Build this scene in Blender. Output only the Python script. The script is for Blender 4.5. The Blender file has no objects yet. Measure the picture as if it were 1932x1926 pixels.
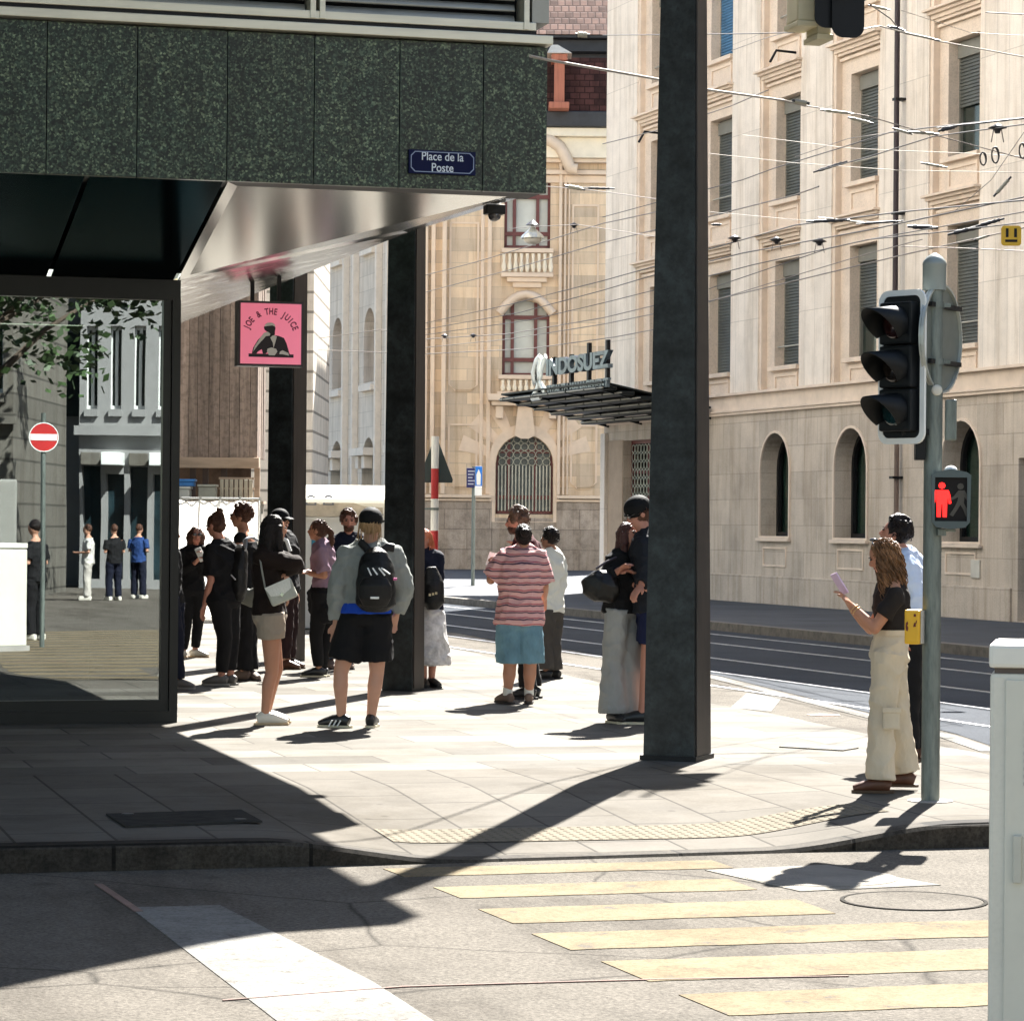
import bpy, math, random, bmesh
from mathutils import Vector, Matrix, noise
from mathutils.geometry import tessellate_polygon
random.seed(7)
C = bpy.context.scene.collection
sc = bpy.context.scene
# ------------------------------------------------------------------ camera
YAW = math.radians(15.4); ROLL = math.radians(.5); FPX = 5560.; CH = 1.7
TILT = math.atan(22 / FPX)
cam_d = bpy.data.cameras.new('camera'); cam = bpy.data.objects.new('camera', cam_d); C.objects.link(cam)
cam.location = (0, 0, CH)
cam.rotation_mode = 'QUATERNION'
cam.rotation_quaternion = (Matrix.Rotation(-YAW, 4, 'Z') @ Matrix.Rotation(math.pi/2 + TILT, 4, 'X') @ Matrix.Rotation(ROLL, 4, 'Z')).to_quaternion()
cam_d.sensor_fit = 'HORIZONTAL'; cam_d.sensor_width = 36; cam_d.lens = 36 * FPX / 1932
cam_d.clip_start = .5; cam_d.clip_end = 3000
sc.camera = cam
# ------------------------------------------------------------------ light
SAZ, SEL = math.radians(31), math.radians(45.5)
world = bpy.data.worlds.new('World'); sc.world = world; world.use_nodes = True
wn = world.node_tree.nodes; wl = world.node_tree.links
bgn = wn.get('Background') or wn.new('ShaderNodeBackground')
sky = wn.new('ShaderNodeTexSky'); sky.sky_type = 'NISHITA'; sky.sun_disc = False
sky.sun_elevation = SEL; sky.sun_rotation = SAZ; sky.air_density = 1.2; sky.dust_density = 1.0
wl.new(sky.outputs[0], bgn.inputs[0]); bgn.inputs[1].default_value = .05
sund = Vector((math.sin(SAZ)*math.cos(SEL), math.cos(SAZ)*math.cos(SEL), math.sin(SEL)))
sl = bpy.data.lights.new('sun', 'SUN'); sl.energy = 5.0; sl.angle = math.radians(.45); sl.color = (1, .965, .905)
so = bpy.data.objects.new('sun', sl); C.objects.link(so); so.rotation_mode = 'QUATERNION'
so.rotation_quaternion = sund.to_track_quat('Z', 'Y'); so.location = (30, 60, 60)
sc.view_settings.view_transform = 'Standard'; sc.view_settings.look = 'None'
sc.view_settings.exposure = 2.45; sc.view_settings.gamma = 1
sc.cycles.max_bounces = 8; sc.cycles.diffuse_bounces = 4; sc.cycles.glossy_bounces = 4; sc.cycles.transparent_max_bounces = 12
sc.cycles.use_denoising = True; sc.cycles.sample_clamp_indirect = 8
# ------------------------------------------------------------------ photo geometry helpers (pixels of the 1932 px wide photo)
cY, sY = math.cos(YAW), math.sin(YAW)
def ray(x, y):
    dx = (x-966)/FPX; dy = -(y-963)/FPX; cr, sr = math.cos(ROLL), math.sin(ROLL)
    X = dx*cr - dy*sr; Y = dx*sr + dy*cr; ct, st = math.cos(TILT), math.sin(TILT)
    Z = ct - Y*st
    return X/Z, (Y*ct+st)/Z
def wr(x, y):
    X, Y = ray(x, y); return Vector((cY*X+sY, -sY*X+cY, Y))
def at(x, y, Z): return wr(x, y)*Z + Vector((0, 0, CH))
def gp(x, y, z=0.):
    r = wr(x, y); p = r*((z-CH)/r.z); return Vector((p.x, p.y, z))
def onpl(x, y, p, n):
    r = wr(x, y); return r*((p[0]*n[0]+p[1]*n[1])/(r.x*n[0]+r.y*n[1])) + Vector((0, 0, CH))
GL = 24.55
def mir(x, y, Z):
    p = at(x, y, Z); return Vector((p.x, 2*GL-p.y, p.z))
# ------------------------------------------------------------------ materials
def _nt(name):
    m = bpy.data.materials.new(name); m.use_nodes = True
    return m, m.node_tree.nodes, m.node_tree.links, m.node_tree.nodes['Principled BSDF']
def _ramp(n, l, src, cols, pos=None):
    r = n.new('ShaderNodeValToRGB'); l.new(src, r.inputs[0])
    e = r.color_ramp.elements
    while len(e) < len(cols): e.new(.5)
    for i, c in enumerate(cols):
        e[i].position = pos[i] if pos else i/(len(cols)-1); e[i].color = (*c[:3], 1)
    return r.outputs[0]
def _noise(n, l, vec, sc_, det=4, rough=.6, stretch=None):
    t = n.new('ShaderNodeTexNoise'); t.inputs['Scale'].default_value = sc_; t.inputs['Detail'].default_value = det; t.inputs['Roughness'].default_value = rough
    if stretch:
        mp = n.new('ShaderNodeMapping'); mp.inputs['Scale'].default_value = stretch; l.new(vec, mp.inputs[0]); vec = mp.outputs[0]
    l.new(vec, t.inputs['Vector']); return t.outputs[0]
def _mul(n, l, a, b, f=1., mode='MULTIPLY'):
    x = n.new('ShaderNodeMixRGB'); x.blend_type = mode; x.inputs[0].default_value = f
    for i, v in ((1, a), (2, b)):
        if isinstance(v, tuple): x.inputs[i].default_value = (*v, 1)
        else: l.new(v, x.inputs[i])
    return x.outputs[0]
def sh(c, k): return tuple(max(0, min(1, v*k)) for v in c)
def M(name, col, rough=.6, metal=0., var=.14, vs=2.5, bump=.0, bs=40, spec=.5, stretch=None, fine=.0, fs=60, isl=0., coat=0.):
    m, n, l, p = _nt(name)
    tc = n.new('ShaderNodeTexCoord').outputs['Object']
    c = _ramp(n, l, _noise(n, l, tc, vs, 5, .65, stretch), [sh(col, 1-var*1.6), col, sh(col, 1+var*1.3)], [.28, .5, .74])
    if fine: c = _mul(n, l, c, _ramp(n, l, _noise(n, l, tc, fs, 2, .7), [(1-fine,)*3, (1+fine*.0,)*3, (1,)*3], [.35, .55, .7]))
    if isl:
        g = n.new('ShaderNodeNewGeometry')
        c = _mul(n, l, c, _ramp(n, l, g.outputs['Random Per Island'], [(1-isl,)*3, (1,)*3]))
    l.new(c, p.inputs['Base Color'])
    p.inputs['Roughness'].default_value = rough; p.inputs['Metallic'].default_value = metal; p.inputs['Specular IOR Level'].default_value = spec
    p.inputs['Coat Weight'].default_value = coat
    if bump:
        b = n.new('ShaderNodeBump'); b.inputs['Strength'].default_value = bump; b.inputs['Distance'].default_value = .02
        l.new(_noise(n, l, tc, bs, 4, .6, stretch), b.inputs['Height']); l.new(b.outputs[0], p.inputs['Normal'])
    return m
def emis(name, col, s):
    m, n, l, p = _nt(name); p.inputs['Base Color'].default_value = (*col, 1); p.inputs['Emission Color'].default_value = (*col, 1); p.inputs['Emission Strength'].default_value = s
    return m
def ashlar(name, col, bw, bh, mort=.012, mcol=None, var=.16, plane='xz', rough=.8, off=.5, isl=(.82, 1.08), stain=.16, vs=1.2, mk=.62, bump=.25, tint=(1, 1, 1), shift=(0, 0), speck=.1, spots=0.):
    m, n, l, p = _nt(name)
    tc = n.new('ShaderNodeTexCoord').outputs['Object']
    s = n.new('ShaderNodeSeparateXYZ'); l.new(tc, s.inputs[0]); k = n.new('ShaderNodeCombineXYZ')
    a, b = {'xz': (0, 2), 'xy': (0, 1), 'yx': (1, 0), 'yz': (1, 2), 'zx': (2, 0)}[plane]
    l.new(s.outputs[a], k.inputs[0]); l.new(s.outputs[b], k.inputs[1])
    mp = n.new('ShaderNodeMapping'); mp.inputs['Location'].default_value = (*shift, 0); l.new(k.outputs[0], mp.inputs[0])
    br = n.new('ShaderNodeTexBrick'); l.new(mp.outputs[0], br.inputs['Vector'])
    br.offset = off; br.inputs['Scale'].default_value = 1
    br.inputs['Brick Width'].default_value = bw; br.inputs['Row Height'].default_value = bh
    br.inputs['Mortar Size'].default_value = mort; br.inputs['Mortar Smooth'].default_value = .25; br.inputs['Bias'].default_value = 0
    br.inputs['Color1'].default_value = (*sh(col, isl[0]), 1); br.inputs['Color2'].default_value = (*[min(1, c*isl[1]*t) for c, t in zip(col, tint)], 1)
    br.inputs['Mortar'].default_value = (*(mcol or sh(col, mk)), 1)
    c = _mul(n, l, br.outputs['Color'], _ramp(n, l, _noise(n, l, tc, vs, 6, .65), [(1-stain*1.6,)*3, (1,)*3, (1+stain*.3,)*3], [.25, .55, .8]))
    c = _mul(n, l, c, _ramp(n, l, _noise(n, l, tc, 45, 3, .7), [(1-speck,)*3, (1,)*3], [.35, .6]))
    if plane == 'xz': c = _mul(n, l, c, _ramp(n, l, _noise(n, l, tc, 1.5, 6, .7, (2.2, 2.2, .16)), [(.80, .77, .73), (1,)*3, (1.04,)*3], [.36, .52, .72]))
    if spots:
        v = n.new('ShaderNodeTexVoronoi'); v.inputs['Scale'].default_value = 2.6; v.inputs['Randomness'].default_value = 1; l.new(tc, v.inputs['Vector'])
        c = _mul(n, l, c, _ramp(n, l, v.outputs['Distance'], [(1-spots,)*3, (1-spots*.8,)*3, (1,)*3], [0, .05, .085]))
        c = _mul(n, l, c, _ramp(n, l, _noise(n, l, tc, .45, 7, .72), [(.72, .70, .66), (1,)*3, (1.05,)*3], [.36, .52, .7]))
    l.new(c, p.inputs['Base Color']); p.inputs['Roughness'].default_value = rough; p.inputs['Specular IOR Level'].default_value = .04 if spots else .2
    bm_ = n.new('ShaderNodeBump'); bm_.inputs['Strength'].default_value = bump; bm_.inputs['Distance'].default_value = .01; bm_.invert = True
    l.new(br.outputs['Fac'], bm_.inputs['Height']); l.new(bm_.outputs[0], p.inputs['Normal'])
    return m
# ------------------------------------------------------------------ objects
FR = {}
def tag(o, label=None, cat=None, group=None, kind=None):
    for k, v in (('label', label), ('category', cat), ('group', group), ('kind', kind)):
        if v: o[k] = v
    return o
def thing(name, label, cat, Mx=None, group=None):
    o = bpy.data.objects.new(name, None); C.objects.link(o); o.empty_display_size = .2
    Mx = Mx or Matrix.Identity(4); o.matrix_world = Mx; FR[o.name] = Mx.copy()
    return tag(o, label, cat, group)
class MB:
    """collects shapes given in the frame Mx (default world) and links them as one mesh object"""
    def __init__(s, Mx=None): s.M = Mx or Matrix.Identity(4); s.v = []; s.f = []; s.sm = []
    def add(s, vs, fs, smooth=False):
        k = len(s.v); s.v += [s.M @ Vector(v) for v in vs]
        for f in fs: s.f.append([k+i for i in f]); s.sm.append(smooth)
        return s
    def box(s, x0, x1, y0, y1, z0, z1, bev=0.):
        if x0 > x1: x0, x1 = x1, x0
        if y0 > y1: y0, y1 = y1, y0
        if z0 > z1: z0, z1 = z1, z0
        if bev <= 0:
            return s.add([(x, y, z) for z in (z0, z1) for y in (y0, y1) for x in (x0, x1)],
                         [(0, 2, 3, 1), (4, 5, 7, 6), (0, 1, 5, 4), (2, 6, 7, 3), (0, 4, 6, 2), (1, 3, 7, 5)])
        b = bmesh.new(); bmesh.ops.create_cube(b, size=1)
        for v in b.verts: v.co = Vector(((x0+x1)/2+v.co.x*(x1-x0), (y0+y1)/2+v.co.y*(y1-y0), (z0+z1)/2+v.co.z*(z1-z0)))
        bev = min(bev, (x1-x0)*.45, (y1-y0)*.45, (z1-z0)*.45)
        bmesh.ops.bevel(b, geom=b.edges[:], offset=bev, segments=2, affect='EDGES', profile=.6)
        s.add([v.co.copy() for v in b.verts], [[v.index for v in f.verts] for f in b.faces]) if not b.verts.index_update() else 0
        b.free(); return s
    def prism(s, loops, y0, y1, axis='y', back=True):
        """loops: outline [+ holes] of (a,b); extruded along axis from y0 to y1"""
        if not isinstance(loops[0][0], (tuple, list)): loops = [loops]
        def P(a, b, y): return {'y': (a, y, b), 'z': (a, b, y), 'x': (y, a, b)}[axis]
        L3 = [[Vector((a, b, 0)) for a, b in lp] for lp in loops]
        tri = tessellate_polygon(L3); flat = [p for lp in loops for p in lp]; n = len(flat)
        vs = [P(a, b, y0) for a, b in flat] + [P(a, b, y1) for a, b in flat]
        fs = [tuple(t) for t in tri]
        if back: fs += [tuple(i+n for i in reversed(t)) for t in tri]
        k = 0
        for lp in loops:
            m = len(lp)
            for i in range(m): a, b = k+i, k+(i+1) % m; fs.append((a, b, b+n, a+n))
            k += m
        return s.add(vs, fs)
    def tube(s, pts, rad, seg=12, flat=None, side=None, cap=True, smooth=True):
        """rings along pts; rad number or list (numbers or (a,b)); side = vector of the a axis"""
        pts = [Vector(p) for p in pts]; n = len(pts)
        if not isinstance(rad, (list, tuple)): rad = [rad]*n
        vs = []; fs = []; prev = Vector(side).normalized() if side is not None else None
        for i, p in enumerate(pts):
            t = (pts[min(i+1, n-1)] - pts[max(i-1, 0)])
            t = t.normalized() if t.length > 1e-9 else Vector((0, 0, 1))
            if prev is None:
                prev = t.orthogonal().normalized()
            a = (prev - t*prev.dot(t)); a = a.normalized() if a.length > 1e-6 else t.orthogonal().normalized()
            if side is None: prev = a
            b = t.cross(a)
            r = rad[i]; ra, rb = r if isinstance(r, (tuple, list)) else (r, r)
            for k in range(seg):
                w = 2*math.pi*k/seg; vs.append(p + a*(ra*math.cos(w)) + b*(rb*math.sin(w)))
        for i in range(n-1):
            for k in range(seg): a, b = i*seg+k, i*seg+(k+1) % seg; fs.append((a, b, b+seg, a+seg))
        s.add(vs, fs, smooth)
        if cap: s.add(vs[:seg], [tuple(reversed(range(seg)))]); s.add(vs[-seg:], [tuple(range(seg))])
        return s
    def ball(s, c, r, seg=14, rings=9, rot=None):
        if not isinstance(r, (tuple, list)): r = (r, r, r)
        c = Vector(c); vs = [(0, 0, 1)]; fs = []
        for i in range(1, rings):
            t = math.pi*i/rings
            for k in range(seg): w = 2*math.pi*k/seg; vs.append((math.sin(t)*math.cos(w), math.sin(t)*math.sin(w), math.cos(t)))
        vs.append((0, 0, -1)); L = len(vs)-1
        for k in range(seg):
            fs.append((0, 1+k, 1+(k+1) % seg)); fs.append((L, 1+(rings-2)*seg+(k+1) % seg, 1+(rings-2)*seg+k))
        for i in range(rings-2):
            for k in range(seg): a, b = 1+i*seg+k, 1+i*seg+(k+1) % seg; fs.append((a, a+seg, b+seg, b))
        R = rot or Matrix.Identity(3)
        return s.add([c + R @ Vector((v[0]*r[0], v[1]*r[1], v[2]*r[2])) for v in vs], fs, True)
    def wire(s, pts, r=.008, sag=0., seg=5):
        pts = [Vector(p) for p in pts]
        out = []
        for a, b in zip(pts, pts[1:]):
            for i in range(8):
                t = i/8; p = a.lerp(b, t); p.z -= sag*4*t*(1-t); out.append(p)
        out.append(pts[-1]); return s.tube(out, r, seg)
    def mesh(s, name, parent=None):
        Mi = FR[parent.name].inverted() if parent is not None else Matrix.Identity(4)
        me = bpy.data.meshes.new(name); me.from_pydata([Mi @ v for v in s.v], [], s.f)
        me.polygons.foreach_set('use_smooth', s.sm); me.update()
        b = bmesh.new(); b.from_mesh(me)
        bmesh.ops.recalc_face_normals(b, faces=b.faces[:]); b.to_mesh(me); b.free()
        return me
    def build(s, name, mat, parent=None, **kw):
        me = s.mesh(name, parent)
        me.materials.append(mat)
        o = bpy.data.objects.new(name, me); C.objects.link(o)
        if parent is not None:
            o.parent = parent; FR[o.name] = FR[parent.name]
        return tag(o, **kw)
def arch(cx, hw, z0, z1, n=12, r=None):
    """round-headed opening outline (x,z)"""
    r = r or hw; pts = [(cx-hw, z0), (cx+hw, z0)]
    for i in range(n+1):
        w = math.pi*i/n; pts.append((cx+hw*math.cos(w), z1-r+r*math.sin(w)))
    return pts
def rect(x0, x1, z0, z1): return [(x0, z0), (x1, z0), (x1, z1), (x0, z1)]
def text_mesh(s, size, M_, ext=.01, bold=0., squash=1., align='CENTER', space=1.):
    cu = bpy.data.curves.new('t', 'FONT'); cu.body = s; cu.size = size; cu.align_x = align; cu.align_y = 'CENTER'; cu.extrude = ext; cu.offset = bold; cu.space_character = space
    o = bpy.data.objects.new('t', cu); C.objects.link(o)
    dg = bpy.context.evaluated_depsgraph_get(); me = bpy.data.meshes.new_from_object(o.evaluated_get(dg))
    S = M_ @ Matrix.Diagonal((squash, 1, 1, 1))
    vs = [S @ v.co for v in me.vertices]; fs = [list(p.vertices) for p in me.polygons]
    bpy.data.objects.remove(o); bpy.data.meshes.remove(me); return vs, fs
def basis(o, x, y, z):
    m = Matrix((Vector(x), Vector(y), Vector(z))).transposed().to_4x4(); m.translation = Vector(o); return m
# ================================================================== GROUND
def asphalt_mat(name, col):
    m, n, l, p = _nt(name); tc = n.new('ShaderNodeTexCoord').outputs['Object']
    c = _ramp(n, l, _noise(n, l, tc, 55, 3, .8), [sh(col, .45), sh(col, .95), sh(col, 1.35)], [.3, .52, .72])
    c = _mul(n, l, c, _ramp(n, l, _noise(n, l, tc, 1.3, 6, .7), [(.78,)*3, (1,)*3, (1.1,)*3], [.3, .5, .7]))
    c = _mul(n, l, c, _ramp(n, l, _noise(n, l, tc, .35, 5, .7, (3.0, .5, 1)), [(.74, .73, .72), (1,)*3], [.38, .52]))
    v = n.new('ShaderNodeTexVoronoi'); v.feature = 'DISTANCE_TO_EDGE'; v.inputs['Scale'].default_value = .42; l.new(_mul(n, l, tc, _noise_c(n, l, tc, 1.4), .09, 'ADD'), v.inputs['Vector'])
    c = _mul(n, l, c, _ramp(n, l, v.outputs['Distance'], [(.45,)*3, (1,)*3], [.0015, .006]))
    w = n.new('ShaderNodeTexVoronoi'); w.inputs['Scale'].default_value = 1.1; l.new(tc, w.inputs['Vector'])
    c = _mul(n, l, c, _ramp(n, l, w.outputs['Distance'], [(.6,)*3, (.85,)*3, (1,)*3], [0, .06, .10]))
    l.new(c, p.inputs['Base Color']); p.inputs['Roughness'].default_value = .88; p.inputs['Specular IOR Level'].default_value = .06
    b = n.new('ShaderNodeBump'); b.inputs['Strength'].default_value = .6; b.inputs['Distance'].default_value = .015; l.new(_noise(n, l, tc, 60, 3, .7), b.inputs['Height']); l.new(b.outputs[0], p.inputs['Normal'])
    return m
def _noise_c(n, l, vec, s_):
    t = n.new('ShaderNodeTexNoise'); t.inputs['Scale'].default_value = s_; l.new(vec, t.inputs['Vector']); return t.outputs['Color']
asph = asphalt_mat('asphalt', (.118, .106, .090))
asph_d = M('street_asphalt', (.056, .062, .072), .9, var=.16, vs=.5, bump=.4, bs=40, fine=.25, fs=30, spec=.04)
RZ = -.14
rd = MB(); rd.add([(-400, -400, RZ), (400, -400, RZ), (400, 500, RZ), (-400, 500, RZ)], [(0, 1, 2, 3)])
rd.build('road', asph, kind='structure')
# dark tram street on the right (a sheet over the road)
st = MB()
t_b = Vector((.0483, -.9988, 0))
A_px = [(850, 1195), (929, 1210.8), (1058, 1226), (1131, 1240), (1339, 1276), (1622, 1347), (1774, 1385), (1870, 1418)]
B_px = [(850, 1222), (960, 1247), (1053, 1269.8), (1134, 1288), (1354, 1329), (1461, 1347), (1627, 1382), (1870, 1424)]
Aw = [gp(x, y, RZ) for x, y in A_px]; Bw = [gp(x, y, 0) for x, y in B_px]
def kx(wy): return 17.15 + (48-wy)*.0483      # kerb of the far pavement
poly = [(p.x+.15, p.y) for p in Aw]
last = Aw[-1]
poly += [(last.x+3.5, last.y-4), (last.x+14, last.y-9), (60, last.y-9), (60, 14), (kx(20), 20), (kx(40), 40), (kx(75), 75), (kx(130), 130), (kx(130)-9, 130), (kx(100)-9, 100)]
st.prism(poly, RZ-.02, RZ+.004, axis='z', back=True)
st.build('tram_street', asph_d, kind='structure')
pave_light = ashlar('pavement_slabs', (.178, .166, .146), 1.25, .62, .010, var=.1, plane='xy', rough=.75, isl=(.62, 1.12), stain=.14, mk=.5, bump=.1, shift=(.3, .22), spots=.3)
pave_front = ashlar('kerbside_slabs', (.132, .120, .103), 1.0, .535, .010, var=.1, plane='yx', rough=.8, isl=(.86, 1.06), stain=.16, mk=.45, bump=.15, off=.35, spots=.35)
kerb_m = ashlar('kerb_granite', (.062, .053, .041), 1.05, 3.0, .012, plane='xz', rough=.9, isl=(.75, 1.15), stain=.4, vs=7, bump=.5, speck=.5, mk=.25)
def ss(a, b, x):
    t = max(0, min(1, (x-a)/(b-a))); return t*t*(3-2*t)
def lin(a, b, x): return max(0, min(1, (x-a)/(b-a)))
def kerb_y(wx): return 15.40 + max(0, wx-4)*.06
def zs(wx, wy):
    w = ss(2.85, 4.0, wx)*(1-ss(5.75, 7.0, wx)); return -.125*w*(1-lin(kerb_y(wx)+.2, 18.4, wy))
xs = [-60, -30, -12, -6, -3, -1, 0, 1, 1.7, 2.2, 2.6] + [2.8+.15*i for i in range(31)] + [7.6, 8.0, 8.5, 9, 9.6, 10.3]
def right_edge_y(wx):       # nearest wy of the pavement right of its rounded corner
    return kerb_y(wx)
m = MB(); vs = []; rows = 14
for wx in xs:
    ky = kerb_y(wx)+.18
    for j in range(rows+1):
        wy = ky + (19.62-ky)*j/rows; vs.append((wx, wy, zs(wx, wy)))
fs = [(i*(rows+1)+j, (i+1)*(rows+1)+j, (i+1)*(rows+1)+j+1, i*(rows+1)+j+1) for i in range(len(xs)-1) for j in range(rows)]
m.add(vs, fs); m.build('kerbside_pavement', pave_front, kind='structure')
# kerb stones: front face and top
k = MB(); vs = []
for wx in xs:
    ky = kerb_y(wx); z = zs(wx, ky+.2)
    vs += [(wx, ky, RZ-.03), (wx, ky, z-.02), (wx, ky+.02, z+.001), (wx, ky+.181, z+.001)]
fs = [(i*4+j, (i+1)*4+j, (i+1)*4+j+1, i*4+j+1) for i in range(len(xs)-1) for j in range(3)]
k.add(vs, fs)
k.build('kerb', kerb_m, kind='structure')
# the square's wide pavement behind (up to the street edge B)
edge = sorted([(p.x, p.y) for p in Bw], key=lambda q: q[1])
outl = [(-60, 19.62), (10.3, 19.62)] + [(max(a, 0), b) for a, b in edge if b > 19.7] + [(edge[-1][0]+.8, edge[-1][1]+25), (edge[-1][0]+4, 130), (-60, 130)]
m = MB(); m.prism(outl, RZ-.02, 0.0, axis='z'); m.build('square_pavement', pave_light, kind='structure')
# corner sheet right of the kerb strip between wy 16 and 19.6
m = MB(); m.prism([(10.3, 15.8), (13.5, 17.2), (12.2, 19.62), (10.3, 19.62)], RZ-.02, -.001, axis='z'); m.build('corner_pavement', pave_front, kind='structure')
# far pavement in front of the bank
far_m = ashlar('far_pavement', (.075, .08, .09), 2.2, 1.1, .006, plane='xy', rough=.85, isl=(.85, 1.1), stain=.2, bump=.1)
m = MB(); m.prism([(kx(12), 12), (60, 12), (60, 150), (kx(150), 150)], RZ-.02, .0, axis='z'); m.build('far_pavement', far_m, kind='structure')
kd = M('far_kerb_stone', (.13, .115, .095), .9, var=.3, vs=6)
m = MB(); m.prism([(kx(12)-.25, 12), (kx(12)-.002, 12), (kx(150)-.002, 150), (kx(150)-.25, 150)], RZ-.02, .006, axis='z'); m.build('far_kerb', kd, kind='structure')
# tram rails
m = MB(); rail = M('rail_steel', (.55, .56, .6), .35, .9, var=.2)
for off in (1.0, 2.4, 4.3, 5.7, 6.9):
    m.prism([(kx(14)-off, 14), (kx(14)-off+.06, 14), (kx(140)-off+.06, 140), (kx(140)-off, 140)], RZ-.01, RZ+.012, axis='z')
m.build('tram_rails', rail, kind='structure')
# painted markings
def paint(name, col, wear=.2, vs=9):
    m_, n, l, p = _nt(name); tc = n.new('ShaderNodeTexCoord').outputs['Object']
    c = _ramp(n, l, _noise(n, l, tc, vs, 8, .8), [(.112, .100, .086), sh(col, .78), sh(col, .95), col], [.37, .41, .43+wear, .85])
    c = _mul(n, l, c, _ramp(n, l, _noise(n, l, tc, 55, 3, .8), [(.62,)*3, (1,)*3], [.32, .55]))
    c = _mul(n, l, c, _ramp(n, l, _noise(n, l, tc, .9, 5, .7), [(.82, .80, .78), (1,)*3], [.38, .56]))
    l.new(c, p.inputs['Base Color']); p.inputs['Roughness'].default_value = .85; p.inputs['Specular IOR Level'].default_value = .05
    b = n.new('ShaderNodeBump'); b.inputs['Strength'].default_value = .4; b.inputs['Distance'].default_value = .01; l.new(_noise(n, l, tc, 70, 3), b.inputs['Height']); l.new(b.outputs[0], p.inputs['Normal'])
    return m_
white_p = paint('white_road_paint', (.22, .215, .20), .14); yel_p = paint('yellow_road_paint', (.205, .166, .106), .12, 5)
MZ = RZ+.0035
def sheet(mb, pts, z=MZ, th=.005): mb.prism([(p[0], p[1]) for p in pts], z-th, z, axis='z')
m = MB(); sheet(m, [gp(245, 1712, RZ), gp(415, 1708, RZ), gp(700, 1850, RZ), (2.66, 8.2), (2.12, 8.2)]); m.build('stop_line', white_p, kind='structure')
m = MB()
def strip(x0, x1, y1, y0, sl=-.06):   # slanted left end like the painted bars
    n_ = max(8, int((x1-x0)/.12)); jt = lambda: random.uniform(-.010, .010); up_ = []; lo_ = []
    for i in range(n_+1):
        x = x0+(x1-x0)*i/n_; lo_.append((x+(.03 if i == 0 else 0), y0+.03*i/n_+jt())); up_.append((x, y1+.03*i/n_+jt()))
    sheet(m, lo_+up_[::-1])
strip(3.50, 5.35, 15.22, 14.86); strip(3.57, 5.15, 14.40, 13.95)
strip(3.58, 5.2, 13.54, 13.02); strip(3.60, 16, 12.68, 12.17); strip(3.66, 16, 11.82, 11.27); strip(3.70, 16, 10.93, 10.42)
for i in range(11): strip(3.72, 16, 10.07-.87*i, 9.58-.87*i)
for i in range(3): strip(6.62, 16, 14.42-.9*i, 14.0-.9*i)
m.build('crosswalk_bars', yel_p, kind='structure')
m = MB()
for a, b in zip(Aw, Aw[1:]):
    d = (b-a).normalized(); nn = Vector((-d.y, d.x, 0))*.09
    sheet(m, [a-nn, b-nn, b+nn, a+nn], MZ+.002)
sheet(m, [gp(1378, 1335, RZ), gp(1455, 1343, RZ), gp(1476, 1316, RZ), gp(1409, 1308, RZ)], MZ+.001)
m.build('edge_line', white_p, kind='structure')
# brick-red narrow joint line across the roadway
crk = M('joint_sealant', (.16, .10, .08), .9, var=.3)
m = MB(); pts = [gp(x, y, RZ) for x, y in [(420, 1888), (560, 1877), (760, 1862), (960, 1856), (1250, 1848), (1600, 1842)]]
for a, b in zip(pts, pts[1:]): sheet(m, [a+Vector((0, -.008, 0)), b+Vector((0, -.008, 0)), b+Vector((0, .008, 0)), a+Vector((0, .008, 0))], MZ+.002)
a, b = gp(185, 1668, RZ), gp(262, 1720, RZ); sheet(m, [a+Vector((-.02, 0, 0)), b+Vector((-.02, 0, 0)), b+Vector((.02, 0, 0)), a+Vector((.02, 0, 0))], MZ+.002)
m.build('road_joint', crk, kind='structure')
# tactile paving: raised yellow studs
tac = M('tactile_yellow', (.150, .130, .098), .85, var=.1, vs=6, spec=.05)
m = MB(); 
def zt(x, y): return zs(x, y)
cx0, cx1 = 3.75, 6.85
def tpt(u, v):   # u along, v across 0..1
    x = cx0+(cx1-cx0)*u; c = .28*ss(.55, 1, u)
    y = 16.05+c+v*.5; return x, y
N = 40
vs = []
for i in range(N+1):
    for v in (0, 1): x, y = tpt(i/N, v); vs.append((x, y, zt(x, y)+.005))
m.add(vs, [(2*i, 2*i+2, 2*i+3, 2*i+1) for i in range(N)])
for i in range(52):
    for j in range(8):
        x, y = tpt((i+.5)/52, (j+.5)/8); z = zt(x, y)+.005; r = .017
        m.add([(x+r*math.cos(a*math.pi/3), y+r*math.sin(a*math.pi/3), z) for a in range(6)]+[(x+r*.6*math.cos(a*math.pi/3), y+r*.6*math.sin(a*math.pi/3), z+.0035) for a in range(6)],
              [(a, (a+1) % 6, 6+(a+1) % 6, 6+a) for a in range(6)]+[tuple(range(6, 12))])
m.build('tactile_paving', tac, kind='structure')
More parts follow.
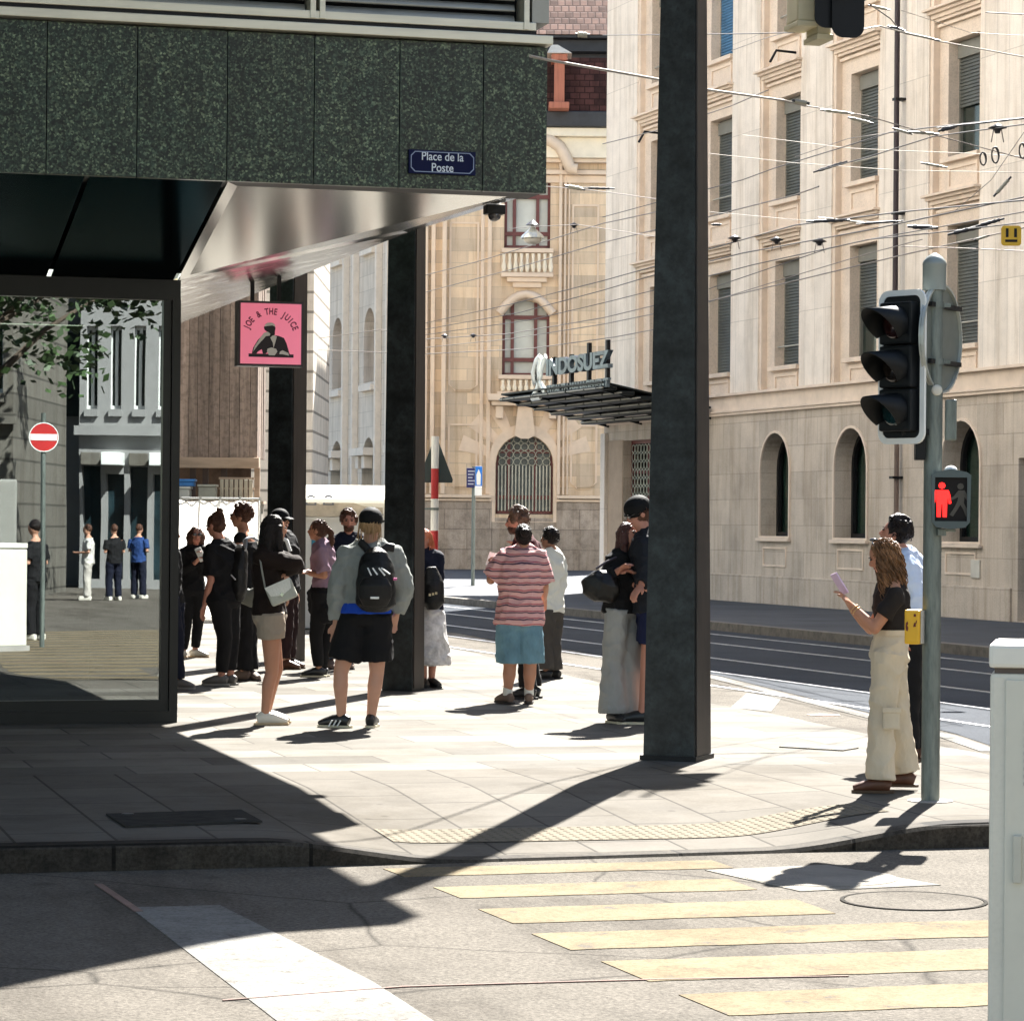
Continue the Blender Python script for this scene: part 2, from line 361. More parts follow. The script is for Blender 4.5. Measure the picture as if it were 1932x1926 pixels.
# covers
iron = M('cast_iron', (.040, .038, .034), .9, .0, spec=.02, var=.2, vs=9); iron2 = M('worn_iron', (.36, .35, .33), .35, .8, var=.2, vs=9, bump=.3, bs=60)
def disc(mb, c, r, z0, z1, n=40): mb.prism([(c[0]+r*math.cos(2*math.pi*i/n), c[1]+r*math.sin(2*math.pi*i/n)) for i in range(n)], z0, z1, axis='z')
def cover(px, r, label, mat=iron):
    c = gp(*px, RZ); t = thing('manhole_cover', label, 'manhole cover', Matrix.Translation((c.x, c.y, RZ)), 'manhole covers in the roadway')
    m = MB(); n = 48
    o_ = [(c.x+r*math.cos(2*math.pi*i/n), c.y+r*math.sin(2*math.pi*i/n)) for i in range(n)]; i_ = [(c.x+(r-.018)*math.cos(2*math.pi*i/n), c.y+(r-.018)*math.sin(2*math.pi*i/n)) for i in range(n)]
    m.prism([o_, i_], RZ-.01, RZ+.006, axis='z'); m.build('frame', mat, t)
    m = MB(); disc(m, c, r-.022, RZ-.01, RZ+.005, n); m.build('lid', asph if mat is iron else mat, t)
cover((1724, 1700), .36, 'large round manhole cover filled with asphalt on the yellow crossing at the right', iron)
cover((1554, 1349), .16, 'small brown round cover on the cycle strip by the white patch', M('brown_iron', (.16, .09, .06), .6, .5))
lt = M('checker_steel', (.215, .20, .175), .85, .0, spec=.02, var=.1, bump=.6, bs=50)
c = [gp(1330, 1642, RZ), gp(1510, 1682, RZ), gp(1775, 1670, RZ), gp(1560, 1632, RZ)]
t = thing('drain_cover', 'pale square checkered steel cover with a round lid at the kerb', 'drain cover', Matrix.Translation((*((c[0]+c[2])/2)[:2], RZ)))
m = MB(); sheet(m, c, RZ+.0045, .006); m.build('plate', lt, t)
cc = (c[0]+c[2])/2; m = MB(); disc(m, (cc.x, cc.y), .40, RZ, RZ+.0065); m.build('lid', M('lid_steel', (.225, .21, .185), .85, .0, spec=.02, bump=.6, bs=60), t)
c = [gp(200, 1538), gp(236, 1562), gp(495, 1552), gp(455, 1530)]
t = thing('utility_hatch', 'dark rectangular metal hatch set in the shaded pavement', 'hatch', Matrix.Translation((c[0].x, c[0].y, 0)))
m = MB(); sheet(m, c, .012, .01); m.build('lid', iron, t)
m = MB()
for fx in (.14, .86):
    q = c[0].lerp(c[2], fx); disc(m, q, .035, .005, .018, 12)
m.build('lifting_eyes', M('dark_iron', (.05, .05, .05), .6, .5), t)
c = [gp(1470, 1410), gp(1490, 1403), gp(1620, 1412), gp(1590, 1417)]
t = thing('utility_plate', 'bright worn metal plate set in the sunlit pavement by the crossing', 'utility plate', Matrix.Translation((c[0].x, c[0].y, 0)))
m = MB(); sheet(m, c, .01, .01); m.build('plate', lt, t)
# ================================================================== CORNER BUILDING (left)
FY = 20.2; EX = 5.8; ZF0, ZF1 = 4.045, 5.085
cb = thing('corner_building', 'dark green stone and glass corner building with overhanging first floor', 'building', Matrix.Translation((0, FY, 0)))
def granite():
    m, n, l, p = _nt('green_granite'); tc = n.new('ShaderNodeTexCoord').outputs['Object']
    v = n.new('ShaderNodeTexVoronoi'); v.inputs['Scale'].default_value = 76; l.new(tc, v.inputs['Vector'])
    sep = n.new('ShaderNodeSeparateColor'); l.new(v.outputs['Color'], sep.inputs[0])
    c = _ramp(n, l, sep.outputs[0], [(.008, .015, .013), (.024, .038, .031), (.075, .090, .068), (.20, .215, .15)], [.15, .5, .8, 1])
    c = _mul(n, l, c, _ramp(n, l, _noise(n, l, tc, 2.2, 4), [(.6, .75, .75), (1.1, 1.1, 1.0)], [.3, .7]))
    c2 = _ramp(n, l, _noise(n, l, tc, 26, 3, .6), [(.40,)*3, (1.3,)*3], [.35, .65])
    oi = n.new('ShaderNodeObjectInfo'); c = _mul(n, l, c, _ramp(n, l, oi.outputs['Random'], [(.80, .92, .86), (1.12, 1.26, 1.16)]))
    c = _mul(n, l, c, _ramp(n, l, _noise(n, l, tc, 2.4, 5, .7, (3, 3, .3)), [(.62,)*3, (1,)*3, (1.2,)*3], [.35, .5, .72]))
    c = _mul(n, l, c, c2)
    l.new(c, p.inputs['Base Color']); p.inputs['Roughness'].default_value = .32; p.inputs['Specular IOR Level'].default_value = .35
    b = n.new('ShaderNodeBump'); b.inputs['Strength'].default_value = .35; b.inputs['Distance'].default_value = .004; l.new(_noise(n, l, tc, 30, 3), b.inputs['Height']); l.new(b.outputs[0], p.inputs['Normal'])
    return m
gran = granite()
black = M('black_metal', (.010, .010, .011), .5, .0, var=.2, spec=.25)
dark_in = M('dark_interior', (.03, .032, .035), .9)
jx = [onpl(x, 300, (0, FY), (0, 1)).x for x in (87, 258, 428, 592, 753, 911)]
w0 = jx[1]-jx[0]
js = [jx[0]-w0*i for i in range(14, 0, -1)] + jx + [EX]
for a, b in zip(js, js[1:]):
    MB().box(a+.003, b-.003, FY, FY+.06, ZF0, ZF1, .004).build('fascia_panel', gran, cb)
MB().box(js[0], EX-.01, FY+.045, FY+.5, ZF0+.01, ZF1-.01).build('fascia_backing', black, cb)
MB().box(EX-.06, EX, FY+.07, 45, ZF0+.12, ZF1).build('side_fascia', gran, cb)
# window sill rails, louvres, posts above the fascia
alu = M('pale_aluminium', (.62, .60, .50), .4, .5, var=.08, vs=4, stretch=(.3, 4, 4)); alu_d = M('grey_aluminium', (.30, .30, .27), .45, .5, var=.1)
zz = ZF1
MB().box(-12, EX+.02, FY-.07, FY+.3, zz+.012, zz+.075, .006).build('sill_rail', alu, cb)
MB().box(-12, EX-.1, FY-.03, FY+.3, zz+.076, zz+.105).build('sill_gap', black, cb)
MB().box(-12, EX-.1, FY-.05, FY+.3, zz+.106, zz+.165, .006).build('upper_rail', alu, cb)
m = MB()
px590 = onpl(597, 30, (0, FY), (0, 1)).x; px990 = onpl(990, 30, (0, FY), (0, 1)).x
for i in range(34):
    z = zz+.20+.078*i
    for a, b in ((-12, px590-.07), (px590+.05, px990-.06)):
        m.tube([(a, FY+.07, z), (b, FY+.07, z)], [(.034, .012)]*2, 8, side=(0, .5, .85))
m.build('louvre_blind', alu_d, cb)
MB().box(-12, EX-.05, FY+.2, FY+.3, zz+.17, 7.9).build('upper_glazing', black, cb)
for a in (px590-.055, px590+.012, px990-.02):
    MB().box(a, a+.04, FY-.06, FY+.16, zz+.11, 7.9, .004).build('blind_rail', alu, cb)
MB().box(px990+.05, EX+.0, FY-.02, FY+.3, zz+.17, 7.9).build('corner_post', alu_d, cb)
MB().box(EX-.3, EX, FY+.301, 45, zz, 7.9).build('side_glazing', black, cb)
# polished metal soffit
def metal():
    m, n, l, p = _nt('polished_soffit'); tc = n.new('ShaderNodeTexCoord').outputs['Object']
    p.inputs['Base Color'].default_value = (.78, .78, .74, 1); p.inputs['Metallic'].default_value = 1; p.inputs['Roughness'].default_value = .15
    b = n.new('ShaderNodeBump'); b.inputs['Strength'].default_value = .10; b.inputs['Distance'].default_value = .05; l.new(_noise(n, l, tc, .4, 0), b.inputs['Height']); l.new(b.outputs[0], p.inputs['Normal'])
    return m
met = metal(); met_d = met.copy(); met_d.name = 'dark_reflection_soffit'; met_d.node_tree.nodes['Principled BSDF'].inputs['Base Color'].default_value = (.025, .034, .038, 1); met_d.node_tree.nodes['Principled BSDF'].inputs['Specular Tint'].default_value = (.22, .26, .28, 1)  # dark copy for the left panels: their dark reflection is put into the colour
def metal2():
    m, n, l, p = _nt('rippled_soffit'); tc = n.new('ShaderNodeTexCoord').outputs['Object']
    p.inputs['Base Color'].default_value = (.5, .48, .44, 1); p.inputs['Metallic'].default_value = 1; p.inputs['Roughness'].default_value = .18
    b = n.new('ShaderNodeBump'); b.inputs['Strength'].default_value = .5; b.inputs['Distance'].default_value = .08; l.new(_noise(n, l, tc, 1.6, 3, .6, (1, .5, 1)), b.inputs['Height']); l.new(b.outputs[0], p.inputs['Normal'])
    return m
met2 = metal2()
GY = 24.55; GX = 3.86; ZG = 3.70; ZS = 4.15
def quad(name, pts, mat, off=.02):
    pts = [Vector(p) for p in pts]; n = (pts[1]-pts[0]).cross(pts[2]-pts[0]).normalized()
    if n.z < 0: n = -n
    mb = MB(); k = len(pts)
    mb.add([p for p in pts]+[p+n*off for p in pts], [tuple(range(k)), tuple(range(2*k-1, k-1, -1))]+[(i, (i+1) % k, (i+1) % k+k, i+k) for i in range(k)])
    return mb.build(name, mat, cb)
A1 = onpl(430, 345, (0, FY), (0, 1)); A0 = onpl(168, 335, (0, FY), (0, 1)); B0 = onpl(92, 515, (0, GY), (0, 1))
A1 = (A1.x, FY+.03, ZF0+.02); A0 = (A0.x, FY+.03, ZF0+.02); Cn = (GX-.04, GY, ZG); B0 = (B0.x, GY, ZG)
g = .018
quad('soffit_panel', [(A1[0]+g, A1[1], A1[2]), (EX-.03, FY+.03, ZF0+.02), (EX-.03, GY-.2, ZS), (Cn[0]+g, Cn[1], ZG)], met)
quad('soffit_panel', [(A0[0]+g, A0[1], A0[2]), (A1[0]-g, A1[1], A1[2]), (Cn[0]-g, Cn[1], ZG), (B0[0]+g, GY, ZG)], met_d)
pA, pB = A0, B0
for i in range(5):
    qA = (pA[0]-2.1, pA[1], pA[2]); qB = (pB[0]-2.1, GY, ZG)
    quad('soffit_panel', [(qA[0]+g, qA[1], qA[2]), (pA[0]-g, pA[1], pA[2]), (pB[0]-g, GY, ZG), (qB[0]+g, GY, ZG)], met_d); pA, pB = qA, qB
quad('soffit_backing', [(-12, FY+.05, ZF0+.08), (EX-.05, FY+.05, ZF0+.08), (EX-.05, GY, ZS+.06), (GX, GY+.02, ZG+.06), (-12, GY+.02, ZG+.06)], black)
quad('side_soffit', [(EX-.03, GY-.2, ZS), (EX-.03, 45, ZS), (GX-.02, 45, ZG), (GX-.02, GY, ZG)], met2)
# shopfront: frame and pane
fr = M('shopfront_frame', (.010, .012, .012), .35, .0, var=.15, spec=.3)
m = MB()
m.box(-12, GX, GY-.05, GY+.1, 0.002, .10).box(-12, GX-.0, GY-.02, GY+.1, .10, .19)
m.box(-12, GX, GY-.04, GY+.1, ZG-.17, ZG-.001)
m.box(GX-.14, GX-.075, GY-.03, GY+.1, .19, ZG-.17).box(GX-.07, GX+.0, GY-.06, GY+.08, .10, ZG-.17)
m.build('shop_window_frame', fr, cb)
def pane_mat():
    m, n, l, p = _nt('shop_glass'); out = n['Material Output']
    gl = n.new('ShaderNodeBsdfGlossy'); gl.inputs['Roughness'].default_value = .004; gl.inputs['Color'].default_value = (.84, .90, .92, 1)
    tr = n.new('ShaderNodeBsdfTransparent'); tr.inputs['Color'].default_value = (.5, .56, .54, 1)
    tc = n.new('ShaderNodeTexCoord').outputs['Object']
    b = n.new('ShaderNodeBump'); b.inputs['Strength'].default_value = .012; b.inputs['Distance'].default_value = .04; l.new(_noise(n, l, tc, .7, 1), b.inputs['Height']); l.new(b.outputs[0], gl.inputs['Normal'])
    mx = n.new('ShaderNodeMixShader'); mx.inputs[0].default_value = .30; l.new(tr.outputs[0], mx.inputs[1]); l.new(gl.outputs[0], mx.inputs[2]); l.new(mx.outputs[0], out.inputs[0]); return m
glass = pane_mat()
MB().box(-12, GX-.13, GY+.02, GY+.03, .185, ZG-.165).build('shop_window_pane', glass, cb)
m = MB(); m.box(-12, GX-.02, 30, 30.1, 0, 3.65).box(-12, GX-.02, GY+.12, 30, 3.66, 3.69).box(GX-.04, GX-.01, GY+.12, 45, 0, 3.69).box(-12.1, -12, GY, 30, 0, 3.65)
m.build('interior_walls', dark_in, cb)
m = MB(); m.box(-12, GX-.05, GY+.12, 30, -.01, .015).build('interior_floor', M('shop_floor', (.12, .1, .085), .5), cb)
# free standing roof on columns, over the frame
roof_m = M('canopy_concrete', (.34, .33, .30), .8)
m = MB(); m.prism([(7.34, 20.17), (6.72, 20.0), (6.38, 19.73), (5.13, 18.42), (-6.5, 6.0), (-14, 6), (-14, 60), (7.34, 60)], 7.92, 8.25, axis='z'); m.build('roof_slab', roof_m, cb)
# unseen upper storeys over the roof, added to bounce sunlight onto the bank
us = M('bounce_stone', (.84, .80, .73), .8, var=.04)
MB().box(-14, 5.75, 25, 62, 8.26, 30).build('bounce_wall', us, cb)
m = MB()
for i in range(9):
    for j in range(5): m.box(5.76, 5.8, 27.5+3.5*i, 28.4+3.5*i, 9.5+3.9*j, 11.4+3.9*j)
m.build('upper_windows', black, cb); cb.children[-1]['kind'] = 'stuff'
# steel columns
col_m = M('patinated_steel', (.015, .0195, .0205), .45, .0, var=1.1, vs=4.5, bump=.2, bs=12, fine=.4, fs=22, spec=.35)
col_b = M('brown_steel', (.030, .023, .019), .55, .0, var=.4, vs=2, stretch=(3, 3, .6))
def column(px, py, w, top, label, base=True, rot=39):
    c = gp(px, py); R = Matrix.Rotation(math.radians(-rot), 4, 'Z')
    Mx = Matrix.Translation((c.x, c.y+.22, 0)) @ R
    t = thing('steel_column', label, 'column', Mx, 'square steel columns of the arcade')
    h = w/2; ht = h*top
    m = MB(Mx); m.add([(-h, -h, 0), (h, -h, 0), (h, h, 0), (-h, h, 0), (-ht, -ht, 7.93), (ht, -ht, 7.93), (ht, ht, 7.93), (-ht, ht, 7.93)], [(0, 1, 5, 4), (1, 2, 6, 5), (2, 3, 7, 6), (3, 0, 4, 7), (0, 3, 2, 1), (4, 5, 6, 7)])
    m.build('shaft', col_m, t)
    e = .012; f = .03
    m = MB(Mx); m.add([(h+.001, -h+f, .03), (h+e, -h+f, .03), (h+e, h-f, .03), (h+.001, h-f, .03), (ht+.001, -ht+f*top, 7.9), (ht+e, -ht+f*top, 7.9), (ht+e, ht-f*top, 7.9), (ht+.001, ht-f*top, 7.9)], [(0, 1, 5, 4), (1, 2, 6, 5), (2, 3, 7, 6), (3, 0, 4, 7), (0, 3, 2, 1), (4, 5, 6, 7)])
    m.build('cover_strip', col_b, t)
    if base: MB(Mx).box(-h-.02, h+.02, -h-.02, h+.02, .001, .035).build('base_plate', black, t)
column(1296, 1436, .385, .53, 'near tall tapering dark steel column right of the street name sign', rot=37)
column(770, 1304, .325, .80, 'middle dark steel column behind the person with the backpack', False, rot=36)
column(545, 1249, .34, .93, 'farthest dark steel column behind the pink shop sign', False, rot=44)
# ------------------------------------------------ street name plate
p0 = onpl(770, 280, (0, FY), (0, 1)); p1 = onpl(895, 333, (0, FY), (0, 1))
sx, sz, sw, shh = (p0.x+p1.x)/2, (p0.z+p1.z)/2-.005, (p1.x-p0.x), abs(p0.z-p1.z)*.93
Mx = basis((sx, FY-.03, sz), (1, 0, 0), (0, 0, 1), (0, -1, 0))
t = thing('street_sign', 'dark blue enamel street name sign fixed to the green stone', 'street sign', Mx)
def chamf(w, h, c): return [(-w+c, -h), (w-c, -h), (w, -h+c), (w, h-c), (w-c, h), (-w+c, h), (-w, h-c), (-w, -h+c)]
m = MB(Mx); m.prism(rect(-sw/2, sw/2, -shh/2, shh/2), -.028, .002, axis='z'); m.build('plate', M('navy_enamel', (.003, .006, .040), .6, var=.05, spec=.15), t)
lb = M('sign_lettering', (.62, .68, .74), .4, var=.03)
m = MB(Mx); w2, h2 = sw/2-.012, shh/2-.010; m.prism([chamf(w2, h2, .03), chamf(w2-.006, h2-.006, .028)], .002, .005, axis='z'); m.build('border', M('sign_border', (.22, .28, .42), .4, var=.03), t)
for s_, dy in (('Place de la', .038), ('Poste', -.040)):
    m = MB(); m.add(*text_mesh(s_, .084, Mx @ Matrix.Translation((0, dy, .003)), .001, .0006, .86))
    # thick stems give the lettering its high contrast face
    m.build('lettering', lb, t)
# ------------------------------------------------ pink shop sign
Zs = 28.4; q0 = at(447, 563, Zs); q1 = at(575, 697, Zs)
W = (q1.x-q0.x); H = q0.z-q1.z; cx, cy, cz = (q0.x+q1.x)/2, (q0.y+q1.y)/2, (q0.z+q1.z)/2
Mx = basis((cx, cy, cz), (1, 0, 0), (0, 0, 1), (0, -1, 0))
t = thing('shop_sign', 'square pink hanging sign with a seated figure under the arched shop name', 'shop sign', Mx)
H = W*.985
MB(Mx).prism([rect(-W/2, W/2, -H/2, H/2)], -.19, 0, axis='z').build('case', M('sign_case', (.018, .012, .016), .4), t)
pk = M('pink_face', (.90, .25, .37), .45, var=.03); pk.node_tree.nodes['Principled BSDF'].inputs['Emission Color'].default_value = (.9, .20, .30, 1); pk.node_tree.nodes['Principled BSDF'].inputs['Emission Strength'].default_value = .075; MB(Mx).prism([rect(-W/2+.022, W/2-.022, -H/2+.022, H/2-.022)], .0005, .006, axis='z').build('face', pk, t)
ink = M('sign_black', (.012, .006, .010), .6, var=0); mar = M('sign_maroon', (.16, .012, .05), .6, var=0); whi = M('sign_white', (.62, .60, .54), .6, var=0)
m = MB(); s_ = 'JOE & THE JUICE'; R_ = W*.40; n_ = len(s_)
for i, ch in enumerate(s_):
    if ch == ' ': continue
    a = math.radians(67) - math.radians(134)*i/(n_-1)
    Mt = Mx @ Matrix.Translation((0, -.045*W/.69, .006)) @ Matrix.Rotation(a, 4, 'Z') @ Matrix.Translation((0, R_, 0))
    m.add(*text_mesh(ch, W*.135, Mt, .001, .0025, .72))
m.build('lettering', mar, t)
def poly2(name, pts, mat, z):   # pts in sign units, 100 = full width, origin centre
    m = MB(Mx); m.prism([[(a/100*W, b/100*H) for a, b in pts]], z, z+.002, axis='z'); return m
fig = thing
m = MB(Mx)
for pts in ([(-34, -31), (35, -31), (35, -36), (-34, -36)],
            [(-29, -30.9), (-27, -22), (-20, -10), (-12, -2), (-6, 2), (4, -2), (12, -3), (20, -6), (24, -14), (27, -24), (29, -30.9), (8, -30.9), (4, -27), (-4, -27), (-8, -30.9), (-12, -30.9), (-14, -24), (-20, -28), (-22, -30.9)],
            [(-10, 6), (-11, 10), (-8, 14), (0, 16), (5, 13), (7, 9), (6, 4), (6, -1), (2, -4), (-3, -2), (-6, 3)]):
    m.prism([[(a/100*W, b/100*H) for a, b in pts]], .0062, .0082, axis='z')
m.build('figure_ink', ink, t)
m = MB(Mx)
for pts in ([(-10, 11), (-9, 14), (-5, 17), (2, 17), (6, 14), (7, 11), (2, 13), (-4, 12)],
            [(-16, -6), (-11, 1), (-5, 3), (-1, 0), (-2, -3), (-8, -4), (-12, -9), (-15, -12), (-20, -18), (-25, -25), (-27, -28), (-25, -20)],
            [(-1, -6), (2, -3), (5, -2), (9, -4), (7, -12), (4, -22), (3, -14)],
            [(-6, -27), (-5, -23), (1, -21), (8, -23), (10, -27), (6, -33), (-3, -33)],
            [(14, -27), (18, -25), (27, -29), (28, -33), (23, -32), (18, -31), (13, -31)]):
    m.prism([[(a/100*W, b/100*H) for a, b in pts]], .0083, .0100, axis='z')
m.build('figure_highlights', whi, t)
for dx in (-.52, .30):
    MB(Mx).box(dx*W/2-.02*0-.018, dx*W/2+.018, H/2, H/2+.28, -.12, -.085).build('hanger', black, t)
# ------------------------------------------------ camera under the soffit edge
c = at(933, 402, wr(933, 402) and 5.74/wr(933, 402).x)
Mx = Matrix.Translation(c)
t = thing('security_camera', 'small black camera fixed under the edge of the soffit', 'camera', Mx)
m = MB(Mx); m.box(-.075, .075, -.05, .06, -.012, .06, .01).build('bracket', black, t)
m = MB(Mx); m.ball((0, 0, -.02), (.05, .05, .045)); m.build('dome', M('camera_dome', (.05, .045, .05), .15, coat=1), t)
# ================================================================== BANK (right)
BO = Vector((21.546, 69.717, 0)); bt = Vector((.04826, -.99884, 0)); bin_ = Vector((.99884, .04826, 0))
BM = basis(BO, bt, bin_, (0, 0, 1))
bank = thing('bank_building', 'long beige stone bank with roller shutters and arched ground floor windows', 'building', BM)
SC = (.66, .565, .465)
st_base = ashlar('bank_ashlar', SC, 1.02, .56, .011, var=.1, rough=.85, isl=(.80, .98), stain=.18, vs=.9, mk=.70, off=.37, bump=.2, speck=.2)
st_pil = ashlar('bank_pilaster_stone', (.82, .735, .64), .47, 2.05, .008, rough=.8, isl=(.92, 1.04), stain=.10, vs=2, mk=.70, off=0, bump=.1, speck=.12)
st_bay = M('bank_bay_stone', (.70, .58, .47), .85, var=.10, vs=1.5, fine=.15, fs=30)
st_trim = M('bank_moulding_stone', (.70, .575, .46), .85, var=.10, vs=2)
shut = M('roller_shutter', (.075, .080, .070), .6, var=.2, vs=1.5)
shbox = M('shutter_box', (.17, .165, .14), .7, var=.08)
LEN = 62.
blue_sh = M('blue_shutter', (.05, .15, .27), .5, var=.2); M_rail = M('pale_rail', (.42, .40, .34), .5, .3)  # blue for a single shutter, grey-green for the rest
bays = [(2.14, 4.36), (5.93, 8.15), (9.70, 11.92), (13.49, 15.75), (17.92, 20.04), (22.2, 24.4), (26.3, 28.5), (30.4, 32.6), (34.5, 36.7), (38.6, 40.8), (42.7, 44.9), (46.8, 49), (51, 53.2)]
rowsz = [(5.08, 7.34, 7.90), (8.62, 10.82, 11.42), (12.16, 14.36, 14.95), (15.7, 17.6, 18.1)]
ZB = 4.57
# ground floor wall with openings
arcs = [(10.72, .77, 1.45, 3.65), (14.55, .77, 1.44, 3.65), (19.40, .77, 1.41, 3.65)] + [(23.9+4.1*i+.9, .77, 1.42, 3.65) for i in range(6)]
op = [arch(*a) for a in arcs] + [rect(21.6+.02, 23.2, .02, 2.92), rect(1.42, 3.9, .02, 3.70)]
MB(BM).prism([rect(0, LEN, -.2, 4.10)]+op, 0, .42).build('ground_floor_wall', st_base, bank)
plinth = MB(BM); xs_ = [0, .35, 1.36, 1.42]
MB(BM).box(4.2, 21.4, -.04, -.001, -.1, .60, .01).box(23.4, LEN, -.04, -.001, -.1, .60, .01).build('plinth', st_base, bank)
gdark = M('bank_window_glass', (.025, .035, .030), .12, var=.3, vs=3)
green = M('green_curtain', (.035, .085, .062), .8, var=.3, vs=14, stretch=(3, 3, .1))
def awin(a, mat=None):
    cx_, hw, z0, z1 = a
    w = MB(BM); w.prism([arch(cx_, hw+.05, z0-.04, z1+.05), arch(cx_, hw-.001, z0+.001, z1-.001)], -.035, .001); w.build('arch_moulding', st_trim, bank)
    MB(BM).box(cx_-hw-.1, cx_+hw+.1, -.09, .0, z0-.11, z0-.045, .01).build('sill', st_trim, bank)
    f = MB(BM); f.prism([arch(cx_, hw, z0, z1), arch(cx_, hw-.09, z0+.09, z1-.09)], .36, .44)
    f.box(cx_-.03, cx_+.03, .37, .43, z0+.09, z1-.09)
    f = f.build('window', black, bank)
    MB(BM).box(cx_-hw, cx_+hw, .50, .52, z0, z1).build('curtain', green, f)
    MB(BM).box(cx_-hw, cx_+hw, .445, .455, z0, z1).build('pane', gthin, f)
    p_ = MB(BM); p_.prism([rect(cx_-.62, cx_+.62, .80, 1.22), rect(cx_-.58, cx_+.58, .84, 1.18)], -.02, .0); p_.build('inset_panel_frame', st_trim, bank)
def thin_glass():
    m, n, l, p = _nt('thin_glass'); out = n['Material Output']; gl = n.new('ShaderNodeBsdfGlossy'); gl.inputs['Roughness'].default_value = .03
    tr = n.new('ShaderNodeBsdfTransparent'); tr.inputs['Color'].default_value = (.75, .8, .78, 1)
    mx = n.new('ShaderNodeMixShader'); mx.inputs[0].default_value = .12; l.new(tr.outputs[0], mx.inputs[1]); l.new(gl.outputs[0], mx.inputs[2]); l.new(mx.outputs[0], out.inputs[0]); return m
gthin = thin_glass()
for a in arcs: awin(a)
# cornice between floors
m = MB(BM)
for z0, z1, d in ((4.10, 4.16, .07), (4.162, 4.20, .10), (4.202, 4.52, .04), (4.522, 4.58, .14)): m.box(-.1, LEN, -d, .4, z0, z1, .008)
m.build('cornice', st_trim, bank)
# upper wall: pilaster strips, recessed bays
edges = [0] + [e for b in bays for e in b] + [LEN]
TOP = 18.9
for i in range(0, len(edges), 2): MB(BM).box(edges[i], edges[i+1], 0, .6, ZB+.012, TOP).build('pilaster', st_pil, bank)
strips = M('moulding_shadow_line', (.33, .25, .19), .9)
for bi, (a, b) in enumerate(bays):
    ops = []; cx_ = (a+b)/2+.10
    for z0, z1, zl in rowsz: ops.append(rect(cx_-.66, cx_+.62, z0, z1))
    MB(BM).prism([rect(a+.0005, b-.0005, ZB+.012, TOP)]+ops, .16, .58).build('bay_wall', st_bay, bank)
    tr_ = MB(BM)
    tr_.box(a+.001, a+.13, .03, .16, ZB+.02, TOP-.02).box(b-.13, b-.001, .06, .16, ZB+.02, TOP-.02)
    tr_.build('bay_moulding', st_trim, bank)
    for ri, (z0, z1, zl) in enumerate(rowsz):
        # hood, sill, apron
        h = MB(BM)
        for dz0, dz1, d, e in ((-.20, -.14, .05, .10), (-.138, -.06, .0, .05), (-.058, .0, -.07, 0.), (.002, .05, -.15, -.05)): h.box(a+e, b-e, d, .15, zl+dz0, zl+dz1, .006)
        h.box(a+.15, b-.15, .09, .15, zl-.30, zl-.24, .006)
        h.build('window_hood', st_trim, bank)
        s_ = MB(BM); s_.box(cx_-.78, cx_+.74, .04, .30, z0-.10, z0-.005, .01); s_.build('sill', st_trim, bank)
        ap = MB(BM); zt_ = z0-.16; zb_ = z0-.62
        ap.prism([rect(cx_-.62, cx_+.60, zb_, zt_), rect(cx_-.55, cx_+.53, zb_+.07, zt_-.07)], .13, .16); ap.build('apron_frame', st_trim, bank)
        up = (bi*7+ri*3) % 5 == 1
        w = MB(BM).prism([rect(cx_-.66, cx_+.62, z0, z1), rect(cx_-.60, cx_+.56, z0+.05, z1-.05)], .38, .46).build('window', shbox, bank)
        MB(BM).box(cx_-.60, cx_+.56, .32, .46, z1-.33, z1-.051).build('shutter_box', shbox, w)
        drop = z0+.05 if not up else z0+1.0
        sl_ = MB(BM); z = z1-.335
        while z > drop:
            sl_.add([(cx_-.595, .385, z), (cx_+.555, .385, z), (cx_+.555, .365, z-.062), (cx_-.595, .365, z-.062), (cx_-.595, .40, z-.062), (cx_+.555, .40, z-.062), (cx_+.555, .40, z), (cx_-.595, .40, z)],
                    [(0, 1, 2, 3), (3, 2, 5, 4), (6, 7, 4, 5), (0, 7, 6, 1)]); z -= .066
        sl_.build('shutter', blue_sh if (bi == 1 and ri == 2) else shut, w)
        MB(BM).box(cx_-.595, cx_+.555, .44, .45, z0+.05, z1-.34).build('pane', gdark, w)
        rl = MB(BM); rl.tube([(cx_-.66, .24, z0+.42), (cx_+.62, .24, z0+.42)], .018, 6); rl.build('guard_rail', M_rail, w) if (bi+ri) % 2 == 0 else None

MB(BM).box(-.25, LEN+.2, -.5, 12, TOP, TOP+.5, .03).build('roof_cornice', st_trim, bank)
MB(BM).box(0, LEN, .61, 12, 0, TOP-.002).build('core_wall', st_pil, bank)
# portal under the canopy
m = MB(BM); m.box(.02, .33, -.10, -.001, 0, 3.9, .01); m.build('portal_pilaster', st_pil, bank)
m = MB(BM); m.box(.36, 1.40, -.02, .0, 0, 3.72, .004); m.build('portal_pier', M('portal_pier_stone', (.36, .27, .19), .8, var=.1), bank)
redf = M('oxblood_frame', (.13, .028, .024), .5, var=.1)
f = MB(BM); f.prism([rect(1.42, 3.9, .4, 3.70), rect(1.52, 2.55, .5, 2.9), rect(2.65, 3.8, .5, 2.9), rect(1.52, 2.55, 3.0, 3.62), rect(2.65, 3.8, 3.0, 3.62)], .2, .28); f = f.build('window', redf, bank)
lat = M('wrought_lattice', (.42, .42, .34), .5, .3)
def lattice(mb, x0, x1, z0, z1, y, st=.2, r=.014):
    nx = max(1, round((x1-x0)/st)); nz = max(1, round((z1-z0)/st)); dx = (x1-x0)/nx; dz = (z1-z0)/nz
    for i in range(nx):
        for j in range(nz):
            cx_, cz_ = x0+dx*(i+.5), z0+dz*(j+.5)
            mb.tube([(cx_+.5*dx*math.cos(w*math.pi/4), y, cz_+.5*dz*math.sin(w*math.pi/4)) for w in range(9)], r, 4, cap=False)
m = MB(BM); lattice(m, 1.52, 3.8, 1.6, 3.6, .18); 
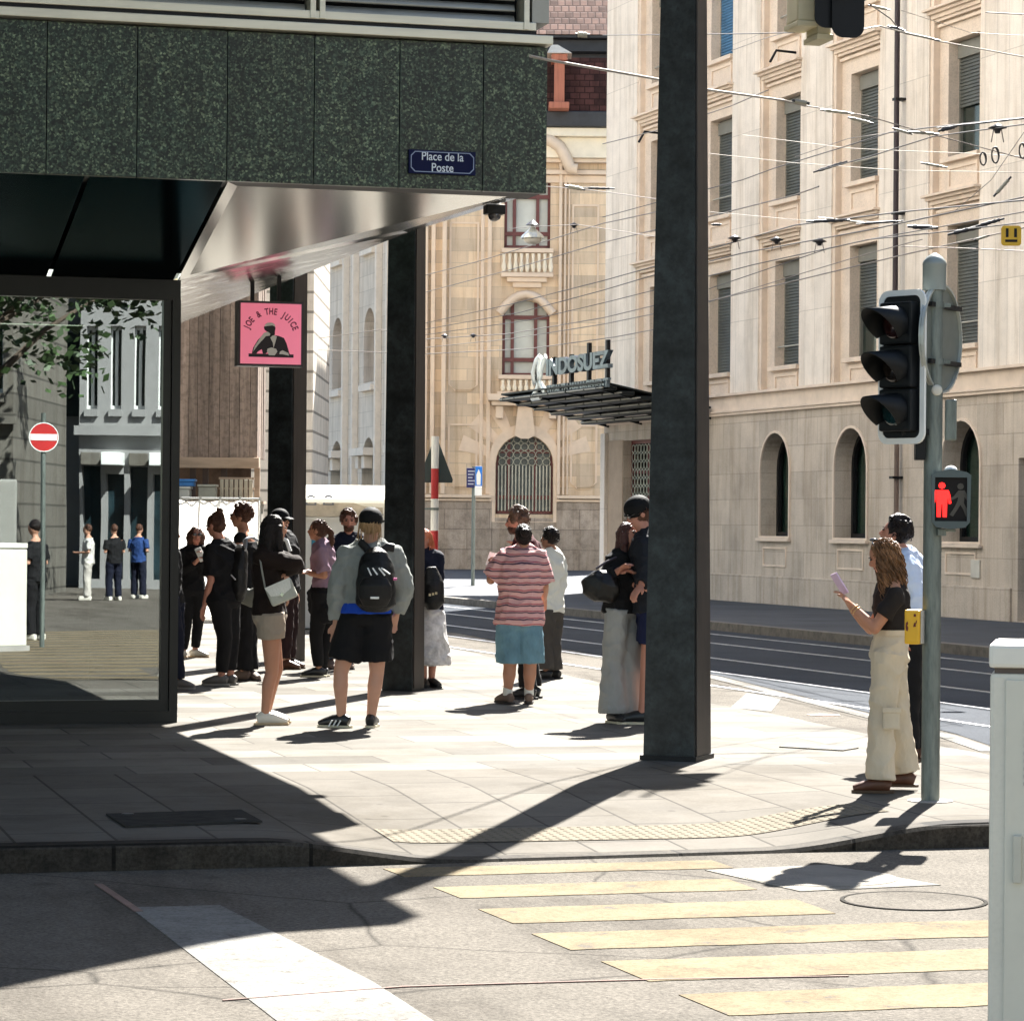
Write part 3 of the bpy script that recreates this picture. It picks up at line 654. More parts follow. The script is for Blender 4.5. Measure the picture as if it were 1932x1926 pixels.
for i in range(12): m.box(1.55+.19*i, 1.59+.19*i, .16, .19, .5, 1.6)
m.build('lattice', lat, f); MB(BM).box(1.42, 3.9, .40, .42, .3, 3.7).build('pane', gdark, f)
d = MB(BM).box(21.65, 23.2, .36, .41, 0, 2.9).build('door', M('bank_door', (.10, .09, .075), .6), bank)
MB(BM).box(18.95+.9, 19.3+.9, -.03, .0, .75, 1.08, .01).build('service_hatch', M('hatch_metal', (.50, .47, .41), .5, .2), bank)
# drain pipe
t = thing('drain_pipe', 'thin dark drain pipe running down the beige bank wall', 'drain pipe', BM @ Matrix.Translation((16.85, -.12, 0)))
m = MB(BM); m.tube([(16.85, -.16, 4.7), (16.85, -.16, 18.6)], .055, 10); m.build('pipe', M('dark_pipe', (.040, .028, .032), .5, .4), t)
m = MB(BM); m.tube([(16.85, -.20, 4.72), (16.85, -.20, 4.0), (16.85, -.10, 3.8), (16.85, -.10, .02)], .05, 10); m.build('lower_pipe', M('brown_pipe', (.17, .12, .095), .6), t)
m = MB(BM)
for z in (1.2, 2.6, 5.5, 7.7, 9.9, 12.1, 14.3): m.box(16.77, 16.93, -.22, .02, z, z+.05)
m.build('pipe_clip', black, t)
for k, (s_, z) in enumerate([(3.6, 10.9), (7.2, 14.2), (11.4, 11.65)]):
    MB(BM).tube([(s_, .1, z), (s_, -.35, z+.02), (s_+.15, -.55, z-.25)], .03, 6).build('wall_hook', black, bank)
# ------------------------------------------------ slatted canopy and its letters
cn = thing('entrance_canopy', 'dark stepped slatted canopy over the bank entrance', 'canopy', BM @ Matrix.Translation((0, -.1, 4.1)))
slat_d = M('canopy_slat_dark', (.010, .013, .013), .5, .0, spec=.25); slat_l = M('canopy_slat_edge', (.30, .29, .25), .5, .2)
for i in range(6):
    y0 = -.25-.42*i; z = 4.12+.105*i; s0 = .02+(.25 if i else 0); s1 = 7.3
    MB(BM).box(s0-.15*i*.4, s1, y0-.36, y0, z, z+.09, .01).build('slat', slat_d, cn)
    e = MB(BM)
    for j in range(6): e.box(s0-.06*i+1.25*j+.04, s0-.06*i+1.25*j+1.20, y0-.40, y0-.365, z+.028, z+.058, .004)
    e.build('slat_edge', slat_l, cn)
m = MB(BM); m.add([(.05, -.1, 4.28), (7.3, -.1, 4.28), (7.3, -2.7, 4.80), (.05, -2.7, 4.80), (.05, -.1, 4.32), (7.3, -.1, 4.32), (7.3, -2.7, 4.84), (.05, -2.7, 4.84)], [(0, 1, 2, 3), (4, 7, 6, 5), (0, 4, 5, 1), (2, 6, 7, 3), (0, 3, 7, 4), (1, 5, 6, 2)]); m.build('canopy_deck', slat_d, cn)
for s_ in (.3, 2.6, 4.9, 7.0):
    m = MB(BM); m.add([(s_, 0, 4.05), (s_+.06, 0, 4.05), (s_+.06, -2.75, 4.66), (s_, -2.75, 4.66), (s_, 0, 4.14), (s_+.06, 0, 4.14), (s_+.06, -2.75, 4.74), (s_, -2.75, 4.74)], [(0, 1, 2, 3), (4, 7, 6, 5), (0, 4, 5, 1), (2, 6, 7, 3), (0, 3, 7, 4), (1, 5, 6, 2)])
    m.build('bracket', slat_d, cn)
lt_ = thing('canopy_letters', 'silver raised letters of the bank name standing on the canopy', 'letters', BM @ Matrix.Translation((1, -2.6, 4.8)))
def fpx(x, y, yo):   # pixel -> (s, z) on the plane y=yo of the bank frame
    P = BO + bin_*yo; p = onpl(x, y, P, bin_); return (p-P).dot(bt), p.z
yo = -2.62
s0, z0 = fpx(1034, 718, yo); s1, z1 = fpx(1150, 712, yo); zt_ = fpx(1150, 663, yo)[1]; zb_ = fpx(1150, 695, yo)[1]
silver = M('letter_silver', (.13, .17, .20), .35, .5, var=.3, vs=5); silver_b = M('logo_white', (.72, .76, .72), .3, .1, var=.1)
Lw = s1-s0; Mx = BM @ basis(((s0+s1)/2, yo, (zt_+zb_)/2), (1, 0, 0), (0, 0, 1), (0, -1, 0))
v, f_ = text_mesh('INDOSUEZ', 1.0, Matrix.Identity(4), 0, .02)
wd = max(p[0] for p in v)-min(p[0] for p in v); hh = max(p[1] for p in v)-min(p[1] for p in v)
MB().add(*text_mesh('INDOSUEZ', (zt_-zb_)/hh*1.0, Mx, .06, .022, Lw/wd/((zt_-zb_)/hh))).build('lettering', silver, lt_)
za, zc = fpx(1150, 727, yo)[1], fpx(1150, 717, yo)[1]
Mx = BM @ basis(((s0+s1)/2, yo, (za+zc)/2), (1, 0, 0), (0, 0, 1), (0, -1, 0))
MB().add(*text_mesh('WEALTH MANAGEMENT', .26, Mx, .04, .012, Lw/2.9)).build('small_lettering', silver, lt_)
MB(BM).box(s0, s1, yo-.01, yo+.02, zc-.06, za+.06).build('letter_rail', M('rail_grey', (.16, .17, .16), .5, .4), lt_)
l0, _ = fpx(1006, 720, yo); l1, _ = fpx(1033, 720, yo); lz0 = fpx(1006, 752, yo)[1]; lz1 = fpx(1030, 668, yo)[1]
lw = l1-l0
m = MB(BM)
def stroke(pts, w):
    m.tube([(l0+a*lw, yo-.03, lz0+b*(lz1-lz0)) for a, b in pts], [(w, .04)]*len(pts), 6, side=(1, 0, 0))
stroke([(.55, .95), (.25, .85), (.05, .6), (.15, .38), (.45, .33), (.6, .5)], .10); stroke([(.6, .95), (.45, .7), (.5, .4), (.75, .2), (.95, .12)], .10)
stroke([(.95, .95), (.75, .75), (.6, .5), (.35, .2), (.1, .05)], .10); stroke([(0, .02), (.6, .03)], .09)
m.build('logo', silver_b, lt_)
for x_ in (1011, 1043, 1075, 1108, 1143):
    a_, b_ = fpx(x_, 745, yo); MB(BM).box(a_-.06, a_+.06, yo, yo+.08, 4.70, 5.75 if x_ > 1100 else 5.55).build('post', black, lt_)
# ================================================================== ORNATE SANDSTONE BUILDING (far centre)
Zo = 105.; OFr = Matrix.Rotation(-YAW, 4, 'Z')
OMx = Matrix.Translation(Vector((sY*Zo, cY*Zo, 0))) @ OFr      # local x = camera right, y = away, z up
def L(x, y): X, Y = ray(x, y); return X*Zo, CH+Y*Zo
om = thing('sandstone_building', 'ornate warm sandstone building with arched windows and carved ledges', 'building', OMx)
OS = (.80, .65, .48)
os_ = ashlar('sandstone', OS, 1.15, .42, .012, rough=.9, isl=(.76, 1.05), tint=(1.04, 1.0, .93), stain=.12, vs=.6, mk=.72, bump=.12, off=.43, speck=.1)
os_t = M('sandstone_trim', (.76, .61, .46), .9, var=.08, vs=1.5); os_l = M('sandstone_light', (.86, .77, .60), .9, var=.06)
os_d = ashlar('rough_plinth', (.50, .42, .34), 1.6, .72, .015, rough=.95, isl=(.85, 1.1), stain=.3, vs=3, mk=.6, bump=.4, speck=.3)
def lx(x): return L(x, 700)[0]
def lz(y, x=966): return L(x, y)[1]
xl, xr_ = lx(797), lx(1235)
cxw = lx(991)
top = lz(330)
w1 = arch(cxw, lx(1045)-cxw, lz(970), lz(821)); w2 = arch(lx(991.5), lx(1036)-lx(991.5), lz(709), lz(566), r=.5)
w2 = [(lx(947), lz(709)), (lx(1036), lz(709)), (lx(1036), lz(590)), (lx(1018), lz(572)), (lx(991), lz(566)), (lx(965), lz(572)), (lx(947), lz(590))]
w3 = rect(lx(949), lx(1036), lz(468), lz(322))
MB(OMx).prism([rect(xl, xr_, -.3, lz(255)), w1, w2, w3], 0, .6).build('front_wall', os_, om)
MB(OMx).box(xl+.02, xr_, .61, 30, -.3, lz(262)).build('core_wall', os_, om)
m = MB(OMx); m.box(xl-.1, lx(930), -.16, -.001, -.3, lz(947), .02).box(lx(1052), xr_, -.16, -.001, -.3, lz(947), .02).box(lx(930)+.003, lx(1052)-.003, -.12, -.001, -.3, lz(977), .02); m.build('plinth', os_d, om)
def obox(name, x0, x1, y0, y1, d, mat=None, d0=-.001, bev=.02):
    return MB(OMx).box(lx(x0), lx(x1), -d, d0, lz(y1), lz(y0), bev).build(name, mat or os_t, om)
for x0, x1 in ((797, 930), (1052, 1235)):
    obox('string_course', x0, x1, 934, 940, .30); obox('string_course', x0, x1, 942, 946, .22, d0=.0)
for x0, x1, d in ((797, 806, .25), (812, 820, .18), (833, 841, .3), (905, 912, .06), (918, 926, .1), (1052, 1058, .22), (1062, 1066, .14), (1070, 1073, .1)):
    MB(OMx).box(lx(x0), lx(x1), -d, -.001, lz(933), lz(262), .02).build('wall_strip', os_t, om)
# central bay: surround, keystone, ledges, balustrades, consoles
m = MB(OMx); m.prism([arch(cxw, lx(1057)-cxw, lz(985), lz(800), 16), arch(cxw, lx(1046)-cxw, lz(984), lz(820), 16)], -.14, -.001); m.build('arch_surround', os_t, om)
m = MB(OMx); m.prism([[(lx(972), lz(822)), (lx(984), lz(828)), (lx(998), lz(828)), (lx(1010), lz(822)), (lx(1004), lz(765)), (lx(978), lz(765))]], -.32, -.141); m.build('keystone', os_t, om)
for sg in (-1, 1):
    for k in range(3):
        a0 = math.radians(62-22*k); R0, R1 = 2.35, 3.0
        c_ = (cxw, lz(875)); pts = [(c_[0]+sg*R*math.cos(a), c_[1]+R*math.sin(a)) for R, a in ((1.25, a0-.12), (2.4, a0-.12), (2.4, a0+.12), (1.25, a0+.12))]
        MB(OMx).prism([pts], -.03, -.0015).build('voussoir', os_t, om)
for x0, x1, y0, y1, d in ((921, 1062, 745, 757, .75), (928, 1055, 757.5, 766, .55), (936, 950, 766.5, 790, .4), (1036, 1050, 766.5, 790, .4), (940, 1046, 708, 716, .35), (938, 1048, 740, 744.5, .5), (944, 1042, 470, 478, .35), (944, 1042, 516, 524, .4), (955, 1030, 524.5, 533, .3), (966, 1020, 533.5, 543, .2)):
    obox('ledge', x0, x1, y0, y1, d)
for (ya, yb) in ((717, 739), (479, 515)):
    MB(OMx).box(lx(944), lx(1042), -.12, -.001, lz(yb), lz(ya)).build('balustrade_back', os_t, om)
    for i in range(9):
        xx = lx(949+11*i); za_, zb_ = lz(yb), lz(ya); dz = zb_-za_
        m = MB(OMx); m.tube([(xx, -.26, za_+.01), (xx, -.26, za_+dz*.3), (xx, -.26, za_+dz*.6), (xx, -.26, zb_-.01)], [.05, .095, .045, .07], 8); m.build('baluster', os_l, om)
m = MB(OMx)
def eyebrow(x0, x1, y0, y1, w=.16, d=.3):
    pts = []
    for i in range(9):
        u = -1+i/4; pts.append((lx((x0+x1)/2+u*(x1-x0)/2), -.15, lz(y0)+(lz(y1)-lz(y0))*(1-u*u)))
    m.tube(pts, [(d, w)]*9, 8, side=(0, 1, 0))
eyebrow(941, 1042, 592, 556); m.build('window_hood', os_t, om)
# chamfered inset panels, upper cornice
def inset(x0, x1, y0, y1, c=.25):
    a0, a1, b0, b1 = lx(x0), lx(x1), lz(y1), lz(y0)
    o_ = [(a0+c, b0), (a1-c, b0), (a1-c*.6, b0+c*.5), (a1, b0+c), (a1, b1), (a0, b1), (a0, b0+c), (a0+c*.6, b0+c*.5)]
    k = .07; i_ = [(min(max(x, a0+k), a1-k) if True else x, min(max(z, b0+k), b1-k)) for x, z in o_]
    MB(OMx).prism([o_, i_], -.05, -.0012).build('inset_frame', os_t, om)
inset(846, 902, 800, 922); inset(1077, 1128, 800, 922); inset(846, 902, 420, 740); inset(1077, 1128, 385, 740); 
for y0, y1, d, mt in ((322, 330, .3, os_t), (331, 345, .12, os_t), (262, 300, .5, os_l), (300.5, 308, .35, os_t), (246, 261.5, .8, os_l)): obox('cornice', 797, 1235, y0, y1, d, mt)
m = MB(OMx)
pts = [(lx(x), -.55, lz(y)) for x, y in ((1000, 262), (1035, 268), (1052, 280), (1064, 300), (1072, 320), (1085, 322))]
m.tube(pts, [(.35, .22)]*6, 8, side=(0, 1, 0)); m.build('arched_pediment', os_t, om)
# windows
pale_pane = M('pale_reflection_glass', (.56, .58, .52), .5, var=.12, vs=.7)  # whitish window glass, its reflections put into the pale colour
def owin(x0, x1, y0, y1, bars_v, bars_h, pane=pale_pane, loop=None, lattice_=False):
    a0, a1, b0, b1 = lx(x0), lx(x1), lz(y1), lz(y0); m = MB(OMx)
    m.box(a0, a1, .3, .4, b0, b0+.12).box(a0, a0+.1, .3, .4, b0, b1).box(a1-.1, a1, .3, .4, b0, b1)
    for v in bars_v: m.box(lx(v)-.06, lx(v)+.06, .27, .38, b0, b1)
    for h in bars_h: m.box(a0, a1, .26, .37, lz(h)-.07, lz(h)+.07)
    f = m.build('window', redf, om)
    MB(OMx).box(a0, a1, .42, .44, b0-.1, b1+.2).build('pane', pane, f)
    if lattice_:
        m = MB(OMx); lattice(m, a0+.1, a1-.1, lz(878), lz(822), .22, .28, .02)
        for i in range(16): xx = a0+.1+(a1-a0-.2)*i/15; m.box(xx-.022, xx+.022, .2, .24, b0+.1, lz(878))
        m.build('lattice', lat, f)
dg_ = M('dusky_glass', (.10, .125, .115), .3, var=.5, vs=1.2)
owin(937, 1045, 822, 969, (961, 1012), (851, 938), dg_, lattice_=True)
owin(947, 1036, 567, 709, (966, 1010), (598, 678))
owin(949, 1036, 322, 468, (968, 1012), (440, 370))
# roof, chimney
slate = ashlar('slate_tiles', (.075, .030, .025), .35, .22, .02, rough=.7, isl=(.6, 1.3), stain=.4, vs=2, mk=.4, bump=.6)
darkm = M('roof_gutter', (.020, .022, .026), .5, var=.3)
m = MB(OMx); m.box(xl-.3, xr_, -1.0, 1.5, lz(245), lz(216), .04); m.build('gutter', darkm, om)
zz0, zz1 = lz(215.5), lz(112)
m = MB(OMx); m.add([(xl, -.6, zz0), (xr_, -.6, zz0), (xr_, -.45, zz1), (xl, -.45, zz1), (xl, 12, zz0), (xr_, 12, zz0), (xr_, 9, zz1), (xl, 9, zz1)], [(0, 1, 2, 3), (3, 2, 6, 7), (4, 7, 6, 5), (0, 3, 7, 4), (1, 5, 6, 2)]); m.build('roof', slate, om)
m = MB(OMx); m.box(xl, xr_, .2, .34, lz(193), lz(189)); m.build('roof_rail', M('zinc_rail', (.3, .28, .26), .5, .5), om)
terra = M('terracotta_chimney', (.42, .15, .09), .8, var=.15, vs=2, stretch=(6, 6, .5))
m = MB(OMx); m.box(lx(1040), lx(1059), -1.6, -.7, lz(204), lz(128)).box(lx(1034), lx(1064), -1.8, -.6, lz(127.5), lz(116), .03).box(lx(1030), lx(1068), -1.8, -.6, lz(217), lz(205), .03)
cnn = thing('brick_chimney', 'slim orange chimney with a pale cap beside the green stone corner', 'chimney', OMx @ Matrix.Translation((lx(1049), -1.1, lz(217)))); m.build('stack', terra, cnn)
m = MB(OMx); m.add([(lx(1026), -1.9, lz(115.5)), (lx(1072), -1.9, lz(115.5)), (lx(1072), -.5, lz(115.5)), (lx(1026), -.5, lz(115.5)), (lx(1034), -1.6, lz(98)), (lx(1046), -1.6, lz(98)), (lx(1046), -.8, lz(98)), (lx(1034), -.8, lz(98))], [(0, 3, 2, 1), (4, 5, 6, 7), (0, 1, 5, 4), (1, 2, 6, 5), (2, 3, 7, 6), (3, 0, 4, 7)]); m.build('cap', M('chimney_cap', (.7, .62, .5), .7), cnn)
# building behind with sunlit tiled roof
Zt = 118.; TM = Matrix.Translation(Vector((sY*Zt, cY*Zt, 0))) @ OFr
def LT(x, y): X, Y = ray(x, y); return X*Zt, CH+Y*Zt
tb = thing('tiled_roof_building', 'building far behind with a bright sunlit red tiled roof over dark eaves', 'building', TM)
a0, a1 = LT(960, 50)[0], LT(1240, 50)[0]; ze = LT(1080, 76)[1]; za_ = LT(1080, 112)[1]
m = MB(TM); m.box(a0, a1, 0, 10, 0, ze-1.5); m.build('wall', darkm, tb)
m = MB(TM); m.box(a0, a1, -1.3, 0, ze-.12, ze, .02).box(a0, a1, -.9, .1, ze-.6, ze-.13, .02).box(a0, a1, -.35, .1, ze-1.4, ze-.61); m.build('eaves', darkm, tb)
tile = ashlar('roof_tiles', (.42, .235, .165), .3, .3, .03, plane='xy', rough=.8, isl=(.6, 1.4), stain=.25, vs=2, mk=.5, bump=.8)
m = MB(TM); m.add([(a0, -1.4, ze), (a1, -1.4, ze), (a1, 6, ze+7.2), (a0, 6, ze+7.2), (a0, 14, ze), (a1, 14, ze)], [(0, 1, 2, 3), (3, 2, 5, 4), (0, 3, 4), (1, 5, 2), (0, 4, 5, 1)]); m.build('roof', tile, tb)
# ================================================================== pale building along the street (left of the sandstone one)
corner = Vector(at(800, 1000, 107.)); gw = corner.x
WM = basis((gw, corner.y, 0), (0, 1, 0), (-1, 0, 0), (0, 0, 1))    # x = along the street away, y = towards the street
WM = basis((gw, corner.y, 0), (0, -1, 0), (1, 0, 0), (0, 0, 1))
def WP(x, y): p = onpl(x, y, (gw, 0), (1, 0)); return -(p.y-corner.y), p.z
pb = thing('pale_building', 'pale grey stone building with tall narrow windows between the dark columns', 'building', WM)
PS = (.74, .66, .56)
ps = ashlar('pale_stone', PS, 1.5, .6, .012, rough=.85, isl=(.9, 1.04), stain=.12, vs=.5, mk=.75, bump=.1, off=.4); pst = M('pale_trim', (.76, .68, .58), .85, var=.08)
ops = []; wins = []
for cxp, hwp, yb_, yt_ in ((636, 9.5, 735, 600), (696, 9, 726, 586)):
    s0, z0 = WP(cxp-hwp, yb_); s1, _ = WP(cxp+hwp, yb_); _, z1 = WP(cxp, yt_)
    wins.append(((s0+s1)/2, abs(s1-s0)/2, z0, z1))
dsp = wins[1][0]-wins[0][0]
allw = []
for i in range(-3, 4):
    c_ = wins[0][0]+dsp*i
    if c_ < -1.5: allw.append(c_)
hw = min(wins[0][1], dsp*.3)
z0, z1 = wins[0][2], wins[0][3]; dz1 = WP(636, 832)[1]
for c_ in allw:
    ops += [arch(c_, hw, z0, z1), arch(c_, hw*1.15, .05, dz1), rect(c_-hw, c_+hw, z1+2.4, z1+5)]
MB(WM).prism([rect(min(allw)-5, -.05, -.2, 17)]+ops, 0, .7).build('front_wall', ps, pb)
MB(WM).box(min(allw)-5, -.05, .71, 10, -.2, 17).build('core_wall', ps, pb)
for c_ in allw:
    f = MB(WM).box(c_-hw, c_+hw, .5, .6, z0, z1).build('window', M('maroon_dark', (.05, .02, .03), .4) if c_ == allw[0] else bpy.data.materials['maroon_dark'], pb)
    MB(WM).box(c_-hw*1.2, c_+hw*1.2, .5, .6, 0, dz1).build('door', gdark, pb)
    MB(WM).box(c_-hw, c_+hw, .5, .6, z1+2.4, z1+5).build('window', gdark, pb)
    for q in ((c_-hw-.1, c_+hw+.1, -.2, -.001, z0-.35, z0-.1), (c_-hw-.3, c_+hw+.3, -.5, -.001, z0-2.9, z0-2.6), (c_-hw-.1, c_+hw+.1, -.2, -.001, z1+2.1, z1+2.35)): MB(WM).box(*q, .02).build('window_ledge', pst, pb)
    for q in ((c_-hw*.8, c_-hw*.3), (c_+hw*.3, c_+hw*.8)): MB(WM).box(*q, -.35, -.001, z0-3.4, z0-2.91, .02).build('console', pst, pb)
    for d_ in (-.3, .3): MB(WM).box(c_+d_*dsp*1.15-.12, c_+d_*dsp*1.15+.12, -.25, -.001, 0, 17, .02).build('wall_strip', pst, pb)
# rusticated strip of another building seen between timber box and column
rb_ = thing('rusticated_building', 'narrow view of a building with banded pale stone left of the far column', 'building', Matrix.Translation(at(470, 1000, 92)))
RM = Matrix.Translation(Vector((sY*92, cY*92, 0))) @ OFr
rs = ashlar('banded_stone', (.66, .58, .48), 6, .62, .05, rough=.9, isl=(.92, 1.02), mk=.4, bump=.6, off=0)
x0, x1 = ray(330, 800)[0]*92, ray(590, 800)[0]*92
m = MB(RM); m.box(x0, x1, 0, 8, -.2, 15); m.build('wall', rs, rb_)
m = MB(RM); m.box(ray(488, 800)[0]*92, ray(497, 800)[0]*92, -.05, .0, 4.9, 5.4); m.build('window', gdark, rb_)
# ================================================================== timber pavilion
Zp = 58.; PM = Matrix.Translation(Vector((sY*Zp, cY*Zp, 0))) @ OFr
def LP(x, y): X, Y = ray(x, y); return X*Zp, CH+Y*Zp
tp = thing('timber_pavilion', 'raised pavilion clad in weathered vertical wooden boards', 'pavilion', PM)
wood = M('weathered_boards', (.40, .30, .235), .85, var=.34, vs=1.3, stretch=(6, 6, .35), isl=.5, fine=.3, fs=9, bump=.3, bs=8)
woodl = M('pale_beam', (.42, .31, .22), .85, var=.2, vs=2, stretch=(.4, 2, 3))
a0, a1 = LP(215, 800)[0], LP(484, 800)[0]; zb_ = LP(420, 863)[1]; zt_ = 8.6
m = MB(PM); x = a0; i = 0
while x < a1-.05:
    w = .17+.07*random.random(); m.box(x+.004, min(x+w, a1)-.004, 0-.012*random.random(), .06, zb_+.0, zt_); x += w
m.build('board_cladding', wood, tp)
m = MB(PM); y = .065
while y < 1.9: m.box(a1-.05, a1+.02*random.random(), y+.004, y+.19, zb_, zt_); y += .2
m.build('side_cladding', wood, tp)
m = MB(PM); m.box(a0, a1-.06, .07, 2.6, zb_+.02, zt_-.02); m.build('core', M('pavilion_core', (.08, .05, .04), .9), tp)
m = MB(PM); m.box(a0, a1+.06, -.12, .25, LP(420, 883)[1], zb_-.003, .01); m.build('floor_beam', woodl, tp)
MB(PM).box(a0, a1-.3, 2.2, 2.3, -.1, zb_).build('back_wall', M('brown_back_wall', (.13, .085, .06), .9, var=.4, vs=1.5), tp)
for x_ in (356, 380, 415, 478): MB(PM).box(LP(x_, 900)[0], LP(x_, 900)[0]+.11, .2, .3, -.1, LP(420, 883)[1]-.003).build('post', woodl if x_ == 478 else M('dark_post', (.07, .05, .045), .8) if x_ == 356 else bpy.data.materials['dark_post'], tp)
# shelves and crates below the pavilion
for i, (x0_, x1_, y0_, y1_, lab, col) in enumerate([(345, 374, 905, 918, 'bright blue plastic tub on the counter below the wooden pavilion', (.03, .16, .42)),
        (343, 366, 919, 945, 'pale printed box under the blue tub below the pavilion', (.45, .46, .42)),
        (382, 414, 915, 945, 'pale netted crate in the middle of the counter below the pavilion', (.30, .30, .25))]):
    a, b = LP(x0_, y1_), LP(x1_, y0_)
    t = thing('storage_box', lab, 'box', PM @ Matrix.Translation(((a[0]+b[0])/2, -.6, a[1])))
    MB(PM).box(a[0], b[0], -.8, -.4, a[1], b[1]-.05, .02).build('body', M('box_paint', col, .6, var=.15), t); MB(PM).box(a[0]-.02, b[0]+.02, -.82, -.38, b[1]-.045, b[1], .01).build('lid', M('box_lid', sh(col, 1.25), .5), t)
a, b = LP(338, 1100), LP(500, 946); t = thing('market_counter', 'long wooden counter with slatted front below the pavilion', 'counter', PM @ Matrix.Translation((a[0], -.5, 0)))
MB(PM).box(a[0], b[0], -.9, -.3, 0, b[1]-.06).build('body', M('counter_paint', (.3, .27, .22), .8, var=.3, vs=4), t); MB(PM).box(a[0]-.05, b[0]+.05, -.95, -.25, b[1]-.055, b[1]).build('worktop', woodl, t)
t = thing('slatted_rack', 'pale slatted rack standing on the counter below the pavilion', 'rack', PM @ Matrix.Translation((LP(445, 946)[0], -.6, b[1])))
m = MB(PM)
for i in range(7): x_ = LP(421+9*i, 900)[0]; m.box(x_, x_+.07, -.62, -.55, b[1], LP(420, 905)[1], .01)
m.build('slats', M('rack_wood', (.42, .38, .29), .8, var=.2), t)
m = MB(PM); m.box(LP(418, 900)[0], LP(484, 900)[0], -.56, -.5, LP(420, 924)[1], LP(420, 920)[1]).box(LP(418, 900)[0], LP(484, 900)[0], -.56, -.5, LP(420, 905)[1], LP(420, 901)[1]); m.build('rails', woodl, t)
# white fabric hoarding
Zh = 50.; HM = Matrix.Translation(Vector((sY*Zh, cY*Zh, 0))) @ OFr
def LH(x, y): X, Y = ray(x, y); return X*Zh, CH+Y*Zh
def fabric(name, col, tr=.6):
    m, n, l, p = _nt(name); out = n['Material Output']; t_ = n.new('ShaderNodeBsdfTranslucent'); t_.inputs[0].default_value = (*col, 1); p.inputs['Base Color'].default_value = (*col, 1); p.inputs['Roughness'].default_value = .8
    mx = n.new('ShaderNodeMixShader'); mx.inputs[0].default_value = tr; l.new(p.outputs[0], mx.inputs[1]); l.new(t_.outputs[0], mx.inputs[2]); l.new(mx.outputs[0], out.inputs[0]); return m
wf = fabric('white_banner_cloth', (.85, .83, .78), .7)
a, b = LH(300, 1174), LH(490, 941)
t = thing('banner_barrier', 'long white cloth barrier in front of the wooden pavilion', 'barrier', HM @ Matrix.Translation((a[0], 0, 0)))
m = MB(HM); vs = []; nx, nz = 60, 8
for i in range(nx+1):
    for j in range(nz+1):
        x_ = a[0]+(b[0]-a[0])*i/nx; z_ = .05+(b[1]-.08)*j/nz; vs.append((x_, .03*math.sin(i*.9)+.02*math.sin(j*1.3+i*.4), z_-.03*abs(math.sin(i*.26))*(j == nz)))
m.add(vs, [(i*(nz+1)+j, (i+1)*(nz+1)+j, (i+1)*(nz+1)+j+1, i*(nz+1)+j+1) for i in range(nx) for j in range(nz)], True); m.build('cloth', wf, t)
m = MB(HM)
for i in range(6): x_ = a[0]+(b[0]-a[0])*i/5; m.tube([(x_, .08, 0), (x_, .08, b[1]+.03)], .02, 6)
m.tube([(a[0], .08, b[1]), (b[0], .08, b[1])], .018, 6); m.build('posts', M('galvanised', (.4, .4, .38), .4, .7), t)
# white market kiosk between columns
Zk = 46.; KM = Matrix.Translation(Vector((sY*Zk, cY*Zk, 0))) @ OFr
def LK(x, y): X, Y = ray(x, y); return X*Zk, CH+Y*Zk
t = thing('market_kiosk', 'white kiosk with blue panels and a pale mountain picture on its front', 'kiosk', KM @ Matrix.Translation((LK(645, 1000)[0], 1, 0)))
a0, a1 = LK(560, 950)[0], LK(735, 950)[0]
kw = M('kiosk_white', (.78, .76, .70), .6, var=.05)
MB(KM).box(a0, a1, 0, 2.2, .02, LK(640, 944)[1]).build('body', kw, t)
m = MB(KM); zf = LK(640, 945)[1]; zr = LK(640, 919)[1]
m.add([(a0-.1, -.25, zf-.03), (a1+.1, -.25, zf-.03), (a1+.1, 2.6, zr+.0), (a0-.1, 2.6, zr), (a0-.1, -.25, zf+.03), (a1+.1, -.25, zf+.03), (a1+.1, 2.6, zr+.06), (a0-.1, 2.6, zr+.06)], [(0, 1, 2, 3), (4, 7, 6, 5), (0, 4, 5, 1), (2, 6, 7, 3), (0, 3, 7, 4), (1, 5, 6, 2)]); 
m.build('roof', fabric('kiosk_roof_cloth', (.86, .84, .78), .5), t)
m = MB(KM); mp = [(LK(x, y)[0], LK(x, y)[1]) for x, y in ((572, 975), (572, 952), (590, 946), (605, 952), (625, 944), (640, 940), (665, 948), (690, 956), (722, 958), (722, 975))]
m.prism([mp], -.02, -.001); m.build('mountain_picture', M('mountain_print', (.50, .44, .36), .7, var=.2, vs=3), t)
m = MB(KM)
for x_ in (587, 620): 
    c_ = LK(x_, 947); m.prism([arch(c_[0], .085, c_[1]-.05, c_[1]+.11), arch(c_[0], .055, c_[1]-.03, c_[1]+.08)], -.028, -.021)
    m.prism([rect(c_[0]-.03, c_[0]+.03, c_[1]-.01, c_[1]+.03)], -.028, -.021)
m.build('emblem', M('emblem_grey', (.16, .17, .2), .6), t)
kb = M('kiosk_blue', (.03, .19, .30), .5, var=.1)
for x0_, x1_, y_ in ((665, 684, 1013), (588, 606, 1008)): MB(KM).box(LK(x0_, 1000)[0], LK(x1_, 1000)[0], -.03, -.001, LK(640, 1068)[1], LK(640, y_)[1]).build('blue_panel', kb, t)
m = MB(KM); m.box(a0, a1, -.05, -.001, LK(640, 980)[1], LK(640, 976.5)[1]); m.build('trim_rail', kw, t)
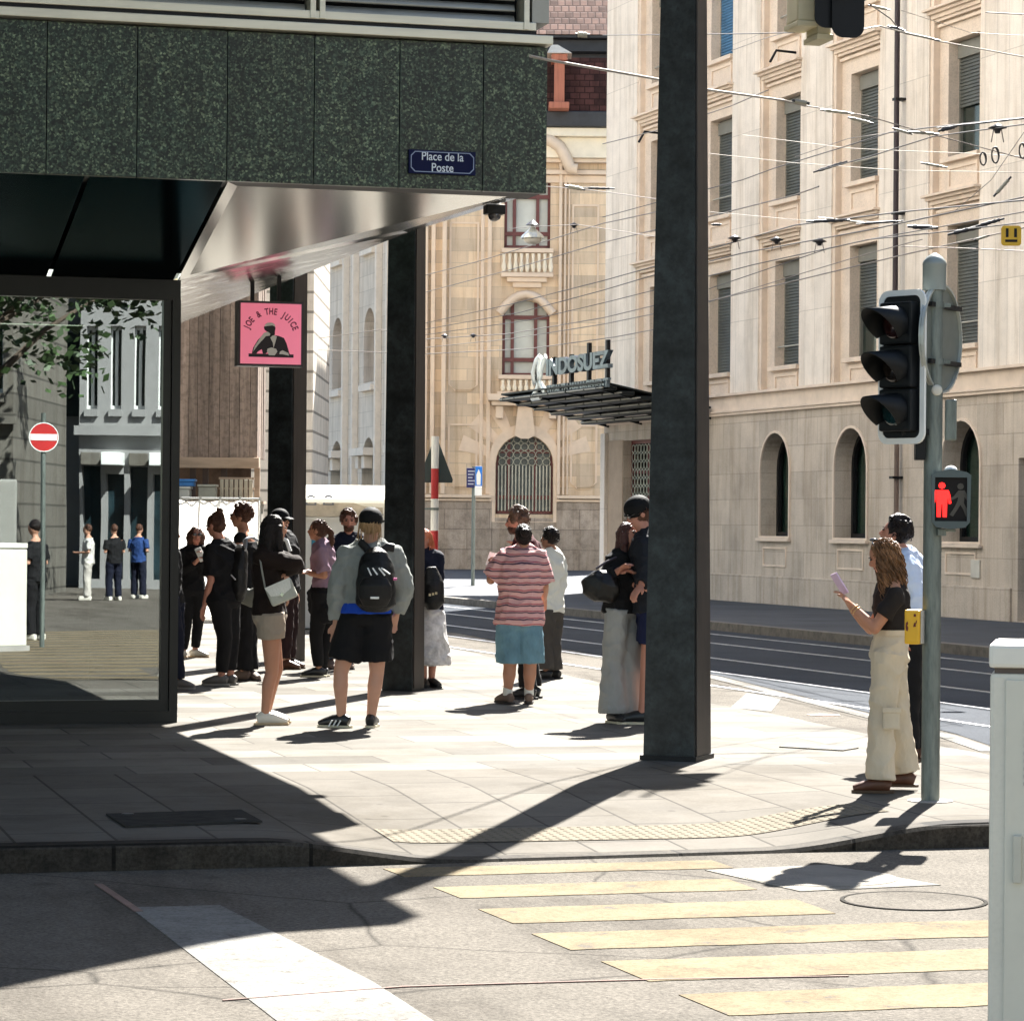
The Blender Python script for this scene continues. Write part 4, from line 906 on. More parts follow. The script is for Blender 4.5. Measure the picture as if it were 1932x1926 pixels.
# ================================================================== TRAFFIC SIGNAL POLE
pf = gp(1755, 1511); pf.z = zs(pf.x, pf.y)
Zq = -sY*0 + (pf.x*sY + pf.y*cY)
TMx = Matrix.Translation((pf.x, pf.y, 0)) @ Matrix.Rotation(-YAW, 4, 'Z')
def T(x, y, d=0.):   # photo pixel at the pole's distance -> frame coordinates
    X, Y = ray(x, y); Z = Zq+d; X0 = pf.x*cY - pf.y*sY
    return Vector((X*Z-X0, d, CH+Y*Z))
tl = thing('traffic_light', 'traffic light on a grey pole with a red pedestrian signal and yellow request box', 'traffic light', TMx)
galv = M('galvanised_pole', (.15, .175, .16), .5, .4, var=.28, vs=9, stretch=(3, 3, .5), bump=.1, bs=30)
zt0 = T(1764, 478).z; zc = T(1764, 545).z
m = MB(TMx); m.tube([(0, 0, pf.z-.02), (0, 0, zc)], .057, 24); m.build('pole', galv, tl)
m = MB(TMx); m.tube([(0, 0, zc-.01), (0, 0, zt0-.075), (0, 0, zt0-.07), (0, 0, zt0-.05), (0, 0, zt0-.02), (0, 0, zt0)], [.074, .074, .076, .070, .045, .012], 24); m.build('pole_cap', M('cap_paint', (.24, .27, .255), .45, .2, var=.08), tl)
m = MB(TMx); disc(m, (0, 0), .14, pf.z-.002, pf.z+.006); m.build('footing_ring', M('footing', (.35, .31, .27), .8), tl)
# vehicle signal: faces left-forward in the picture; local frame of the head
blk = M('signal_black', (.005, .0065, .008), .5, var=.15, vs=6, spec=.25); whp = M('signal_white', (.74, .76, .74), .5, var=.04)
hc = T(1702, 693); hh_ = (T(1702, 548).z-T(1702, 838).z)
ang = math.radians(48)    # turns the face towards the left of the picture
HR = TMx @ Matrix.Translation((hc.x, -.02, hc.z)) @ Matrix.Rotation(-ang, 4, 'Z')
# local: x right across the face, -y out of the face
def rrect(w, h, r, n=5):
    pts = []
    for cx_, cz_, a0 in ((w-r, h-r, 0), (-w+r, h-r, 90), (-w+r, -h+r, 180), (w-r, -h+r, 270)):
        for i in range(n+1): a = math.radians(a0+90*i/n); pts.append((cx_+r*math.cos(a), cz_+r*math.sin(a)))
    return pts
bwid = .185; bh = hh_/2
m = MB(HR); m.prism([rrect(bwid, bh, .07), rrect(bwid-.036, bh-.036, .045)], -.012, .006); m.build('backboard_border', whp, tl)
m = MB(HR); m.prism([rrect(bwid-.037, bh-.037, .045)], -.008, .005); m.build('backboard', blk, tl)
lens_c = [('red_lens', (.018, .004, .004)), ('amber_lens', (.012, .008, .006)), ('green_lens', (.004, .020, .024))]
for i, (nm, col) in enumerate(lens_c):
    z = (1-i)*.268
    b = MB(HR).box(-.128, .128, -.075, .05, z-.130, z+.130, .015).build('signal_chamber', blk, tl)
    m = MB(HR); m.ball((0, -.078, z), (.098, .022, .098), 20, 10); m.build('lens', M(nm, col, .15, coat=.8, var=.2), tl)
    m = MB(HR); vs = []; n = 16
    for k in range(n+1):
        a = math.radians(-38+256*k/n); rr = .108
        ln = .27*max(.22, (.55+.45*math.sin(a)))
        for r_ in (rr, rr-.006): vs += [(r_*math.cos(a), -.07, z+r_*math.sin(a)), (r_*math.cos(a), -.07-ln, z+r_*math.sin(a)-.03)]
    fs = []
    for k in range(n): a = k*4; b_ = a+4; fs += [(a, b_, b_+1, a+1), (a+2, a+3, b_+3, b_+2), (a+1, b_+1, b_+3, a+3)]
    m.add(vs, fs, True); m.build('visor', blk, tl)
m = MB(TMx)
for z in (hc.z+.30, hc.z-.40): MB(TMx).box(-.20, -.03, -.05, .04, z-.02, z+.02, .005).build('mounting_bracket', blk, tl)
m.box(-.115, -.055, -.07, .03, T(0, 838).z-.05, T(0, 800).z, .008); m.build('mounting_bracket', blk, tl)
# round sign seen from behind / edge-on, to the right of the pole
rc = T(1778, 637); RR = Matrix.Rotation(math.radians(61), 4, 'Z')
SM = TMx @ Matrix.Translation((rc.x, .09, rc.z)) @ RR
r_ = (T(0, 534).z - T(0, 742).z)/2
m = MB(SM); n = 40
m.prism([[(r_*math.cos(2*math.pi*i/n), r_*math.sin(2*math.pi*i/n)) for i in range(n)]], -.002, .002); m.build('round_sign', M('sign_back', (.20, .225, .205), .45, .5, var=.15), tl)
m = MB(SM); m.prism([[(r_*math.cos(2*math.pi*i/n), r_*math.sin(2*math.pi*i/n)) for i in range(n)], [((r_-.014)*math.cos(2*math.pi*i/n), (r_-.014)*math.sin(2*math.pi*i/n)) for i in range(n)]], -.02, .012); m.build('round_sign_rim', M('sign_rim', (.5, .53, .50), .4, .5), tl)
m = MB(SM)
for z in (.2, -.15): MB(SM).box(-.22, .30, -.03, -.003, z-.014, z+.014).build('sign_rail', black, tl)
m = MB(TMx)
for z in (rc.z+.2, rc.z-.15): m.tube([(0, 0, z-.02), (0, 0, z+.02)], .064, 20); m.box(.04, .10, -.02, .02, z-.012, z+.012)
m.build('pole_clamp', galv, tl)
q = T(1795, 775); m = MB(TMx); m.box(q.x-.035, q.x+.035, .0, .05, T(0, 815).z, T(0, 738).z, .01); m.build('junction_box', galv, tl)
q = T(1765, 737); m = MB(TMx); m.ball((q.x, -.06, q.z), (.034, .012, .034), 16, 8); m.build('white_disc', M('button_disc', (.62, .60, .52), .6), tl)
# pedestrian signal
a, b = T(1757, 991, -.1), T(1829, 892, -.1); w, h = (b.x-a.x), (b.z-a.z); cxp, czp = (a.x+b.x)/2, (a.z+b.z)/2
PR = TMx @ Matrix.Translation((cxp, -.12, czp)) @ Matrix.Rotation(math.radians(-6), 4, 'Z')
m = MB(PR); ol = [(-w/2, -h/2+.02), (-w/2+.03, -h/2-.012), (0, -h/2-.022), (w/2-.03, -h/2-.012), (w/2, -h/2+.02), (w/2+.006, h/2-.015), (w/2-.02, h/2+.003), (0, h/2+.022), (-w/2+.02, h/2+.003), (-w/2-.006, h/2-.015)]
grn = M('signal_grey_green', (.060, .085, .088), .45, var=.1)
m.prism([ol, rect(-w/2+.018, w/2-.018, -h/2+.026, h/2-.03)], -.04, .10); m.build('pedestrian_signal_case', grn, tl)
MB(PR).box(-w/2+.016, w/2-.016, -.012, .09, -h/2+.024, h/2-.028).build('pedestrian_signal_screen', M('signal_screen', (.005, .004, .005), .5, spec=.2), tl)
def pict(mb, cx_, cz_, s, walk):
    y0, y1 = -.016, -.0125
    def P(pts): mb.prism([[(cx_+a*s, cz_+b*s) for a, b in pts]], y0, y1)
    mb.prism([[(cx_+.10*s*math.cos(k*.7854), cz_+.40*s+.095*s*math.sin(k*.7854)) for k in range(8)]], y0, y1)
    if not walk:
        P([(-.19, .27), (.19, .27), (.24, .12), (.27, -.10), (.20, -.13), (.165, .05), (.15, -.10), (.14, -.5), (.03, -.5), (.015, -.14), (-.015, -.14), (-.03, -.5), (-.14, -.5), (-.15, -.10), (-.165, .05), (-.20, -.13), (-.27, -.10), (-.24, .12)])
    else:
        P([(-.06, .28), (.12, .28), (.2, .15), (.28, -.02), (.22, -.06), (.12, .08), (.10, -.10), (.2, -.28), (.27, -.48), (.17, -.5), (.09, -.3), (0, -.15), (-.09, -.3), (-.22, -.5), (-.32, -.45), (-.17, -.22), (-.08, -.02), (-.07, .08), (-.22, .0), (-.33, -.04), (-.34, .03), (-.2, .1)])
m = MB(PR); pict(m, -.055, -.004, .215, False); m.build('red_figure', emis('signal_red', (1, .012, .010), .55), tl)
m = MB(PR); pict(m, .058, -.004, .205, True); m.build('unlit_figure', M('unlit_figure', (.06, .055, .045), .6, var=.1), tl)
m = MB(PR); m.ball((.0, .03, h/2+.015), (.04, .04, .028)); m.build('beacon', whp, tl)
m = MB(TMx); q = T(1782, 1000); m.box(.02, .07, -.11, .0, q.z-.035, q.z+.01, .006); m.box(.07, .13, -.10, -.06, q.z-.01, q.z+.008, .004); m.build('signal_arm', galv, tl)
# yellow request box
a, b = T(1711, 1215, -.05), T(1741, 1150, -.05); yb_ = M('request_yellow', (.72, .40, .012), .45, var=.05)
YR = TMx @ Matrix.Translation(((a.x+b.x)/2-.003, -.03, (a.z+b.z)/2)) @ Matrix.Rotation(math.radians(-22), 4, 'Z')
w, h = (b.x-a.x)*1.02, b.z-a.z
MB(YR).box(-w/2, w/2, -.05, .045, -h/2, h/2, .014).build('request_box', yb_, tl)
MB(YR).box(w/2+.0005, w/2+.012, -.035, .05, -h/2+.004, h/2-.004, .004).build('request_box_side', M('box_grey_side', (.45, .43, .38), .5), tl)
red_d = M('symbol_dark_red', (.12, .012, .006), .6, var=0); m = MB(YR)
def sym(pts): m.prism([[(a_*w, b_*h) for a_, b_ in pts]], -.0535, -.0508)
sym([(.12, .30), (.26, .30), (.26, .38), (.12, .38)]); sym([(.10, .04), (.17, .14), (.22, .10), (.30, .20), (.33, .17), (.24, .06), (.28, .02), (.10, .0)]); sym([(-.38, .12), (-.26, .16), (-.24, .08), (-.3, .05), (-.22, -.02), (-.26, -.12), (-.36, -.10), (-.40, .0)])
m.build('symbols', red_d, tl)
# ================================================================== hanging signals at the top
Zg = 26.; GM = Matrix.Translation(Vector((sY*Zg, cY*Zg, 0))) @ Matrix.Rotation(-YAW, 4, 'Z')
def G(x, y, Z=None): X, Y = ray(x, y); Z = Z or Zg; return Vector((X*Z, Z-Zg, CH+Y*Z))
cream = M('cream_housing', (.55, .49, .32), .5, var=.08)
def hang_sig(label, x0, x1, yb, hx0, hx1, hb, gro='traffic signals hung over the junction'):
    p = G((x0+x1)/2, yb); t = thing('hanging_traffic_light', label, 'traffic light', GM @ Matrix.Translation(p), gro)
    a = G(x0, yb); b = G(x1, yb); top_ = G(x0, -175).z
    m = MB(GM); w = (b.x-a.x)/2; h = (top_-a.z)/2; P = GM @ Matrix.Translation(((a.x+b.x)/2, -.25, (top_+a.z)/2)) @ Matrix.Rotation(math.radians(14), 4, 'Z')
    m = MB(P); m.prism([rrect(w, h, .10)], 0, .012); m.build('backboard', blk, t)
    c_, d_ = G(hx0, hb), G(hx1, hb); P2 = GM @ Matrix.Translation(((c_.x+d_.x)/2, -.1, 0)) @ Matrix.Rotation(math.radians(14), 4, 'Z'); hw_ = (d_.x-c_.x)/2
    m = MB(P2)
    m.box(-hw_, hw_, -.02, .30, c_.z+.04, top_-.05, .03); m.box(-hw_-.012, hw_+.012, -.04, .32, c_.z+.0, c_.z+.05, .01); m.build('housing', cream, t)
    for i in range(1, 3):
        zc_ = c_.z+.26+.26*i; mm = MB(P); mm.tube([(0, -.005, zc_-((top_+a.z)/2)), (0, -.2, zc_-((top_+a.z)/2)-.02)], [.1, .1], 16, cap=False); mm.build('visor', blk, t)
    m = MB(GM); m.tube([(p.x, 0, top_-.1), (p.x, 0, top_+.6)], .02, 6); m.build('hanger', black, t)
hang_sig('hanging signal with a cream housing and a smaller black backboard, left one at the top', 1530, 1590, 62, 1501, 1537, 55)
hang_sig('hanging signal whose black rounded backboard reaches lowest, right one at the top', 1562, 1626, 80, 1538, 1566, 80)
# ================================================================== yellow tram sign on the wires
Zy = 34.; q = at(1908, 445, Zy); YM = Matrix.Translation(q) @ Matrix.Rotation(-YAW, 4, 'Z'); s_ = 38/FPX*Zy/2
t = thing('tram_wire_sign', 'small yellow square sign with black bars hanging on the overhead wires', 'sign', YM)
m = MB(YM); m.prism([rrect(s_, s_, .04)], 0, .01); m.build('plate', M('sign_yellow', (.66, .40, .02), .5, var=.06), t)
m = MB(YM); m.prism([rect(-.55*s_, -.28*s_, -.15*s_, .72*s_)], -.006, -.001).prism([rect(.28*s_, .55*s_, -.15*s_, .72*s_)], -.006, -.001).prism([rect(-.60*s_, .60*s_, -.62*s_, -.38*s_)], -.006, -.001); m.build('bars', black, t)
# ================================================================== cabinet on the right edge
Zc = 8.6; CM = Matrix.Translation(at(1868, 1215, Zc)*1) @ Matrix.Rotation(-YAW, 4, 'Z'); zt_ = at(1868, 1215, Zc).z
CM = Matrix.Translation((at(1868, 1300, Zc).x, at(1868, 1300, Zc).y, 0)) @ Matrix.Rotation(-YAW-math.radians(11.5), 4, 'Z')
t = thing('utility_cabinet', 'pale grey metal street cabinet cut off by the right edge of the photo', 'cabinet', CM)
cab = M('cabinet_paint', (.60, .59, .51), .55, var=.05, vs=3, fine=.04, fs=60)
zg_ = zt_-(1262-1215)/FPX*Zc
MB(CM).box(0, .60, 0, .45, -.06, zg_-.012, .012).build('body', cab, t)
MB(CM).box(-.004, .605, -.01, .46, zg_+.004, zt_, .012).build('lid', M('cabinet_lid', (.66, .65, .58), .5, var=.05), t)
MB(CM).box(.012, .59, .01, .44, zg_-.013, zg_+.005).build('lid_seal', M('rust_seal', (.10, .08, .07), .8), t)
MB(CM).box(.045, .56, -.008, -.0005, 0.02, zg_-.03, .003).build('door', M('cabinet_door', (.565, .56, .48), .5, var=.05, vs=3), t)
for k in range(9): MB(CM).box(.10, .30, -.012, -.0085, zg_-.16-.022*k, zg_-.150-.022*k).build('vent_slot', black, t)
MB(CM).box(.07, .095, -.022, -.0085, zg_-.62, zg_-.48, .004).build('handle', M('handle_grey', (.46, .46, .40), .5, .2), t)
MB(CM).box(.36, .48, -.0115, -.0085, zg_-.30, zg_-.20).build('label_plate', M('worn_label', (.5, .42, .1), .6, var=.3, vs=20), t)
MB(CM).box(-.03, .63, -.03, .48, RZ-.02, -.061).build('plinth', M('concrete_plinth', (.3, .29, .27), .9), t)
# ================================================================== red and white post, triangle, blue sign
rw0 = gp(818, 1180); Zr = rw0.x*sY+rw0.y*cY
RMx = Matrix.Translation((rw0.x, rw0.y, 0)) @ Matrix.Rotation(-YAW, 4, 'Z'); X0r = rw0.x*cY-rw0.y*sY
def R_(x, y): X, Y = ray(x, y); return X*Zr-X0r, CH+Y*Zr
t = thing('marker_post', 'red and white banded road post beside the middle column', 'post', RMx)
zz_ = [R_(818, y)[1] for y in (823, 884, 941, 1001, 1040, 1100, 1180)]; zz_[-1] = 0
mw = M('band_white', (.70, .68, .62), .5, var=.05); mr = M('band_red', (.42, .02, .02), .45, var=.08)
for i in range(6):
    m = MB(RMx); m.tube([(0, 0, zz_[i+1]+.001), (0, 0, zz_[i]-.001)], .062, 16); m.build('red_band' if i % 2 else 'white_band', mr if i % 2 else mw, t)
tz = R_(818, 960)[1]; m = MB(RMx); m.tube([(0, 0, tz-.02), (0, 0, tz+.02)], .072, 16); m.box(-.32, 0, -.02, .02, tz-.015, tz+.015); m.build('clamp', galv, t)
tri = [(R_(797-8, 909)), (R_(853, 909)), (R_(822, 832))]
cxt, czt = R_(821, 880)
TT = RMx @ Matrix.Translation((0, .12, 0))
t = thing('triangle_sign', 'dark back of a triangular road sign behind the banded post', 'road sign', TT @ Matrix.Translation((cxt, 0, czt)))
x0_, z0_ = R_(790, 910); x1_, _ = R_(853, 910); xt, zt2 = R_(822, 828)
m = MB(TT); m.prism([[(x0_, z0_), (x1_, z0_), (x1_+.01, z0_+.05), (xt+.03, zt2), (xt-.03, zt2), (x0_-.01, z0_+.05)]], 0, .012); m.build('plate', M('dark_sign_back', (.035, .048, .045), .5, .3), t)
m = MB(TT); m.tube([(xt, .05, 0), (xt, .05, zt2)], .03, 8); m.build('pole', galv, t)
b0 = gp(892, 1105); Zb = b0.x*sY+b0.y*cY; BMx = Matrix.Translation((b0.x, b0.y, 0)) @ Matrix.Rotation(-YAW, 4, 'Z'); X0b = b0.x*cY-b0.y*sY
def B_(x, y): X, Y = ray(x, y); return X*Zb-X0b, CH+Y*Zb
t = thing('bus_stop_sign', 'thin pole with navy and bright blue signs in front of the sandstone plinth', 'sign', BMx)
m = MB(BMx); m.tube([(0, 0, 0), (0, 0, B_(895, 880)[1])], .05, 8); m.build('pole', galv, t)
def bplate(nm, x0, x1, y0, y1, mat, dy): a = B_(x0, y1); b = B_(x1, y0); return MB(BMx).box(a[0], b[0], dy-.03, dy, a[1], b[1], .01).build(nm, mat, t)
bplate('navy_plate', 880, 896, 883, 920, M('navy_plate', (.012, .014, .09), .4, var=.1), -.06)
m = MB(BMx)
for i in range(5): a = B_(883, 888+6*i); m.box(a[0], a[0]+.18-.03*(i % 3), -.095, -.0905, a[1]-.03, a[1])
m.build('plate_text', M('plate_text', (.4, .42, .5), .5), t)
bplate('blue_plate', 897, 910, 880, 917, M('bright_blue_plate', (.01, .17, .62), .4, var=.05), -.07)
bplate('white_plate', 896, 909, 918, 935, whp, -.06)
m = MB(BMx); a = B_(903, 915); b = B_(903, 885); m.prism([[(a[0]-.05, a[1]), (a[0]+.05, a[1]), (a[0]+.06, b[1]-.15), (a[0], b[1]), (a[0]-.06, b[1]-.15)]], -.108, -.101); m.build('arrow', whp, t)
# ================================================================== OVERHEAD WIRES
wd = M('wire_dark', (.055, .05, .05), .5, .5); wl_ = M('wire_bright', (.38, .35, .31), .45, .3); wm = M('wire_grey', (.22, .19, .17), .5, .4)
wires = [ # points in the photo, distance at each end, radius, material, label
 ([(1000, 106), (1037, 114), (1247, 151), (1338, 170), (1480, 190), (1520, 200)], 20, 27, .0105, wl_, 'thick bright wire sloping down from the green stone corner past the tall column'),
 ([(1520, 200), (1600, 213), (1640, 220), (1700, 238), (1932, 300)], 27, 33, .006, wm, 'wire continuing right from the end of the thick bright wire'),
 ([(1137, 67), (1260, 66), (1420, 64), (1500, 62)], 40, 30, .006, wd, 'dark level wire leading to the hanging signals'),
 ([(1380, 96), (1440, 74), (1500, 56)], 45, 36, .006, wm, 'short wire rising steeply to the hanging signals'),
 ([(1590, 62), (1660, 50), (1700, 60), (1770, 78), (1932, 108)], 26, 32, .007, wl_, 'pale wire running right from the hanging signals at the top'),
 ([(1640, 8), (1680, 36), (1700, 60)], 26, 28, .006, wd, 'short dark wire dropping to the pale wire by the signals'),
 ([(1700, 20), (1830, 62), (1932, 68)], 34, 38, .004, wl_, 'thin pale wire near the upper right corner'),
 ([(1860, 24), (1932, 28)], 30, 31, .006, wd, 'short dark wire at the top of the right edge'),
 ([(1137, 272), (1250, 244), (1380, 200), (1450, 170)], 62, 50, .010, wm, 'wire crossing behind the column above the second shutter row'),
 ([(1137, 410), (1240, 382), (1400, 340), (1460, 318), (1600, 275), (1680, 250), (1780, 238), (1932, 222)], 60, 32, .008, wd, 'dark trolley wire rising right over the upper shutters'),
 ([(1500, 296), (1600, 262), (1640, 256), (1800, 235)], 48, 36, .006, wm, 'second wire joining the dark trolley wire at the upper shutters'),
 ([(800, 520), (900, 494), (1040, 452), (1137, 422), (1240, 400)], 90, 62, .012, wm, 'long wire across the sandstone wall above the upper pale window panes'),
 ([(800, 552), (960, 510), (1137, 458), (1245, 432), (1500, 368), (1545, 352)], 90, 45, .011, wm, 'long wire across the sandstone wall below the upper window'),
 ([(800, 610), (960, 575), (1137, 530), (1245, 500), (1338, 470), (1500, 425), (1700, 400), (1932, 378)], 90, 30, .009, wd, 'long wire from the middle column to the far right at lamp height'),
 ([(800, 622), (980, 590), (1137, 548), (1245, 516), (1400, 478), (1640, 434), (1800, 400), (1932, 372)], 88, 31, .009, wd, 'long wire just below the one at lamp height'),
 ([(800, 632), (1000, 604), (1137, 572), (1245, 545), (1420, 500), (1640, 452), (1760, 440), (1932, 420)], 86, 32, .008, wd, 'third long wire fanning out from the middle column to the right'),
 ([(800, 656), (960, 640), (1137, 612), (1245, 590), (1500, 530), (1700, 482), (1932, 430)], 86, 34, .009, wm, 'fourth long wire fanning out from the middle column'),
 ([(590, 640), (720, 622), (800, 640), (960, 630), (1137, 600), (1245, 574)], 95, 62, .011, wm, 'wire passing in front of the pale building and the sandstone wall'),
 ([(590, 660), (800, 668), (1000, 658), (1160, 636), (1245, 620)], 95, 62, .011, wm, 'lowest wire passing in front of the pale building'),
 ([(1338, 570), (1500, 520), (1640, 478), (1740, 452)], 50, 38, .007, wm, 'wire ending behind the top of the traffic light pole'),
 ([(1400, 255), (1600, 280), (1700, 285), (1830, 290), (1932, 296)], 44, 36, .005, wl_, 'thin pale wire across the upper right shutters'),
 ([(1338, 290), (1500, 308), (1700, 322), (1932, 326)], 44, 36, .005, wl_, 'second thin pale wire across the upper right shutters'),
 ([(1338, 400), (1500, 415), (1640, 418)], 44, 38, .005, wl_, 'short thin pale wire joining the cross fitting left of the drain pipe'),
 ([(1030, 352), (1100, 357), (1240, 376)], 52, 46, .007, wm, 'wire from the bright fitting beside the green stone corner'),
 ([(960, 432), (1005, 428), (1090, 424), (1245, 448)], 56, 46, .006, wm, 'wire carrying the street lamp by the soffit corner'),
 ([(1700, 465), (1800, 468), (1932, 474)], 34, 32, .006, wm, 'wire running level behind the yellow sign'),
 ([(1800, 400), (1870, 340), (1932, 250)], 34, 30, .004, wm, 'thin wire rising steeply at the right edge'),
 ([(1545, 322), (1640, 296), (1760, 258), (1932, 235)], 40, 32, .008, wd, 'dark wire ending in a thick rod over the upper shutters'),
 ([(1338, 545), (1560, 470), (1640, 452), (1932, 400)], 48, 32, .007, wd, 'dark wire above the lower shutters'),
]
for pts, za_, zb_, r, mt, lab in wires:
    L_ = len(pts)-1; P = []
    x_a, x_b = pts[0][0], pts[-1][0]
    for (x, y) in pts:
        u = (x-x_a)/(x_b-x_a); P.append(at(x, y, 1/((1-u)/za_+u/zb_)))
    t = thing('overhead_wire', lab, 'wire', Matrix.Translation(P[0]), 'tram wires strung over the street')
    m = MB(); m.wire(P, r, 0, 5); m.build('wire', mt, t)
# insulators and fittings
ins_l = M('insulator_pale', (.30, .28, .22), .5, var=.1); ins_d = M('insulator_dark', (.03, .028, .032), .4)
def fit(label, a, b, Z, r, mat, cat='insulator', name='wire_insulator'):
    p, q = at(*a, Z), at(*b, Z); t = thing(name, label, cat, Matrix.Translation(p), 'fittings on the tram wires')
    m = MB(); n = 7; m.tube([p.lerp(q, i/n) for i in range(n+1)], [r*(1.1 if i % 2 else .85)*.68 for i in range(n+1)], 8); m.build('body', mat, t)
    MB().tube([p.lerp(q, -.25), p], r*.4, 6).build('end_cap', ins_d, t); MB().tube([q, q.lerp(p, -.25)], r*.4, 6).build('end_cap', ins_d, t)
for i, (lab, a, b, Z, r, mt) in enumerate([
 ('bright fitting on the thick wire over the upper shutters', (1500, 191), (1522, 195), 25, .030, ins_l),
 ('pale rod where the thick bright wire ends', (1558, 209), (1600, 214), 27, .02, ins_l),
 ('pale rod just below the end of the thick bright wire', (1608, 224), (1640, 232), 27, .022, ins_l),
 ('pale fitting left of the drain pipe at the wire crossing', (1690, 244), (1715, 252), 30, .02, ins_l),
 ('pale fitting right of the drain pipe at the wire crossing', (1724, 250), (1762, 253), 30, .022, ins_l),
 ('dark fitting over the fifth shutter column', (1776, 246), (1800, 240), 31, .03, ins_d),
 ('dark thick rod on the wire at the right edge', (1800, 238), (1931, 224), 31, .014, ins_d),
 ('dark rod over the gap between two upper shutters', (1545, 322), (1588, 308), 40, .03, ins_d),
 ('pale rod above the lower shutters right of the drain pipe', (1745, 309), (1778, 315), 36, .022, ins_l),
 ('pale fitting near the looped cables', (1880, 365), (1902, 340), 32, .03, ins_l),
 ('dark boat shaped fitting left of the drain pipe', (1535, 418), (1590, 416), 38, .03, ins_d),
 ('bright fitting on top of the dark boat shaped one', (1560, 412), (1625, 420), 38, .014, ins_l),
 ('dark rod right of the boat shaped fitting', (1630, 422), (1690, 418), 37, .022, ins_d),
 ('dark fitting just right of the drain pipe', (1722, 428), (1760, 430), 36, .04, ins_d),
 ('dark knuckle above the traffic light pole', (1800, 440), (1850, 428), 34, .035, ins_d),
 ('dark rod pointing towards the yellow sign', (1850, 425), (1886, 415), 33, .03, ins_d),
 ('pale rod left of the yellow sign', (1842, 452), (1862, 446), 33, .022, ins_l),
 ('bright fitting by the lower edge of the green stone corner', (1072, 352), (1098, 357), 50, .05, ins_l),
 ('dark rod in front of the bank edge', (1110, 355), (1150, 356), 50, .03, ins_d),
 ('bright fitting in front of the dark slate roof', (1090, 66), (1108, 67), 34, .05, ins_l),
 ('pale clip on the wire right of the hanging signals', (1645, 12), (1672, 18), 27, .018, ins_l),
 ('dark knuckle where the wires meet right of the signals', (1680, 52), (1702, 58), 28, .03, ins_d),
 ('pale rod on the wire right of the drain pipe at the top', (1704, 62), (1760, 74), 28, .016, ins_l),
 ('dark short rod over the lower left shutter', (1345, 424), (1358, 424), 44, .03, ins_d)]): fit(lab, a, b, Z, r, mt)
# loops of cable and small dark pulleys
def pulley(x, y, Z, label):
    p = at(x, y, Z); t = thing('wire_pulley', label, 'pulley', Matrix.Translation(p), 'small dark pulleys on the wires')
    m = MB(Matrix.Translation(p) @ Matrix.Rotation(-YAW, 4, 'Z')); m.tube([(0, 0, .05), (0, 0, .03), (0, 0, .0), (0, 0, -.02), (0, 0, -.06)], [.01, .05, .11, .04, .03], 10); m.build('body', ins_d, t)
    m = MB(Matrix.Translation(p) @ Matrix.Rotation(-YAW, 4, 'Z')); m.tube([(-.04, 0, 0), (-.07, 0, -.16)], .008, 4).tube([(.04, 0, 0), (.07, 0, -.16)], .008, 4); m.build('clip', wm, t)
for x, y, Z, lab in [(1386, 450, 44, 'dark pulley just right of the tall column'), (1465, 453, 43, 'dark pulley over the third shutter column'), (1546, 456, 42, 'dark pulley left of the fourth shutter column'), (1083, 425, 58, 'dark pulley in front of the sandstone wall beside the lamp'), (1882, 242, 33, 'dark pulley near the right edge above the cable loops'), (839, 634, 75, 'small dark pulley beside the middle column'), (893, 633, 75, 'small dark pulley above the blue signs')]: pulley(x, y, Z, lab)
def loop(x, y, rx, ry, Z, label):
    p = at(x, y, Z); k = Z/FPX; t = thing('cable_loop', label, 'cable', Matrix.Translation(p), 'loops of spare cable on the wires')
    m = MB(Matrix.Translation(p) @ Matrix.Rotation(-YAW, 4, 'Z')); 
    for j in range(2): m.tube([(rx*k*math.cos(w*math.pi/8+j*.2)*(1-.1*j), .02*j, ry*k*math.sin(w*math.pi/8)) for w in range(17)], .008, 5, cap=False)
    m.build('cable', wd, t)
loop(1878, 293, 7, 15, 32, 'oval cable loop left of the bright fitting at the right edge'); loop(1929, 285, 6, 14, 31, 'oval cable loop cut by the right edge'); loop(1855, 300, 6, 12, 33, 'fainter oval cable loop left of the other two')
p = at(1005, 446, 56); LMx = Matrix.Translation(p) @ Matrix.Rotation(-YAW, 4, 'Z')
t = thing('hanging_lamp', 'glass domed street lamp hung on wires beside the soffit corner', 'street lamp', LMx); k = 56/FPX
m = MB(LMx); m.tube([(0, 0, 22*k), (0, 0, 14*k), (0, 0, 9*k), (0, 0, 2*k), (0, 0, -4*k)], [.02, .06, .12, .20, .23], 16); m.build('dome', M('lamp_dome_glass', (.55, .55, .48), .15, .3, coat=.6), t)
m = MB(LMx); m.ball((0, 0, -6*k), (.17, .17, .10)); m.build('lamp_bowl', M('lamp_bowl_glass', (.62, .58, .50), .3), t)
m = MB(LMx); m.tube([(0, 0, 30*k), (0, 0, 21*k)], [.03, .14], 8); m.build('lamp_hanger', ins_d, t)
